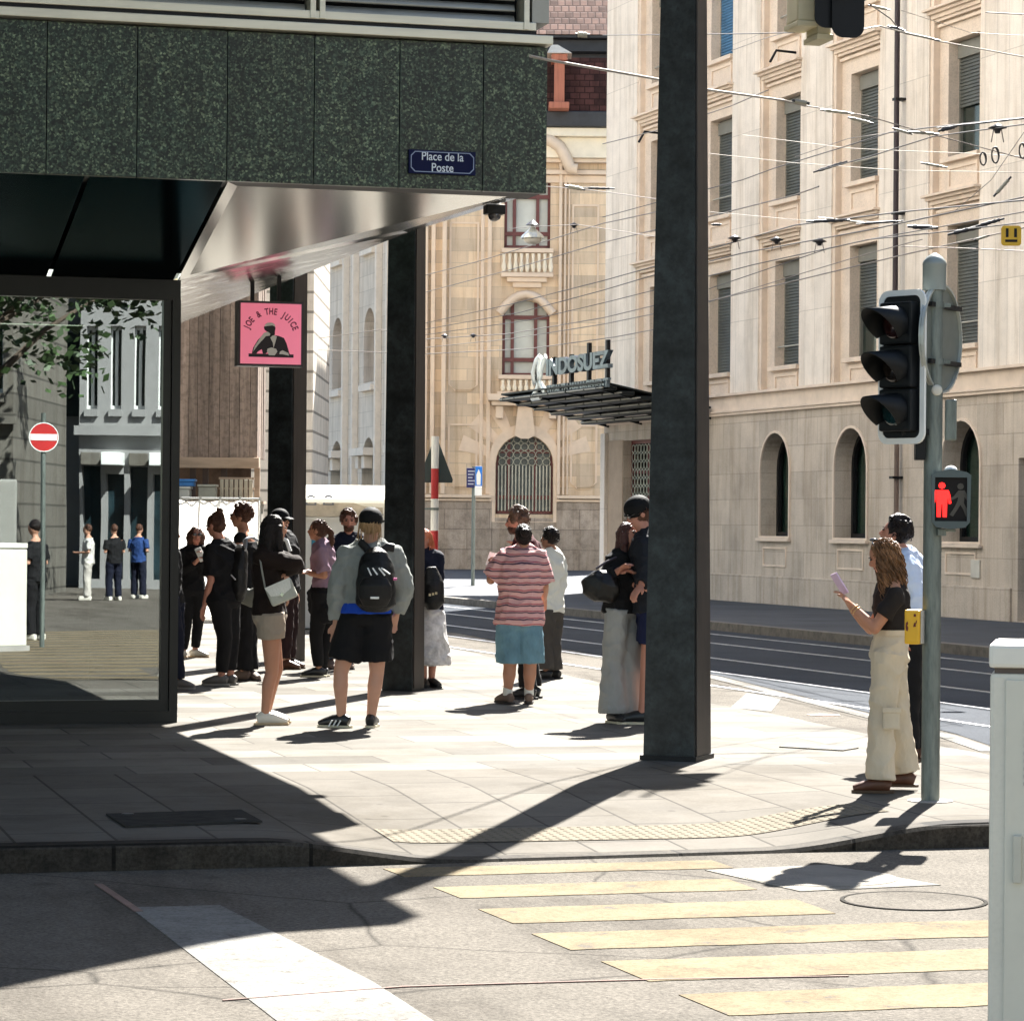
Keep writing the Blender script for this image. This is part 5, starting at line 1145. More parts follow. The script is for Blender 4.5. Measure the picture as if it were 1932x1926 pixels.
# ================================================================== THE SQUARE BEHIND THE CAMERA (seen in the shop window)
def env_building(name, label, xa, xb, Zv, ztop, mat, rows=3, cols=5, zs0=4.2, dh=3.4, shop=None, win=None):
    a, b = mir(xa, 900, Zv), mir(xb, 900, Zv)       # ends of the face as mirrored points
    d = Vector((b.x-a.x, b.y-a.y, 0)); w = d.length; d.normalize(); nrm = Vector((-d.y, d.x, 0))   # nrm towards the square
    if nrm.y < 0: nrm = -nrm
    Mx = basis((a.x, a.y, 0), d, -nrm, (0, 0, 1))
    t = thing(name, label, 'building', Mx)
    cw = w/cols; ops = []
    for r in range(rows):
        for c_ in range(cols): x = cw*(c_+.5); ops.append(rect(x-cw*.24, x+cw*.24, zs0+r*dh+.3, zs0+r*dh+2.5))
    if shop:
        for c_ in range(cols): ops.append(rect(cw*(c_+.12), cw*(c_+.88), .1, 2.9 if c_ % 2 else 3.1))
    MB(Mx).prism([rect(0, w, -.2, ztop)]+ops, 0, .4).build('wall', mat, t)
    MB(Mx).box(0, w, .41, 8, -.2, ztop-.01).build('core_wall', mat, t)
    for r in range(rows):
        for c_ in range(cols):
            x = cw*(c_+.5); f = MB(Mx).prism([rect(x-cw*.24, x+cw*.24, zs0+r*dh+.3, zs0+r*dh+2.5), rect(x-cw*.19, x-.04, zs0+r*dh+.4, zs0+r*dh+2.4), rect(x+.04, x+cw*.19, zs0+r*dh+.4, zs0+r*dh+2.4)], .2, .3).build('window', whp, t)
            MB(Mx).box(x-cw*.24, x+cw*.24, .31, .33, zs0+r*dh+.3, zs0+r*dh+2.5).build('pane', gdark, f)
            MB(Mx).box(x-cw*.28, x+cw*.28, -.12, -.001, zs0+r*dh+.1, zs0+r*dh+.28).build('sill', mat, t)
    MB(Mx).box(-.1, w+.1, -.25, .0, zs0-.4, zs0-.15).build('ledge', mat, t)
    if shop:
        MB(Mx).box(cw*.1, w-cw*.1, .3, .35, .1, 3.2).build('shop_front', shop, t)
        for c_ in range(cols): MB(Mx).box(cw*(c_+.1), cw*(c_+.9), -.9 if c_ % 2 else -.15, -.002, 3.12, 3.45, .02).build('awning', whp if c_ % 2 else ev_b, t)
    return t, Mx, w
ev_w = M('render_white', (.24, .24, .235), .8, var=.06); ev_d = M('render_dark', (.05, .06, .068), .7, var=.25, vs=1); ev_b = ashlar('render_beige', (.15, .14, .12), 1.4, .5, .03, mk=.5)
teal = M('teal_shopfront', (.012, .026, .032), .3, var=.6, vs=1.2)
env_building('white_building', 'white building with dark shop front reflected in the right half of the shop window', 150, 330, 78, 30, ev_w, 7, 4, 4.3, 3.3, teal)
env_building('dark_building', 'dark narrow building with tall windows reflected in the middle of the shop window', 34, 149, 84, 30, ev_d, 7, 6, 4.2, 3.4)
env_building('beige_building', 'beige banded stone building reflected at the left edge of the shop window', -420, 24, 66, 30, ev_b, 7, 6, 4.2, 3.4)
c = mir(14, 1000, 47); Mx = Matrix.Translation((c.x, c.y, 0))
t = thing('stone_pillar', 'pale stone pillar base reflected at the left edge of the shop window', 'pillar', Mx)
MB(Mx).box(-.9, .12, -.4, .4, RZ, 2.3, .04).build('shaft', M('pale_pillar', (.22, .22, .20), .8, var=.08), t); MB(Mx).box(-.95, .16, -.5, .5, RZ-.02, .6, .04).build('plinth', M('pale_pillar_base', (.2, .2, .18), .8), t)
# no-entry sign
p = mir(84, 825, 42); Mx = basis(p, (1, 0, 0), (0, -1, 0), (0, 0, 1))
Mx = Matrix.Translation(p) @ Matrix.Rotation(math.pi, 4, 'Z')
t = thing('no_entry_sign', 'red no-entry sign on a pole reflected in the shop window', 'road sign', Mx)
r = .20; n = 32
m = MB(Mx); m.prism([[(r*math.cos(2*math.pi*i/n), r*math.sin(2*math.pi*i/n)) for i in range(n)]], -.01, .0); m.build('plate', mr, t)
m = MB(Mx); m.prism([rect(-.19, .19, -.045, .045)], -.016, -.0105); m.build('white_bar', whp, t)
m = MB(Mx); m.prism([[((r+.012)*math.cos(2*math.pi*i/n), (r+.012)*math.sin(2*math.pi*i/n)) for i in range(n)], [(r*math.cos(2*math.pi*i/n), r*math.sin(2*math.pi*i/n)) for i in range(n)]], -.012, .002); m.build('rim', whp, t)
m = MB(Mx); m.tube([(0, .04, RZ-p.z), (0, .04, .35)], .035, 10); m.build('pole', galv, t)
# leafy tree over the square (its underside shows at the top of the pane)
def leaf_tree(c, label, R=(5.5, 3.5, 2.2), zc=8.2, n=5200, seed=3):
    rnd = random.Random(seed); t = thing('street_tree', label, 'tree', Matrix.Translation((c.x, c.y, RZ)))
    m = MB(); m.tube([(c.x, c.y, RZ), (c.x+.1, c.y, 2.5), (c.x, c.y+.1, 5.0), (c.x+.1, c.y, 8)], [.28, .22, .17, .06], 10)
    for i in range(9):
        a = i*2.3; m.tube([(c.x, c.y, 4.0+.3*i), (c.x+1.6*math.cos(a), c.y+1.2*math.sin(a), 5.6+.3*i), (c.x+3.2*math.cos(a), c.y+2.2*math.sin(a), 6.6+.32*i)], [.10, .06, .02], 6)
    m.build('trunk', M('bark', (.10, .075, .055), .9, var=.3, vs=6), t)
    vs = []; fs = []; cl = [(Vector((rnd.gauss(0, .5)*R[0], rnd.gauss(0, .5)*R[1], rnd.gauss(0, .5)*R[2])), .5+rnd.random()*.8) for _ in range(46)]
    for i in range(n):
        cc_, rr = cl[i % len(cl)]; v = Vector((rnd.gauss(0, 1), rnd.gauss(0, 1), rnd.gauss(0, .7))); v = v.normalized()*rr*(rnd.random()**.4)
        p_ = Vector((c.x, c.y, zc))+cc_+v; a = Vector((rnd.uniform(-1, 1), rnd.uniform(-1, 1), rnd.uniform(-.5, .5))).normalized(); b = a.cross(Vector((rnd.uniform(-1, 1), rnd.uniform(-1, 1), rnd.uniform(-1, 1)))).normalized(); s_ = .08+.07*rnd.random(); k = len(vs)
        vs += [p_-a*s_, p_+b*s_*.6, p_+a*s_, p_-b*s_*.6]; fs.append((k, k+1, k+2, k+3))
    m = MB(); m.add(vs, fs); m.build('crown', M('leaf_green', (.045, .085, .025), .6, var=.4, vs=3, isl=.5), t)
leaf_tree(mir(-60, 500, 60), 'leafy green tree whose crown is reflected along the top of the shop window', R=(9, 4, 1.5), zc=7.3, n=8000)
leaf_tree(mir(-150, 500, 58), 'second leafy tree further left behind the square', zc=6.8, seed=9)
leaf_tree(Vector((-8.5, 6.5, 0)), 'unseen leafy tree added left of the viewer to block sky light', R=(5, 5, 1.6), zc=8.5, n=6000, seed=21)  # out of view, added to block sky light over the shaded pavement
# unseen bulk added behind the camera to keep sky light off shaded ground
bt_ = thing('sky_blocking_building', 'large unseen building added behind the viewer to block sky light', 'building', Matrix.Translation((24, -30, 0)))
m = MB(); m.box(6, 70, -46, -32, RZ, 24); m.build('wall', ev_w, bt_)
m = MB()
for i in range(14):
    for j in range(3): m.box(9+4.3*i, 11+4.3*i, -31.99, -31.9, 4.5+3.6*j, 6.8+3.6*j)
m.build('windows', gdark, bt_)

# parked scooters-free clutter: cafe parasols and bollards standing on the square behind the viewer
def parasol(x, Z_, col, label):
    p = mir(x, 1120, Z_); Mx = Matrix.Translation((p.x, p.y, RZ)); t = thing('cafe_parasol', label, 'parasol', Mx)
    MB(Mx).tube([(0, 0, 0), (0, 0, 2.5)], .03, 8).build('pole', galv, t)
    m = MB(Mx); n = 8; vs = [(0, 0, 2.6)]+[(1.3*math.cos(2*math.pi*i/n), 1.3*math.sin(2*math.pi*i/n), 2.1) for i in range(n)]+[(0, 0, 2.56)]+[(1.29*math.cos(2*math.pi*i/n), 1.29*math.sin(2*math.pi*i/n), 2.07) for i in range(n)]
    m.add(vs, [(0, 1+i, 1+(i+1) % n) for i in range(n)]+[(n+1, n+2+(i+1) % n, n+2+i) for i in range(n)]+[(1+i, n+2+i, n+2+(i+1) % n, 1+(i+1) % n) for i in range(n)]); m.build('canopy', M('parasol_cloth', col, .8), t)
parasol(290, 84, (.20, .13, .03), 'yellow parasol reflected high at the right of the shop window')
# ================================================================== PEOPLE
_tex = bpy.data.textures.new('folds', 'MUSGRAVE'); _tex.musgrave_type = 'RIDGED_MULTIFRACTAL'; _tex.noise_scale = .13; _tex.octaves = 2; _tex.noise_intensity = .5
_tex2 = bpy.data.textures.new('strands', 'CLOUDS'); _tex2.noise_scale = .03; _tex2.noise_depth = 2
def fuse(mb, name, mat, parent, voxel=.011, smooth=3, disp=0., tex=None, keep=False):
    me = mb.mesh(name, parent); o = bpy.data.objects.new(name, me); C.objects.link(o)
    r = o.modifiers.new('r', 'REMESH'); r.mode = 'VOXEL'; r.voxel_size = voxel; r.use_smooth_shade = True
    if smooth: s_ = o.modifiers.new('s', 'SMOOTH'); s_.iterations = smooth; s_.factor = .5
    if disp: d = o.modifiers.new('d', 'DISPLACE'); d.texture = tex or _tex; d.strength = disp; d.mid_level = .5; d.texture_coords = 'LOCAL'
    dg = bpy.context.evaluated_depsgraph_get(); m2 = bpy.data.meshes.new_from_object(o.evaluated_get(dg))
    o.modifiers.clear(); o.data = m2; bpy.data.meshes.remove(me); m2.materials.clear(); m2.materials.append(mat)
    m2.polygons.foreach_set('use_smooth', [True]*len(m2.polygons))
    if parent is not None: o.parent = parent; FR[o.name] = FR[parent.name]
    return o
def cloth(name, col, var=.12, rough=.85, bs=14, bump=.5): return M(name, col, rough, var=var, vs=5, bump=bump, bs=bs, stretch=(1, 1, .5), spec=.2)
def skin(name, col):
    m = M(name, col, .5, var=.06, vs=8, spec=.35); p = m.node_tree.nodes['Principled BSDF']; p.inputs['Subsurface Weight'].default_value = .12; p.inputs['Subsurface Radius'].default_value = (.03, .012, .006); p.inputs['Subsurface Scale'].default_value = .4; return m
def stripes(name, base, dark, red):
    m, n, l, p = _nt(name); tc = n.new('ShaderNodeTexCoord').outputs['Object']; s = n.new('ShaderNodeSeparateXYZ'); 
    nv = n.new('ShaderNodeMixRGB'); nv.inputs[0].default_value = .06; l.new(tc, nv.inputs[1]); nz = n.new('ShaderNodeTexNoise'); nz.inputs['Scale'].default_value = 5; l.new(tc, nz.inputs['Vector']); l.new(nz.outputs['Color'], nv.inputs[2]); l.new(nv.outputs[0], s.inputs[0])
    mt = n.new('ShaderNodeMath'); mt.operation = 'MULTIPLY'; mt.inputs[1].default_value = 1/.062; l.new(s.outputs[2], mt.inputs[0])
    fr_ = n.new('ShaderNodeMath'); fr_.operation = 'FRACT'; l.new(mt.outputs[0], fr_.inputs[0])
    r = n.new('ShaderNodeValToRGB'); r.color_ramp.interpolation = 'CONSTANT'; l.new(fr_.outputs[0], r.inputs[0]); e = r.color_ramp.elements
    e[0].color = (*base, 1); e[1].position = .36; e[1].color = (*dark, 1)
    for ps, c_ in ((.56, base), (.64, red), (.80, base)): x = e.new(ps); x.color = (*c_, 1)
    l.new(r.outputs[0], p.inputs['Base Color']); p.inputs['Roughness'].default_value = .9
    b = n.new('ShaderNodeBump'); b.inputs['Strength'].default_value = .5; b.inputs['Distance'].default_value = .02; l.new(_noise(n, l, tc, 12, 3), b.inputs['Height']); l.new(b.outputs[0], p.inputs['Normal']); return m
sk_l = skin('skin_light', (.46, .25, .17)); sk_m = skin('skin_tan', (.40, .195, .12)); sk_r = skin('skin_rosy', (.43, .20, .14))
h_dk = M('hair_dark', (.012, .008, .007), .4, spec=.2, var=.3, vs=9, stretch=(5, 5, .6), bump=.6, bs=30); h_br = M('hair_brown', (.075, .034, .021), .4, spec=.2, var=.35, vs=9, stretch=(5, 5, .6), bump=.6, bs=30)
h_cb = M('hair_chestnut', (.24, .125, .062), .5, spec=.2, var=.4, vs=8, bump=.6, bs=30, isl=.6); h_bl = M('hair_blond', (.36, .22, .10), .5, var=.3, vs=9, stretch=(5, 5, .6), bump=.6)
eye_m = M('eye_dark', (.015, .010, .008), .3, var=0); lip_m = M('lips', (.30, .09, .07), .5, var=0); lens_m = M('sunglass_lens', (.010, .007, .006), .15, coat=1, var=0)
Bk = cloth('black_cloth', (.008, .008, .009)); Nv = cloth('navy_cloth', (.007, .009, .020)); Br = cloth('brown_knit', (.014, .008, .006))
def person(label, foot, top, yaw, g=1., head=None, fyaw=None, pitch=0., neck=None, hip=None, sh_=None, el=None, wr_=None, kn=None, an=None, toe=None, skin_=None, topc=None, bottom=None, shoes=None, hair=None, beard=None, glasses=None, cap=None, vox=.011, fem=False, hands=True, group=None, handdir=None, neckz=1.03):
    c = gp(*foot); c.z = zs(c.x, c.y) if c.y < 19.6 else 0.; c = gp(*foot, c.z)
    Z = c.x*sY+c.y*cY; X0 = c.x*cY-c.y*sY
    Mx = Matrix.Translation(c) @ Matrix.Rotation(-YAW, 4, 'Z')
    def P(x, y, d=0.): X, Y = ray(x, y); return Vector((X*(Z+d)-X0, d, CH-c.z+Y*(Z+d)))
    H = P(foot[0], top).z
    t = thing('person', label, 'person', Mx, group)
    ya = math.radians(yaw); f = Vector((math.sin(ya), math.cos(ya), 0)); r = Vector((math.cos(ya), -math.sin(ya), 0)); up = Vector((0, 0, 1))
    s = H/1.7
    if r.x < 0 or (abs(r.x) < .2 and False): side = -1
    else: side = 1
    # index 0 = left in the picture (or nearer to the viewer in profile)
    sg = [-1, 1] if r.x >= 0 else [1, -1]
    if abs(r.x) < .3: sg = [1, -1] if r.y < 0 else [-1, 1]
    hipc = P(*hip) if hip else Vector((0, 0, .52*H)); neckp = P(*neck) if neck else Vector((hipc.x*.5, hipc.y, .845*H))
    hc = P(*head) if head else Vector((neckp.x, neckp.y, H-.115*s)) + f*.02
    def J(lst, i, default):
        if lst and lst[i]: return P(*lst[i])
        return default
    SW = (.17 if not fem else .155)*s*g**.5; HW = .085*s
    S = [J(sh_, i, neckp - up*.055*s + r*sg[i]*SW) for i in (0, 1)]
    Hp = [hipc + r*sg[i]*HW - up*.02 for i in (0, 1)]
    A = [J(an, i, Vector((0, 0, .085*s)) + r*sg[i]*.10*s) for i in (0, 1)]
    K = [J(kn, i, (Hp[i]*.48+A[i]*.52)+f*.03*s) for i in (0, 1)]
    E_ = [J(el, i, S[i] + r*sg[i]*.05*s - up*.29*s - f*.02) for i in (0, 1)]
    W_ = [J(wr_, i, E_[i] - up*.24*s + f*.08) for i in (0, 1)]
    tdir = []
    for i in (0, 1):
        a = math.radians((toe[i] if toe else yaw)); tdir.append(Vector((math.sin(a), math.cos(a), 0)))
    shd = (S[1]-S[0]); shd = Vector((shd.x, shd.y, 0)); shd = shd.normalized() if shd.length > .05 else r
    def torso(mb, pad=0., hem=0., z1=1., tight=1.):
        up_ = neckp-hipc
        L_ = [(-.16, .135, .10), (-.06, .165, .125), (.10, .155, .112), (.32, .132, .098), (.55, .150, .112), (.75, .158, .112), (.88, .145, .092), (.96, .105, .078), (1.0, .074, .066), (1.05, .060, .056)]
        pts = []; rr = []
        def at_u(u):
            if u <= L_[0][0]: return L_[0][1:]
            for (u0, a0, b0), (u1, a1, b1) in zip(L_, L_[1:]):
                if u <= u1: w = (u-u0)/(u1-u0); return (a0+(a1-a0)*w, b0+(b1-b0)*w)
            return L_[-1][1:]
        us_ = sorted({max(hem, L_[0][0]), min(z1, L_[-1][0])} | {u for u, a, b in L_ if hem < u < z1})
        for u in us_:
            a, b = at_u(u)
            gg = g if u < .8 else g**.5
            pts.append(hipc+up_*u); rr.append(((a*s*gg*(1.04 if fem and u < .15 else 1)*(.94 if fem and .2 < u < .9 else 1)+pad)*tight, (b*s*gg+pad)*tight))
        mb.tube(pts, rr, 18, side=shd); return mb
    # ---- body
    b = MB(Mx); torso(b)
    fy = math.radians(fyaw if fyaw is not None else yaw); pt = math.radians(pitch)
    hf = Vector((math.sin(fy)*math.cos(pt), math.cos(fy)*math.cos(pt), math.sin(pt))); hr_ = Vector((math.cos(fy), -math.sin(fy), 0)); hu = hr_.cross(hf)
    HRm = Matrix((hr_, hf, hu)).transposed()
    k = s*.97
    b.tube([neckp-up*.03, hc-up*.06*k-hf*.015], [.058*k*g**.4, .052*k*g**.4], 12)
    b.ball(hc+hu*.012*k-hf*.012*k, (.074*k, .094*k, .098*k), 18, 12, HRm); b.ball(hc-hu*.052*k+hf*.016*k, (.056*k, .068*k, .060*k), 14, 9, HRm); b.ball(hc-hu*.085*k+hf*.052*k, (.028*k, .024*k, .022*k), 10, 7, HRm)
    b.tube([hc+hf*.078*k+hu*.012*k, hc+hf*.098*k-hu*.022*k, hc+hf*.085*k-hu*.034*k], [.008*k, .015*k, .012*k], 8)
    for q in (-1, 1): b.ball(hc+hr_*.076*k*q-hf*.008*k-hu*.012*k, (.010*k, .020*k, .030*k), 10, 7, HRm)
    for i in (0, 1): b.tube([neckp+up*.015, neckp.lerp(S[i], .5)+up*.016*s, S[i]+up*.006], [.045*s, .042*s, .042*s], 10)
    for i in (0, 1):
        gg = g**.7
        b.tube([S[i], S[i].lerp(E_[i], .5), E_[i]], [.050*s*gg, .045*s*gg, .037*s*gg], 12); b.tube([E_[i], E_[i].lerp(W_[i], .35), W_[i]], [.037*s*gg, .038*s*gg, .025*s*gg**.5], 12); b.ball(S[i], .052*s*gg); b.ball(E_[i], .038*s*gg)
        b.tube([Hp[i]+up*.02, Hp[i].lerp(K[i], .45), K[i]], [.092*s*gg, .078*s*gg, .054*s*gg], 14)
        b.tube([K[i], K[i].lerp(A[i], .30)-f*.012, K[i].lerp(A[i], .62)-f*.006, A[i]], [.053*s*gg, .055*s*gg, .043*s*gg, .034*s*gg**.5], 14); b.ball(K[i], .054*s*gg)
        ft = Vector((A[i].x, A[i].y, max(.045, A[i].z-.05*s))); b.tube([ft-tdir[i]*.02, ft+tdir[i]*.10*s-up*.01, ft+tdir[i]*.17*s-up*.015], [.034*s, .032*s, .024*s], 10); b.tube([A[i], ft], [.034*s, .036*s], 10)
        if hands:
            hd = (W_[i]-E_[i]).normalized()
            if handdir and handdir[i]: hd = Vector(handdir[i]).normalized()
            sd = hd.cross(up); sd = sd.normalized() if sd.length > .2 else r
            nn = sd.cross(hd).normalized()
            pc = W_[i]+hd*.050*s; R3 = Matrix((sd, hd, nn)).transposed()
            b.tube([W_[i]-hd*.01, W_[i]+hd*.03*s, pc+hd*.028*s], [(.025*s, .020*s), (.036*s, .016*s), (.038*s, .014*s)], 10, side=sd)
            for q in range(4):
                o_ = pc+hd*.025*s+sd*(q-1.5)*.019*s; ln = (.068, .078, .074, .058)[q]*s
                b.tube([o_, o_+hd*ln*.45-nn*.004, o_+hd*ln*.8-nn*ln*.28, o_+hd*ln*.92-nn*ln*.55], [.0095*s, .009*s, .0085*s, .007*s], 7)
            o_ = W_[i]+hd*.02*s-sd*.028*s; b.tube([o_, o_+hd*.03*s-sd*.022*s-nn*.01, o_+hd*.062*s-sd*.024*s-nn*.02], [.013*s, .011*s, .008*s], 7)
    body = fuse(b, 'body', skin_ or sk_l, t, voxel=min(vox, .0085), smooth=3)
    # ---- face
    if abs(math.degrees(math.atan2(hf.x, hf.y))) > 35:
        for q in (-1, 1):
            m = MB(Mx); m.ball(hc+hr_*.031*k*q+hf*.079*k+hu*.010*k, (.014*k, .008*k, .007*k), 8, 6, HRm); m.build('eye', eye_m, t)
            m = MB(Mx); m.tube([hc+hr_*(.015*k*q)+hf*.086*k+hu*.026*k, hc+hr_*(.050*k*q)+hf*.074*k+hu*.027*k], [.004*k, .003*k], 6); m.build('eyebrow', h_dk, t)
        m = MB(Mx); m.ball(hc+hf*.081*k-hu*.055*k, (.024*k, .008*k, .007*k), 10, 6, HRm); m.build('mouth', lip_m, t)
    # ---- trousers, shorts, skirts
    def legs(mb, mat, to, ra, name, flare=None, pad=.016):
        for i in (0, 1):
            gg = g**.7; p0, p1, p2 = Hp[i]+up*.03, K[i], A[i]
            if to <= 1: pts = [p0, p0.lerp(p1, .5*to), p0.lerp(p1, to)]; rr = [.10*s*gg+pad, (.088*s*gg+pad)*ra[0], (.08*s*gg+pad)*ra[1]]
            else:
                e = to-1; pts = [p0, p0.lerp(p1, .5), p1, p1.lerp(p2, .5*e), p1.lerp(p2, e)]; rr = [.10*s*gg+pad, (.084*s*gg+pad)*ra[0], (.060*s*gg+pad)*ra[1], (.052*s*gg+pad)*ra[2], (.040*s*gg+pad)*ra[3]]
            mb.tube(pts, rr, 16)
            if to > 1.1: mb.ball(K[i], .055*s*gg+pad)
    bt, bm_, *bo = bottom
    m = MB(Mx); torso(m, .016, -.2, .14 if bt != 'high' else .30)
    if bt in ('pants', 'high', 'wide', 'leggings', 'flared'):
        ra = {'pants': (1.0, 1.08, 1.2, 1.5), 'high': (1.02, 1.12, 1.36, 1.80), 'wide': (1.1, 1.4, 1.85, 2.5), 'leggings': (.95, .96, 1.02, 1.0), 'flared': (1.08, 1.3, 1.75, 2.4)}[bt]
        legs(m, bm_, bo[0] if bo else 1.93, ra, 'trousers', pad=.018 if bt != 'leggings' else .017); fuse(m, 'trousers', bm_, t, vox*1.1, 2, .022 if bt != 'leggings' else .008)
    elif bt == 'shorts':
        legs(m, bm_, bo[0], bo[1], 'shorts', pad=.02); fuse(m, 'shorts', bm_, t, vox*1.1, 2, .018)
    elif bt == 'skirt':
        z = bo[0]; m.tube([hipc+up*.06, hipc-up*.1, Vector((hipc.x, hipc.y, z))], [(.16*s, .13*s), (.205*s, .18*s), (.27*s, .25*s)], 20, side=r); fuse(m, 'skirt', bm_, t, vox*1.1, 2, .03)
    # ---- shirt / jacket
    tm, sleeve, hem, pad = topc
    m = MB(Mx); torso(m, pad, hem, neckz)
    if neckz > .95:
        for i in (0, 1): m.tube([neckp+up*.012, neckp.lerp(S[i], .5)+up*.020*s, S[i]+up*.012], [.045*s+pad*.5, .045*s+pad*.6, .045*s+pad*.6], 10)
    for i in (0, 1):
        gg = g**.7; m.ball(S[i]+up*.002, .056*s*gg+pad*.7)
        if sleeve > 0:
            p0, p1, p2 = S[i], E_[i], W_[i]
            m.tube([p0, p0.lerp(p1, min(1, sleeve*2)*.5), p0.lerp(p1, min(1, sleeve*2))], [.057*s*gg+pad*.8, .053*s*gg+pad, .048*s*gg+pad*1.15], 14)
            if sleeve > .5: m.ball(p1, .048*s*gg+pad*1.1); e = (sleeve-.5)*2; m.tube([p1, p1.lerp(p2, .5*e), p1.lerp(p2, e)], [.047*s*gg+pad*1.1, .045*s*gg+pad, .034*s*gg+pad*.8], 14)
    fuse(m, 'top', tm, t, vox*1.05, 2, .020 if pad < .03 else .032)
    # ---- shoes
    for i in (0, 1):
        shm, som = shoes; ft = Vector((A[i].x, A[i].y, 0)); zb_ = max(0.0, A[i].z-.095*s)
        m = MB(Mx); sd = Vector((-tdir[i].y, tdir[i].x, 0))
        m.tube([ft-tdir[i]*.065*s+up*(.045*s+zb_), ft-tdir[i]*.02*s+up*(.060*s+zb_), ft+tdir[i]*.06*s+up*(.056*s+zb_), ft+tdir[i]*.13*s+up*(.042*s+zb_), ft+tdir[i]*.185*s+up*(.030*s+zb_)], [(.034*s, .04*s), (.042*s, .056*s), (.044*s, .046*s), (.046*s, .034*s), (.03*s, .02*s)], 14, side=sd)
        sh1 = fuse(m, 'shoe', shm, t, .008, 2)
        m = MB(Mx); ol = [(-.085, -.028), (-.03, -.04), (.06, -.042), (.14, -.048), (.185, -.03), (.195, 0), (.185, .03), (.14, .048), (.06, .042), (-.03, .04), (-.082, .026), (-.09, 0)]
        pts = [ft+tdir[i]*a*s+sd*bb*s+up*zb_ for a, bb in ol]; n_ = len(pts)
        m.add([p+up*.002 for p in pts]+[p+up*.020*s for p in pts], [tuple(range(n_)), tuple(range(2*n_-1, n_-1, -1))]+[(q, (q+1) % n_, (q+1) % n_+n_, q+n_) for q in range(n_)]); m.build('sole', som, sh1)
    # ---- hair
    if hair:
        ht, hm = hair; m = MB(Mx); hb = hc+hu*.022*k-hf*.022*k
        m.ball(hb-(hu*.035*k if cap else hu*0), (.083*k, .096*k, .100*k) if not cap else (.080*k, .088*k, .080*k), 18, 12, HRm)
        if ht in ('long', 'pony', 'bob', 'bun', 'highbun'): m.ball(hb-hu*.035*k-hf*.022*k, (.080*k, .078*k, .075*k), 14, 9, HRm)
        if ht == 'long':
            m.tube([hb+hu*.02-hf*.03*k, hb-hu*.09-hf*.045*k, hb-up*.20*s-hf*.06*k, hb-up*.33*s-hf*.05*k, hb-up*.42*s-hf*.03*k], [(.085*k, .07*k), (.098*k, .062*k), (.10*k, .052*k), (.085*k, .040*k), (.04*k, .02*k)], 16, side=hr_)
            for q in (-1, 1): m.tube([hb+hr_*.06*k*q+hf*.02*k, hb+hr_*.080*k*q-hu*.10*k+hf*.02*k, hb+hr_*.085*k*q-up*.24*s+hf*.03*k, hb+hr_*.08*k*q-up*.34*s+hf*.035*k], [.04*k, .038*k, .03*k, .012*k], 10)
        elif ht == 'big':
            m.ball(hb-hu*.05*k-hf*.02*k, (.125*k, .10*k, .12*k), 16, 10, HRm); m.ball(hb-hu*.14*k-hf*.02*k, (.12*k, .07*k, .09*k), 16, 10, HRm)
        elif ht == 'pony':
            m.tube([hb-hf*.085*k-hu*.0, hb-hf*.135*k-hu*.05, hb-hf*.145*k-up*.15*s, hb-hf*.12*k-up*.27*s], [.034*k, .034*k, .030*k, .010*k], 10)
        elif ht == 'bun': m.ball(hb-hf*.11*k+hu*.02*k, .048*k)
        elif ht == 'highbun': m.ball(hb-hf*.07*k+hu*.105*k, (.036*k, .036*k, .042*k)); m.tube([hb-hf*.07*k+hu*.06*k, hb-hf*.07*k+hu*.1*k], .025*k, 8)
        elif ht == 'curly':
            rnd = random.Random(len(label))
            for q in range(60):
                a = rnd.uniform(0, 6.28); e = rnd.uniform(-.25, 1.4); v = Vector((math.cos(a)*math.cos(e), math.sin(a)*math.cos(e), math.sin(e)))
                if v.y > .45 and v.z < .55: continue
                if cap and v.z > -.25: continue
                m.ball(hb+hu*.01+HRm @ Vector((v.x*.084*k, v.y*.094*k, v.z*.104*k)), .019*k+.008*rnd.random(), 7, 5)
        if ht == 'ringlets':
            fuse(m, 'hair', hm, t, .008, 1, .02, _tex2)
            rnd = random.Random(5); m = MB(Mx)
            for q in range(330):
                a = rnd.uniform(2.85, 6.57); e = rnd.uniform(-.2, 1.2); v = Vector((math.cos(a)*math.cos(e), math.sin(a)*math.cos(e), math.sin(e)))
                p0 = hb+HRm @ Vector((v.x*.083*k, v.y*.096*k, v.z*.100*k)); out_ = HRm @ Vector((v.x, v.y*1.0, 0)); L_ = rnd.uniform(.24, .46)*s; ph = rnd.uniform(0, 6.28); pts = []; rr = []
                for w in range(15):
                    u = w/14; hx = .013*math.cos(ph+u*15); hy = .013*math.sin(ph+u*15)
                    pts.append(p0+out_*(.010+.030*math.sin(u*2.2))+Vector((hx-.0*u, hy, -L_*u))+(-hf*.03*u)); rr.append(.0046*(1-.55*u)+.001)
                m.tube(pts, rr, 5)
            m.build('ringlets', hm, t)
        else:
            fuse(m, 'hair', hm, t, .008, 1, .022 if ht != 'curly' else .01, _tex2)
            rnd = random.Random(len(label)+7); m = MB(Mx); Ls = {'long': .40, 'pony': .0, 'bob': .10, 'bun': .0, 'highbun': .0, 'curly': .035, 'big': .24}[ht]*s
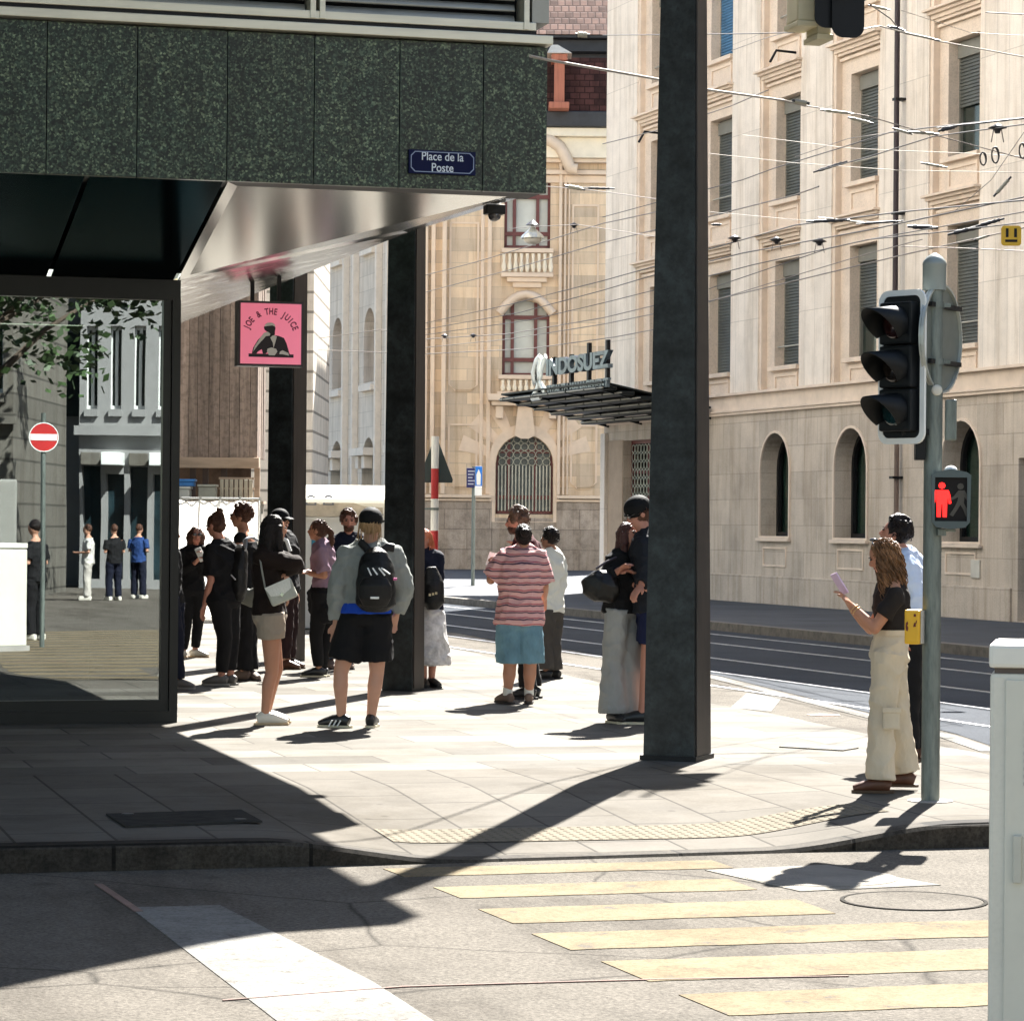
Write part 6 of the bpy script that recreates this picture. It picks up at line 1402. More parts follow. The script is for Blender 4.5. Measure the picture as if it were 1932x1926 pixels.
            for q in range(170):
                a = rnd.uniform(2.7, 6.7) if rnd.random() < .8 else rnd.uniform(0, 6.28); e = rnd.uniform(-.35, 1.35); v = Vector((math.cos(a)*math.cos(e), math.sin(a)*math.cos(e), math.sin(e)))
                if v.y > .35 and v.z < .6: continue
                if cap and v.z > -.05: continue
                q0 = hb+HRm @ Vector((v.x*.085*k, v.y*.098*k, v.z*.103*k)); o_ = HRm @ v; L_ = Ls*rnd.uniform(.6, 1.1)
                if ht == 'curly':
                    a2 = rnd.uniform(0, 6.28); tg = o_.orthogonal().normalized(); bt_ = o_.cross(tg); dr = tg*math.cos(a2)+bt_*math.sin(a2); m.tube([q0-o_*.004, q0+o_*.012+dr*.014, q0+o_*.014+dr*.028, q0+dr*.034], [.0035, .004, .003, .001], 4)
                elif Ls > 0:
                    wv = rnd.uniform(-.02, .02); pts = [q0]
                    for w in range(1, 5): u = w/4; pts.append(q0+o_*(.014*u*(1-.4*u))+Vector((wv*u, wv*u*.5, -L_*u-.05*s*u))-hf*.02*u)
                    m.tube(pts, [.003, .0045, .004, .003, .001], 4)
                else:
                    tgt = hb-hf*.09*k+hu*(.10 if ht == 'highbun' else .02)*k; m.tube([q0, q0.lerp(tgt, .5)+o_*.010, tgt], [.0025, .0035, .002], 4)
            if m.v: m.build('hair_strands', hm, t)
    if beard:
        m = MB(Mx); m.ball(hc-hu*.066*k+hf*.024*k, (.060*k, .066*k, .050*k), 14, 9, HRm); m.ball(hc-hu*.088*k+hf*.052*k, (.032*k, .030*k, .028*k), 10, 7, HRm); fuse(m, 'beard', beard, t, .008, 1, .01, _tex2)
    if glasses:
        m = MB(Mx)
        for q in (-1, 1): m.ball(hc+hr_*.032*k*q+hf*.090*k+hu*.010*k, (.029*k, .008*k, .021*k), 12, 8, HRm); m.tube([hc+hr_*.060*k*q+hf*.082*k+hu*.016*k, hc+hr_*.078*k*q+hf*.00*k+hu*.016*k], .004*k, 6)
        m.tube([hc-hr_*.02*k+hf*.094*k+hu*.014*k, hc+hr_*.02*k+hf*.094*k+hu*.014*k], .004*k, 6); m.build('sunglasses', glasses, t)
    if cap:
        cm, back = cap; m = MB(Mx); cb_ = hc+hu*.030*k-hf*.010*k; m.ball(cb_+hu*.010*k-hf*.006*k, (.094*k, .112*k, .094*k), 20, 12, HRm)
        d = -hf if back else hf
        m.tube([cb_+d*.06*k+hu*.0, cb_+d*.12*k-hu*.004*k, cb_+d*.165*k-hu*.020*k], [(.075*k, .012*k), (.072*k, .010*k), (.045*k, .007*k)], 14, side=hr_); fuse(m, 'cap', cm, t, .007, 2)
    info = dict(t=t, P=P, Mx=Mx, s=s, S=S, E=E_, W=W_, hc=hc, neck=neckp, hip=hipc, f=f, r=r, up=up, hf=hf, hr=hr_, hu=hu, k=k, H=H, A=A)
    return info
bsh = (M('shoe_black', (.012, .013, .014), .4), M('sole_cream', (.55, .50, .36), .7)); wsh = (M('shoe_white', (.60, .57, .50), .5, var=.08), M('sole_tan', (.45, .33, .2), .7)); gsh = (M('shoe_grey', (.14, .13, .12), .6), M('sole_grey', (.3, .28, .25), .7)); tsh = (M('shoe_taupe', (.16, .11, .085), .7), M('sole_dark', (.05, .04, .035), .8)); brsh = (M('shoe_brown', (.09, .035, .018), .5), M('sole_brown', (.07, .04, .02), .7)); bb = (M('shoe_plain_black', (.012, .012, .012), .5), M('sole_black', (.02, .02, .02), .8))
def bag_obj(kind, label, cat, Mx, build, group=None):
    t = thing(kind, label, cat, Mx, group); build(t); return t
# ---- man with backpack
gy = cloth('grey_sweatshirt', (.235, .25, .235), .10)
I = person('person seen from behind in black cap, grey sweatshirt and black shorts wearing a backpack', (668, 1373), 954, 8, 1.08, head=(701, 988), fyaw=20, neck=(699, 1027), hip=(690, 1160), sh_=[(655, 1046, 0), (742, 1046, .02)], el=[(639, 1106, -.02), (762, 1108, .06)], wr_=[(634, 1176, .02), (748, 1158, .14)],
   kn=[(643, 1268, 0), (711, 1268, .04)], an=[(644, 1352, 0), (700, 1354, .05)], toe=[-72, 6], skin_=sk_l, topc=(gy, .96, .10, .035), bottom=('shorts', Bk, .80, (1.12, 1.30)), shoes=bsh, hair=('bob', h_bl), cap=(M('cap_black', (.007, .0075, .008), .75, var=.2, spec=.15), False))
Mx = I['Mx']; s = I['s']; t = I['t']
m = MB(Mx); m.tube([I['hip']+Vector((0, 0, .10)), I['hip']+Vector((0, 0, .012))], [(.190*s, .160*s), (.205*s, .175*s)], 18, side=(1, 0, 0)); fuse(m, 'shirt_hem', cloth('blue_cloth', (.012, .06, .42)), t, .011, 2, .01)
for i, (dx, q) in enumerate(((-.72, 1), )):      # three pale stripes on the near shoe
    m = MB(Mx); A0 = I['A'][0]
    for j in range(3): a = A0+Vector((-.03-.035*j, -.052, -.075)); m.tube([a, a+Vector((.028, -.0, .05))], [(.007, .006)]*2, 5)
    m.build('shoe_stripes', whp, t)
Pp = I['P']; c = Pp(709, 1094, -.22); u = Matrix.Translation(I['Mx'] @ c) @ Matrix.Rotation(-YAW, 4, 'Z')
def bp(t):
    k = 1/FPX*24.2
    m = MB(u); m.tube([(0, .02, -.235), (0, .0, -.20), (0, -.01, -.05), (0, 0, .10), (-.01, .02, .20), (-.02, .05, .245)], [(.12, .08), (.165, .11), (.168, .125), (.150, .11), (.115, .08), (.06, .05)], 20, side=(1, 0, 0)); fuse(m, 'sack', M('bag_nylon', (.005, .0055, .006), .45, spec=.3, var=.3, bump=.4, bs=25), t, .011, 2, .012)
    m = MB(u); m.tube([(0, -.085, -.21), (0, -.105, -.14), (0, -.115, -.04), (0, -.105, .02)], [(.10, .03), (.135, .05), (.135, .05), (.10, .03)], 16, side=(1, 0, 0)); fuse(m, 'front_pocket', M('bag_pocket', (.006, .006, .006), .5, spec=.3, bump=.3), t, .01, 2)
    MB(u).box(-.035, .035, -.168, -.150, -.150, -.132, .004).build('pocket_label', whp, t)
    for a, b_ in (((-.05, .07, .22), (-.14, .12, .31)), ((.03, .07, .22), (.14, .12, .26))): m = MB(u); m.tube([a, ((a[0]+b_[0])/2, .08, .27), b_], [(.035, .012)]*3, 8, side=(0, 0, 1)); m.build('shoulder_strap', black, t)
    m = MB(u)
    for a, b_ in (((-.06, -.13, .10), (-.03, -.155, .04)), ((-.02, -.145, .10), (.02, -.15, .045)), ((.03, -.14, .10), (.08, -.14, .04)), ((.05, -.13, .10), (.12, -.12, .05))): m.tube([a, b_], [(.008, .004)]*2, 5)
    m.build('bungee_cord', whp, t)
    MB(u).box(.145, .175, -.06, -.04, .0, .02, .004).build('pink_tag', M('pink_tag', (.6, .12, .3), .5), t)
bag_obj('backpack', 'black backpack with pale cords worn on the grey sweatshirt', 'backpack', u, bp)
# ---- woman with white bag
bei = cloth('beige_cloth', (.30, .245, .19), .08)
I = person('person with long dark hair in dark brown top and beige shorts facing right', (503, 1367), 966, 78, .98, head=(519, 998), fyaw=62, neck=(505, 1035), hip=(508, 1158), sh_=[(492, 1052, -.16), (520, 1050, .15)], el=[(556, 1062, -.14), (560, 1068, .16)], wr_=[(541, 1084, .02), (546, 1074, .05)],
   kn=[(513, 1268, -.04), (522, 1262, .10)], an=[(500, 1348, -.05), (504, 1342, .10)], toe=[82, 84], skin_=sk_m, topc=(Br, .90, -.02, .022), bottom=('shorts', bei, .44, (1.10, 1.18)), shoes=wsh, hair=('long', h_dk), fem=True)
Pp = I['P']; c = Pp(531, 1117, -.24); u = Matrix.Translation(I['Mx'] @ c) @ Matrix.Rotation(-YAW, 4, 'Z') @ Matrix.Rotation(math.radians(-24), 4, 'Y')
def wbag(t):
    m = MB(u); m.box(-.115, .115, -.035, .035, -.085, .085, .02); fuse(m, 'bag_body', M('bag_cream', (.40, .40, .34), .5, bump=.5, bs=50), t, .008, 2)
    m = MB(u); m.add([(-.112, -.039, .085), (.112, -.039, .085), (.09, -.044, .0), (0, -.046, -.03), (-.09, -.044, .0), (-.112, -.036, .083), (.112, -.036, .083), (.09, -.040, .0), (0, -.041, -.028), (-.09, -.040, .0)], [(0, 1, 2, 3, 4), (9, 8, 7, 6, 5), (0, 5, 6, 1), (1, 6, 7, 2), (2, 7, 8, 3), (3, 8, 9, 4), (4, 9, 5, 0)]); m.build('flap', M('bag_flap_white', (.70, .69, .62), .35, bump=.6, bs=60), t)
    m = MB(u); m.tube([(0, -.046, -.02), (0, -.055, -.02)], .014, 12); m.build('clasp', M('clasp_metal', (.45, .5, .4), .25, .9), t)
    iv = u.inverted() @ I['Mx']; a = iv @ Pp(489, 1042, -.20); m = MB(u); m.tube([a, a.lerp(Vector((-.11, 0, .08)), .5)+Vector((0, -.03, 0)), (-.11, 0, .08)], [(.010, .004)]*3, 6); m.build('strap', M('strap_grey', (.20, .20, .17), .5), t)
bag_obj('handbag', 'small quilted white handbag hanging at the side of the person in beige shorts', 'handbag', u, wbag)
# ---- woman in black tee with bun
I = person('person in black t-shirt and leggings with a high bun facing away to the left', (418, 1293), 964, -62, 1.08, head=(405, 991), fyaw=-62, pitch=-14, neck=(418, 1023), hip=(422, 1130), sh_=[(398, 1040, -.12), (438, 1040, .1)], el=[(398, 1096, -.14), (446, 1090, .1)], wr_=[(386, 1142, -.10), (440, 1130, .1)],
   kn=[(424, 1205, -.05), (438, 1203, .08)], an=[(417, 1278, -.02), (434, 1274, .08)], toe=[-82, -70], skin_=sk_r, topc=(Bk, .42, -.05, .032), bottom=('leggings', Bk, 1.86), shoes=gsh, hair=('highbun', h_br), fem=True)
c = I['P'](452, 1078, .02); u = Matrix.Translation(I['Mx'] @ c) @ Matrix.Rotation(-YAW+math.radians(-62), 4, 'Z')
def bp2(t):
    m = MB(u); m.tube([(0, -.02, -.30), (0, -.03, -.2), (0, -.03, 0), (0, 0, .2), (0, .03, .27)], [(.10, .06), (.14, .10), (.145, .11), (.12, .08), (.06, .04)], 16, side=(1, 0, 0)); fuse(m, 'sack', bpy.data.materials['bag_nylon'], t, .012, 2, .012)
    m = MB(u); m.tube([(.09, .02, .24), (.10, .02, .33), (.06, .10, .36), (.05, .17, .32)], [(.05, .010)]*4, 8, side=(1, 0, 0)); m.build('shoulder_strap', M('strap_silver', (.34, .37, .42), .5), t)
    m = MB(u); m.tube([(-.13, -.10, .10), (0, -.15, .02), (.13, -.10, -.08)], .007, 5); m.build('cord', whp, t)
bag_obj('backpack', 'black rucksack with a silver strap on the back of the person with the high bun', 'backpack', u, bp2)
# ---- woman with sunglasses and head clip
I = person('person with sunglasses, dark curly updo and bare shoulders looking left', (462, 1284), 944, -80, 1., head=(454, 974), fyaw=-84, neck=(462, 1006), hip=(464, 1110), kn=[(462, 1192, -.05), (470, 1192, .08)], an=[(460, 1268, -.03), (472, 1266, .08)], toe=[-60, 150], skin_=sk_m, neckz=.86, topc=(Bk, 0., .0, .018), bottom=('pants', Bk, 1.95), shoes=tsh, hair=('curly', h_br), glasses=lens_m, fem=True)
m = MB(I['Mx']); hc = I['hc']; m.ball(hc-I['hf']*.10+Vector((0, 0, .03)), .055).ball(hc-I['hf']*.02+Vector((0, 0, .125)), (.03, .02, .04)); fuse(m, 'updo', h_br, I['t'], .008, 1, .02, _tex2)
u = I['Mx'] @ Matrix.Translation(I['P'](462, 1118, -.30))
def wb(t):
    m = MB(u); m.tube([(-.20, 0, .12), (-.08, 0, .0), (.06, 0, -.06), (.18, 0, .02), (.20, 0, .12)], [(.05, .03), (.09, .05), (.10, .06), (.08, .05), (.04, .03)], 12, side=(0, 0, 1)); fuse(m, 'bag_body', M('bag_olive', (.10, .105, .085), .6), t, .011, 2)
bag_obj('shoulder_bag', 'olive grey crescent shoulder bag between the rucksack and the brown top', 'bag', u, wb)
# ---- woman with big sunglasses at the left
I = person('person with round sunglasses and thick auburn hair facing the viewer by the shop frame', (362, 1241), 984, 170, .92, head=(370, 1010), fyaw=165, neck=(368, 1034), hip=(362, 1110), el=[(348, 1080, 0), (385, 1078, -.05)], wr_=[(372, 1058, -.22), (379, 1052, -.22)], kn=[(352, 1176, 0), (374, 1172, .1)], an=[(345, 1230, 0), (368, 1226, .15)], toe=[200, 110], skin_=sk_r, topc=(Bk, .9, -.05, .022), bottom=('leggings', Bk, 1.9), shoes=wsh, hair=('big', h_br), glasses=lens_m, fem=True)
u = I['Mx'] @ Matrix.Translation(I['P'](378, 1046, -.30)) @ Matrix.Rotation(math.radians(-25), 4, 'Y')
def ph(t): m = MB(u); m.box(-.04, .04, -.012, .012, -.085, .085, .008); m.build('body', M('phone_white', (.7, .7, .66), .4), t); MB(u).box(-.03, .03, .0125, .014, -.07, .07).build('screen', eye_m, t)
bag_obj('phone', 'white phone held up by the person with auburn hair', 'phone', u, ph)
# ---- person at the frame edge
person('person in dark clothes almost hidden behind the shop frame with one grey shoe showing', (333, 1299), 985, 100, .8, head=(322, 1008), hip=(326, 1130), neck=(322, 1036), an=[(335, 1284, -.05), (328, 1280, .1)], toe=[105, 100], topc=(Bk, .9, -.1, .02), bottom=('pants', Nv, 1.95), shoes=gsh, hair=('curly', h_dk), hands=False)
# ---- capped person between
I = person('person in black cap and black and white jacket in front of the farthest column', (538, 1262), 957, 100, 1., head=(530, 982), fyaw=120, neck=(540, 1010), hip=(540, 1108), topc=(Bk, .9, -.1, .03), bottom=('pants', cloth('maroon_cloth', (.025, .012, .012)), 1.9), shoes=brsh, hair=('curly', h_dk), cap=(bpy.data.materials['cap_black'], False))
m = MB(I['Mx']); a = I['S'][0]; m.tube([a+Vector((-.02, -.08, .05)), a+Vector((.06, -.10, .0)), a+Vector((.10, -.10, -.12))], [(.022, .012)]*3, 8, side=(1, 0, 0)); m.build('jacket_stripe', whp, I['t'])
# ---- woman in mauve t-shirt
mau = cloth('mauve_cloth', (.235, .155, .20), .08)
I = person('person in mauve t-shirt with folded arms and a brown ponytail facing left', (600, 1277), 974, -80, .98, head=(598, 1000), fyaw=-82, neck=(608, 1024), hip=(612, 1118), sh_=[(606, 1042, -.16), (618, 1042, .15)], el=[(612, 1086, -.18), (604, 1086, .14)], wr_=[(584, 1082, -.10), (578, 1078, .05)], kn=[(596, 1200, -.06), (616, 1198, .08)], an=[(601, 1262, -.04), (607, 1264, .10)], toe=[-96, -84], skin_=sk_m, topc=(mau, .44, .1, .030), bottom=('leggings', Bk, 1.92), shoes=bsh, hair=('pony', h_br), fem=True, handdir=[(-1, .1, .25), (-1, -.1, 0)])
m = MB(I['Mx']); hp = I['hip']; m.tube([hp+Vector((0, 0, .10)), hp+Vector((0, 0, .02)), hp+Vector((.02, 0, -.2)), hp+Vector((.03, 0, -.33))], [(.155, .14), (.19, .18), (.19, .2), (.13, .17)], 16, side=(1, 0, 0)); fuse(m, 'tied_cardigan', Bk, I['t'], .012, 2, .04)
# ---- bearded man
person('bearded person in dark navy t-shirt facing the viewer behind the grey sweatshirt', (641, 1262), 958, 172, 1.02, head=(658, 984), fyaw=174, neck=(658, 1012), hip=(648, 1112), topc=(Nv, .42, -.05, .022), bottom=('pants', cloth('dark_denim', (.02, .05, .085)), 1.93), shoes=tsh, hair=('curly', h_br), beard=h_br, skin_=sk_r)
# ---- woman half hidden by the middle column
fl = M('floral_skirt', (.55, .54, .53), .85, var=.32, vs=9, bump=.3)
I = person('person in white patterned skirt with a black bag half hidden by the middle column', (805, 1297), 996, 170, .95, head=(799, 1018), fyaw=210, neck=(800, 1042), hip=(806, 1150), an=[(800, 1284, 0), (814, 1284, .05)], el=[(790, 1095, 0), (826, 1092, 0)], wr_=[(792, 1125, -.1), (818, 1120, -.1)], toe=[170, 150], topc=(Nv, .9, -.02, .024), bottom=('skirt', fl, .23), shoes=bb, hair=('bob', M('hair_ginger', (.45, .14, .06), .5, var=.3)), fem=True, skin_=sk_r)
u = I['Mx'] @ Matrix.Translation(I['P'](817, 1110, -.22))
def b3(t):
    m = MB(u); m.tube([(0, 0, -.22), (0, 0, -.14), (.0, 0, .05), (-.02, 0, .22)], [(.06, .06), (.12, .09), (.115, .09), (.05, .04)], 14, side=(1, 0, 0)); fuse(m, 'sack', bpy.data.materials['bag_nylon'], t, .012, 2, .012)
    m = MB(u)
    for i in range(3): m.box(-.04+.032*i, -.018+.032*i, -.10, -.092, -.075+.008*i, -.05+.008*i)
    m.build('print', M('gold_print', (.5, .42, .25), .5), t)
bag_obj('backpack', 'black bag with small gold print beside the middle column', 'backpack', u, b3)
# ---- striped shirt
stp = stripes('striped_cloth', (.62, .36, .34), (.085, .04, .065), (.36, .09, .11)); den = cloth('pale_denim', (.135, .25, .31), .2)
I = person('person from behind in pink striped shirt and long pale denim shorts', (972, 1328), 987, 0, 1.22, head=(987, 1012), fyaw=-8, neck=(986, 1036), hip=(980, 1168), sh_=[(952, 1053, 0), (1017, 1053, 0)], el=[(926, 1094, .04), (1027, 1105, .05)], wr_=[(930, 1062, .18), (1026, 1130, .2)], kn=[(962, 1258, 0), (1000, 1258, 0)], an=[(958, 1308, 0), (998, 1308, .02)], toe=[-35, 0], skin_=sk_m, topc=(stp, .46, -.10, .045), bottom=('shorts', den, .93, (1.15, 1.28)), shoes=tsh, hair=('bun', h_dk))
sock_m = M('sock_white', (.6, .6, .55), .8)
for A_ in I['A']:
    m = MB(I['Mx']); m.tube([A_+Vector((0, 0, .06)), A_+Vector((0, 0, -.02))], [.046, .048], 12)
    fuse(m, 'sock', sock_m, I['t'], .009, 1)
0 and fuse(m, 'socks', M('sock_white', (.6, .6, .55), .8), I['t'], .009, 1)
u = I['Mx'] @ Matrix.Translation(I['P'](929, 1057, .22)) @ Matrix.Rotation(math.radians(18), 4, 'Y')
bag_obj('paper', 'white folded paper held by the person in the striped shirt', 'paper', u, lambda t: MB(u).box(-.05, .05, -.003, .003, -.06, .07).build('sheet', whp, t))
# ---- curly haired man behind
person('person with curly brown hair and beard looking left behind the striped shirt', (1001, 1318), 957, -78, 1., head=(974, 984), fyaw=-80, pitch=-6, neck=(988, 1014), hip=(1000, 1130), sh_=[(988, 1032, -.17), (1006, 1032, .15)], el=[(1016, 1090, -.14), (1010, 1085, .1)], wr_=[(985, 1062, -.1), (978, 1040, 0)], topc=(cloth('maroon_jacket', (.07, .018, .022)), .9, -.1, .025), bottom=('pants', Bk, 1.95), shoes=bb, hair=('curly', M('hair_curly', (.09, .05, .03), .6, var=.4)), beard=h_br, skin_=sk_r)
# ---- white sweater
person('person in white sweater and dark grey trousers looking away to the left', (1037, 1281), 995, -60, .98, head=(1035, 1017), fyaw=-62, neck=(1042, 1040), hip=(1038, 1150), sh_=[(1028, 1054, -.1), (1056, 1055, .1)], el=[(1030, 1102, -.12), (1058, 1100, .08)], wr_=[(1016, 1134, -.18), (1046, 1136, 0)], kn=[(1030, 1212, -.05), (1046, 1212, .06)], an=[(1030, 1266, -.05), (1048, 1266, .08)], toe=[-80, -50], topc=(cloth('white_knit', (.62, .62, .56), .05), .94, -.05, .03), bottom=('pants', cloth('dark_grey_cloth', (.055, .05, .045)), 1.95), shoes=bb, hair=('curly', h_dk), skin_=skin('skin_brown', (.22, .10, .06)))
# ---- couple by the near column
gp_ = cloth('grey_jersey', (.26, .265, .255), .08)
I = person('person with long brown hair and wide pale grey trousers smiling by the near column', (1172, 1364), 981, 120, .98, head=(1188, 1010), fyaw=135, pitch=10, neck=(1178, 1040), hip=(1174, 1148), sh_=[(1158, 1056, -.05), (1192, 1058, .1)], el=[(1146, 1092, -.12), (1186, 1100, -.05)], wr_=[(1170, 1074, -.25), (1204, 1104, -.2)], kn=[(1157, 1250, -.02), (1190, 1250, .04)], an=[(1157, 1350, -.02), (1193, 1350, .05)], toe=[150, 120], topc=(Bk, .88, -.1, .03), bottom=('flared', gp_, 1.97), shoes=bsh, hair=('long', M('hair_auburn', (.06, .018, .014), .45, var=.3, vs=8, stretch=(5, 5, .6), bump=.6)), fem=True, skin_=sk_r)
u = I['Mx'] @ Matrix.Translation(I['P'](1134, 1102, -.22)) @ Matrix.Rotation(math.radians(18), 4, 'Y')
def b4(t):
    m = MB(u); m.tube([(-.14, 0, .02), (-.09, 0, -.01), (.0, 0, -.02), (.10, 0, -.01), (.16, 0, .02)], [(.07, .05), (.12, .08), (.145, .10), (.12, .08), (.06, .05)], 14, side=(0, 0, 1)); fuse(m, 'bag_body', M('bag_leather', (.006, .0055, .005), .4, spec=.3, bump=.5, bs=14), t, .011, 2, .02)
    m = MB(u); m.tube([(-.08, 0, .11), (-.02, .03, .19), (.06, .10, .26)], .011, 6); m.build('strap', M('strap_print', (.03, .02, .03), .5, var=.5, vs=30), t)
bag_obj('shoulder_bag', 'large black soft bag under the arm of the person in wide grey trousers', 'bag', u, b4)
I = person('person in black cap, dark jacket and navy shorts leaning in from behind the near column', (1218, 1366), 934, -105, 1.05, head=(1203, 968), fyaw=-110, pitch=-26, neck=(1222, 1006), hip=(1234, 1142), sh_=[(1216, 1030, -.12), (1240, 1028, .14)], el=[(1222, 1086, -.2), (1238, 1090, .1)], wr_=[(1209, 1104, -.26), (1200, 1080, -.05)], kn=[(1222, 1250, -.06), (1236, 1250, .08)], an=[(1212, 1350, -.05), (1232, 1350, .08)], toe=[-80, -90], topc=(cloth('dark_jacket', (.013, .015, .02)), .93, -.08, .035), bottom=('shorts', cloth('navy_shorts', (.010, .014, .045)), .68, (1.12, 1.2)), shoes=bsh, hair=('curly', h_br), glasses=lens_m, cap=(bpy.data.materials['cap_black'], True), skin_=sk_r)
# ---- woman with phone
khk = cloth('khaki_cloth', (.53, .46, .35), .08, bs=10, bump=.7)
I = person('person in black crop top and wide khaki trousers looking down at a phone', (1664, 1494), 1014, -84, 1.0, head=(1664, 1050), fyaw=-84, pitch=-24, neck=(1684, 1090), hip=(1678, 1232), sh_=[(1690, 1126, -.165), (1684, 1120, .16)], el=[(1650, 1186, -.18), (1642, 1186, .14)], wr_=[(1606, 1142, -.10), (1608, 1150, .02)], kn=[(1663, 1352, -.08), (1692, 1350, .10)], an=[(1662, 1478, -.08), (1708, 1458, .16)], toe=[-84, -80], skin_=sk_m, neckz=.95, topc=(cloth('black_top', (.018, .015, .014)), .30, .24, .016), bottom=('high', khk, 1.95), shoes=brsh, hair=('ringlets', h_cb), fem=True, vox=.009, handdir=[(-.62, .05, .78), (-.5, -.2, .8)])
Mx = I['Mx']; Pp = I['P']
m = MB(Mx); hc, hf, hr_, hu = I['hc'], I['hf'], I['hr'], I['hu']
for q in (-1, 1): m.ball(hc+hf*.005+hr_*.035*q+hu*.118, (.028, .014, .012), 10, 7)
m.tube([hc+hf*.02-hr_*.075+hu*.085, hc+hf*.015+hu*.124, hc+hf*.02+hr_*.075+hu*.085], .005, 6); m.build('sunglasses', lens_m, I['t'])
m = MB(Mx); W0 = I['W'][0]; E0 = I['E'][0]; d = (W0-E0).normalized()
for q in range(2):
    c = W0-d*(.03+.02*q); a = d.orthogonal().normalized(); b_ = d.cross(a); m.tube([c+(a*math.cos(w*.7854)+b_*math.sin(w*.7854))*.031 for w in range(9)], .004, 5, cap=False)
m.build('bracelet', M('bracelet_gold', (.6, .4, .2), .3, .9), I['t'])
m = MB(Mx); kk = Pp(1682, 1355, -.19); m.box(kk.x-.055, kk.x+.055, kk.y-.004, kk.y+.03, kk.z-.07, kk.z+.05, .012).box(kk.x-.06, kk.x+.06, kk.y-.012, kk.y-.0, kk.z+.035, kk.z+.068, .006); m.build('cargo_pocket', khk, I['t'])
m = MB(Mx); kk = I['hip']+(I['neck']-I['hip'])*.30; m.tube([kk+Vector((.0, 0, -.03)), kk+Vector((0, 0, .006))], [(.146, .118)]*2, 20, side=(0, 1, 0)); m.build('waistband', khk, I['t'])
u = Mx @ Matrix.Translation(Pp(1584, 1101, -.05)) @ Matrix.Rotation(math.radians(-32), 4, 'Y') @ Matrix.Rotation(math.radians(28), 4, 'Z')
def ph2(t): MB(u).box(-.006, .006, -.037, .037, -.075, .075, .004).build('body', M('phone_case', (.62, .45, .62), .35), t); MB(u).box(.0065, .008, -.033, .033, -.07, .07).build('screen', M('phone_glass', (.02, .02, .03), .1), t)
bag_obj('phone', 'pale pink phone in the raised hands of the person in khaki trousers', 'phone', u, ph2)
# ---- man behind the pole
I = person('bearded person in pale blue shirt and black trousers looking up left behind the signal pole', (1716, 1436), 969, -72, 1.02, head=(1687, 1007), fyaw=-78, pitch=14, neck=(1706, 1043), hip=(1718, 1190), sh_=[(1712, 1068, -.17), (1730, 1066, .15)], el=[(1729, 1130, -.2), (1738, 1130, .15)], wr_=[(1716, 1185, -.2), (1730, 1190, .1)], kn=[(1714, 1308, -.05), (1724, 1306, .08)], an=[(1712, 1418, -.04), (1722, 1414, .1)], toe=[-80, -70], topc=(cloth('pale_blue_shirt', (.55, .63, .78), .05), .95, -.05, .03), bottom=('pants', Bk, 1.95), shoes=brsh, hair=('curly', h_dk), beard=h_br, skin_=sk_r)
# ---- person reflected in the shop window
c0 = mir(68, 1130, 44.5); foot_m = c0
def mirror_person():
    global gp, zs
    og, oz, oray = gp, zs, ray
    gp = lambda x, y, z=0.: Vector((c0.x, c0.y, RZ)); zs = lambda a, b: RZ
    return og, oz
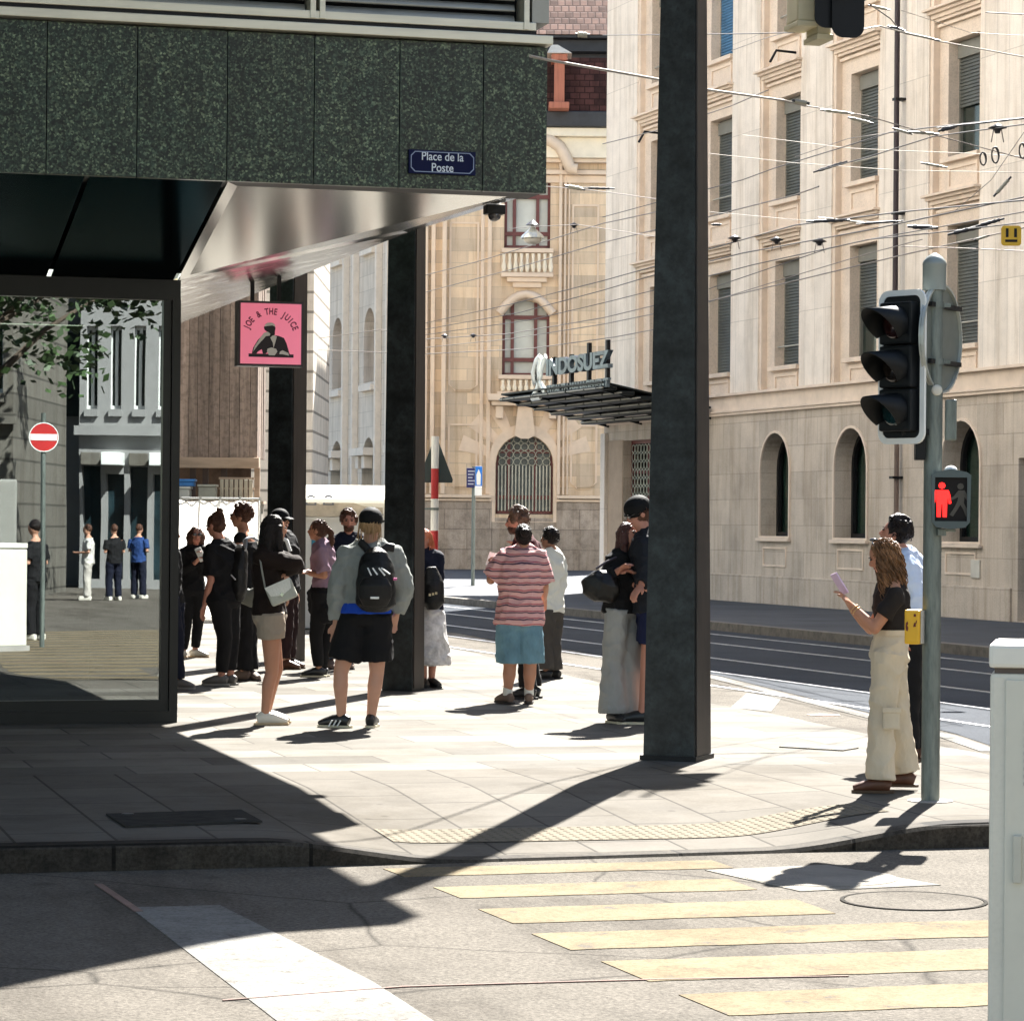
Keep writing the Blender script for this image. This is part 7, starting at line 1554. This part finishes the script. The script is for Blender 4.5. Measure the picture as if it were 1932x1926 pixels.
# real position lies right of the viewer, so the figure is posed in metres
def stand(label, pos, yawdeg, H, topm, botm, hairm, shoe):
    Mx = Matrix.Translation(pos) @ Matrix.Rotation(math.radians(yawdeg), 4, 'Z'); t = thing('person', label, 'person', Mx); k = H/1.8
    b = MB(Mx); b.tube([(0, 0, .93*k), (0, 0, 1.1*k), (0, 0, 1.35*k), (0, 0, 1.48*k), (0, 0, 1.55*k)], [(.15, .11), (.14, .10), (.17, .11), (.13, .09), (.05, .05)], 14, side=(1, 0, 0)); b.tube([(0, 0, 1.5*k), (0, .03, 1.62*k)], .05, 10); b.ball((0, .04, 1.69*k), (.075, .095, .115))
    for q in (-1, 1):
        b.tube([(.19*q, 0, 1.44*k), (.24*q, -.02, 1.17*k), (.10*q, .26, 1.15*k)], [.05, .04, .026], 10); b.tube([(.09*q, .27, 1.15*k), (.04*q, .34, 1.17*k)], [.03, .02], 8); b.tube([(.10*q, 0, .92*k), (.11*q, .02, .5*k), (.12*q, 0, .08)], [.085, .055, .035], 12); b.tube([(.12*q, -.05, .05), (.13*q, .16, .04)], [.035, .03], 8)
    fuse(b, 'body', sk_l, t, .012, 2)
    m = MB(Mx); m.tube([(0, 0, .88*k), (0, 0, 1.1*k), (0, 0, 1.35*k), (0, 0, 1.50*k)], [(.20, .16), (.18, .14), (.20, .14), (.13, .1)], 14, side=(1, 0, 0))
    for q in (-1, 1): m.tube([(.19*q, 0, 1.44*k), (.24*q, -.02, 1.22*k)], [.075, .07], 10)
    fuse(m, 'top', topm, t, .014, 2, .02)
    m = MB(Mx); m.tube([(0, 0, 1.0*k), (0, 0, .85*k)], [(.18, .14)]*2, 12, side=(1, 0, 0))
    for q in (-1, 1): m.tube([(.10*q, 0, .92*k), (.11*q, .02, .5*k), (.12*q, 0, .09)], [.11, .09, .085], 12); 
    fuse(m, 'trousers', botm, t, .014, 2, .02)
    for q in (-1, 1): MB(Mx).box(.12*q-.045, .12*q+.045, -.09, .19, .0, .10, .03).build('shoe', shoe[0], t)
    m = MB(Mx); m.ball((0, .02, 1.72*k), (.085, .095, .105)); fuse(m, 'hair', hairm, t, .01, 1, .01)
pp = mir(68, 1120, 44.5); stand('person in black clothes and white shoes reflected in the left of the shop window', Vector((pp.x, pp.y, RZ)), 130, 1.8, Bk, Bk, h_dk, wsh)
for i, (x, Z_, lab, tp_) in enumerate([(165, 66, 'leftmost pale dressed person reflected faintly in the middle of the shop window', cloth('pale_top', (.5, .48, .45))), (215, 66, 'person in dark jacket reflected beside the stroller in the shop window', Bk), (262, 68, 'person in blue jacket reflected at the right of the shop window', cloth('blue_jacket', (.02, .05, .16)))]):
    pp = mir(x, 1120, Z_); stand(lab, Vector((pp.x, pp.y, RZ)), 100+60*i, 1.7, tp_, Nv if i else cloth('pale_trousers', (.45, .42, .38)), h_br, wsh)
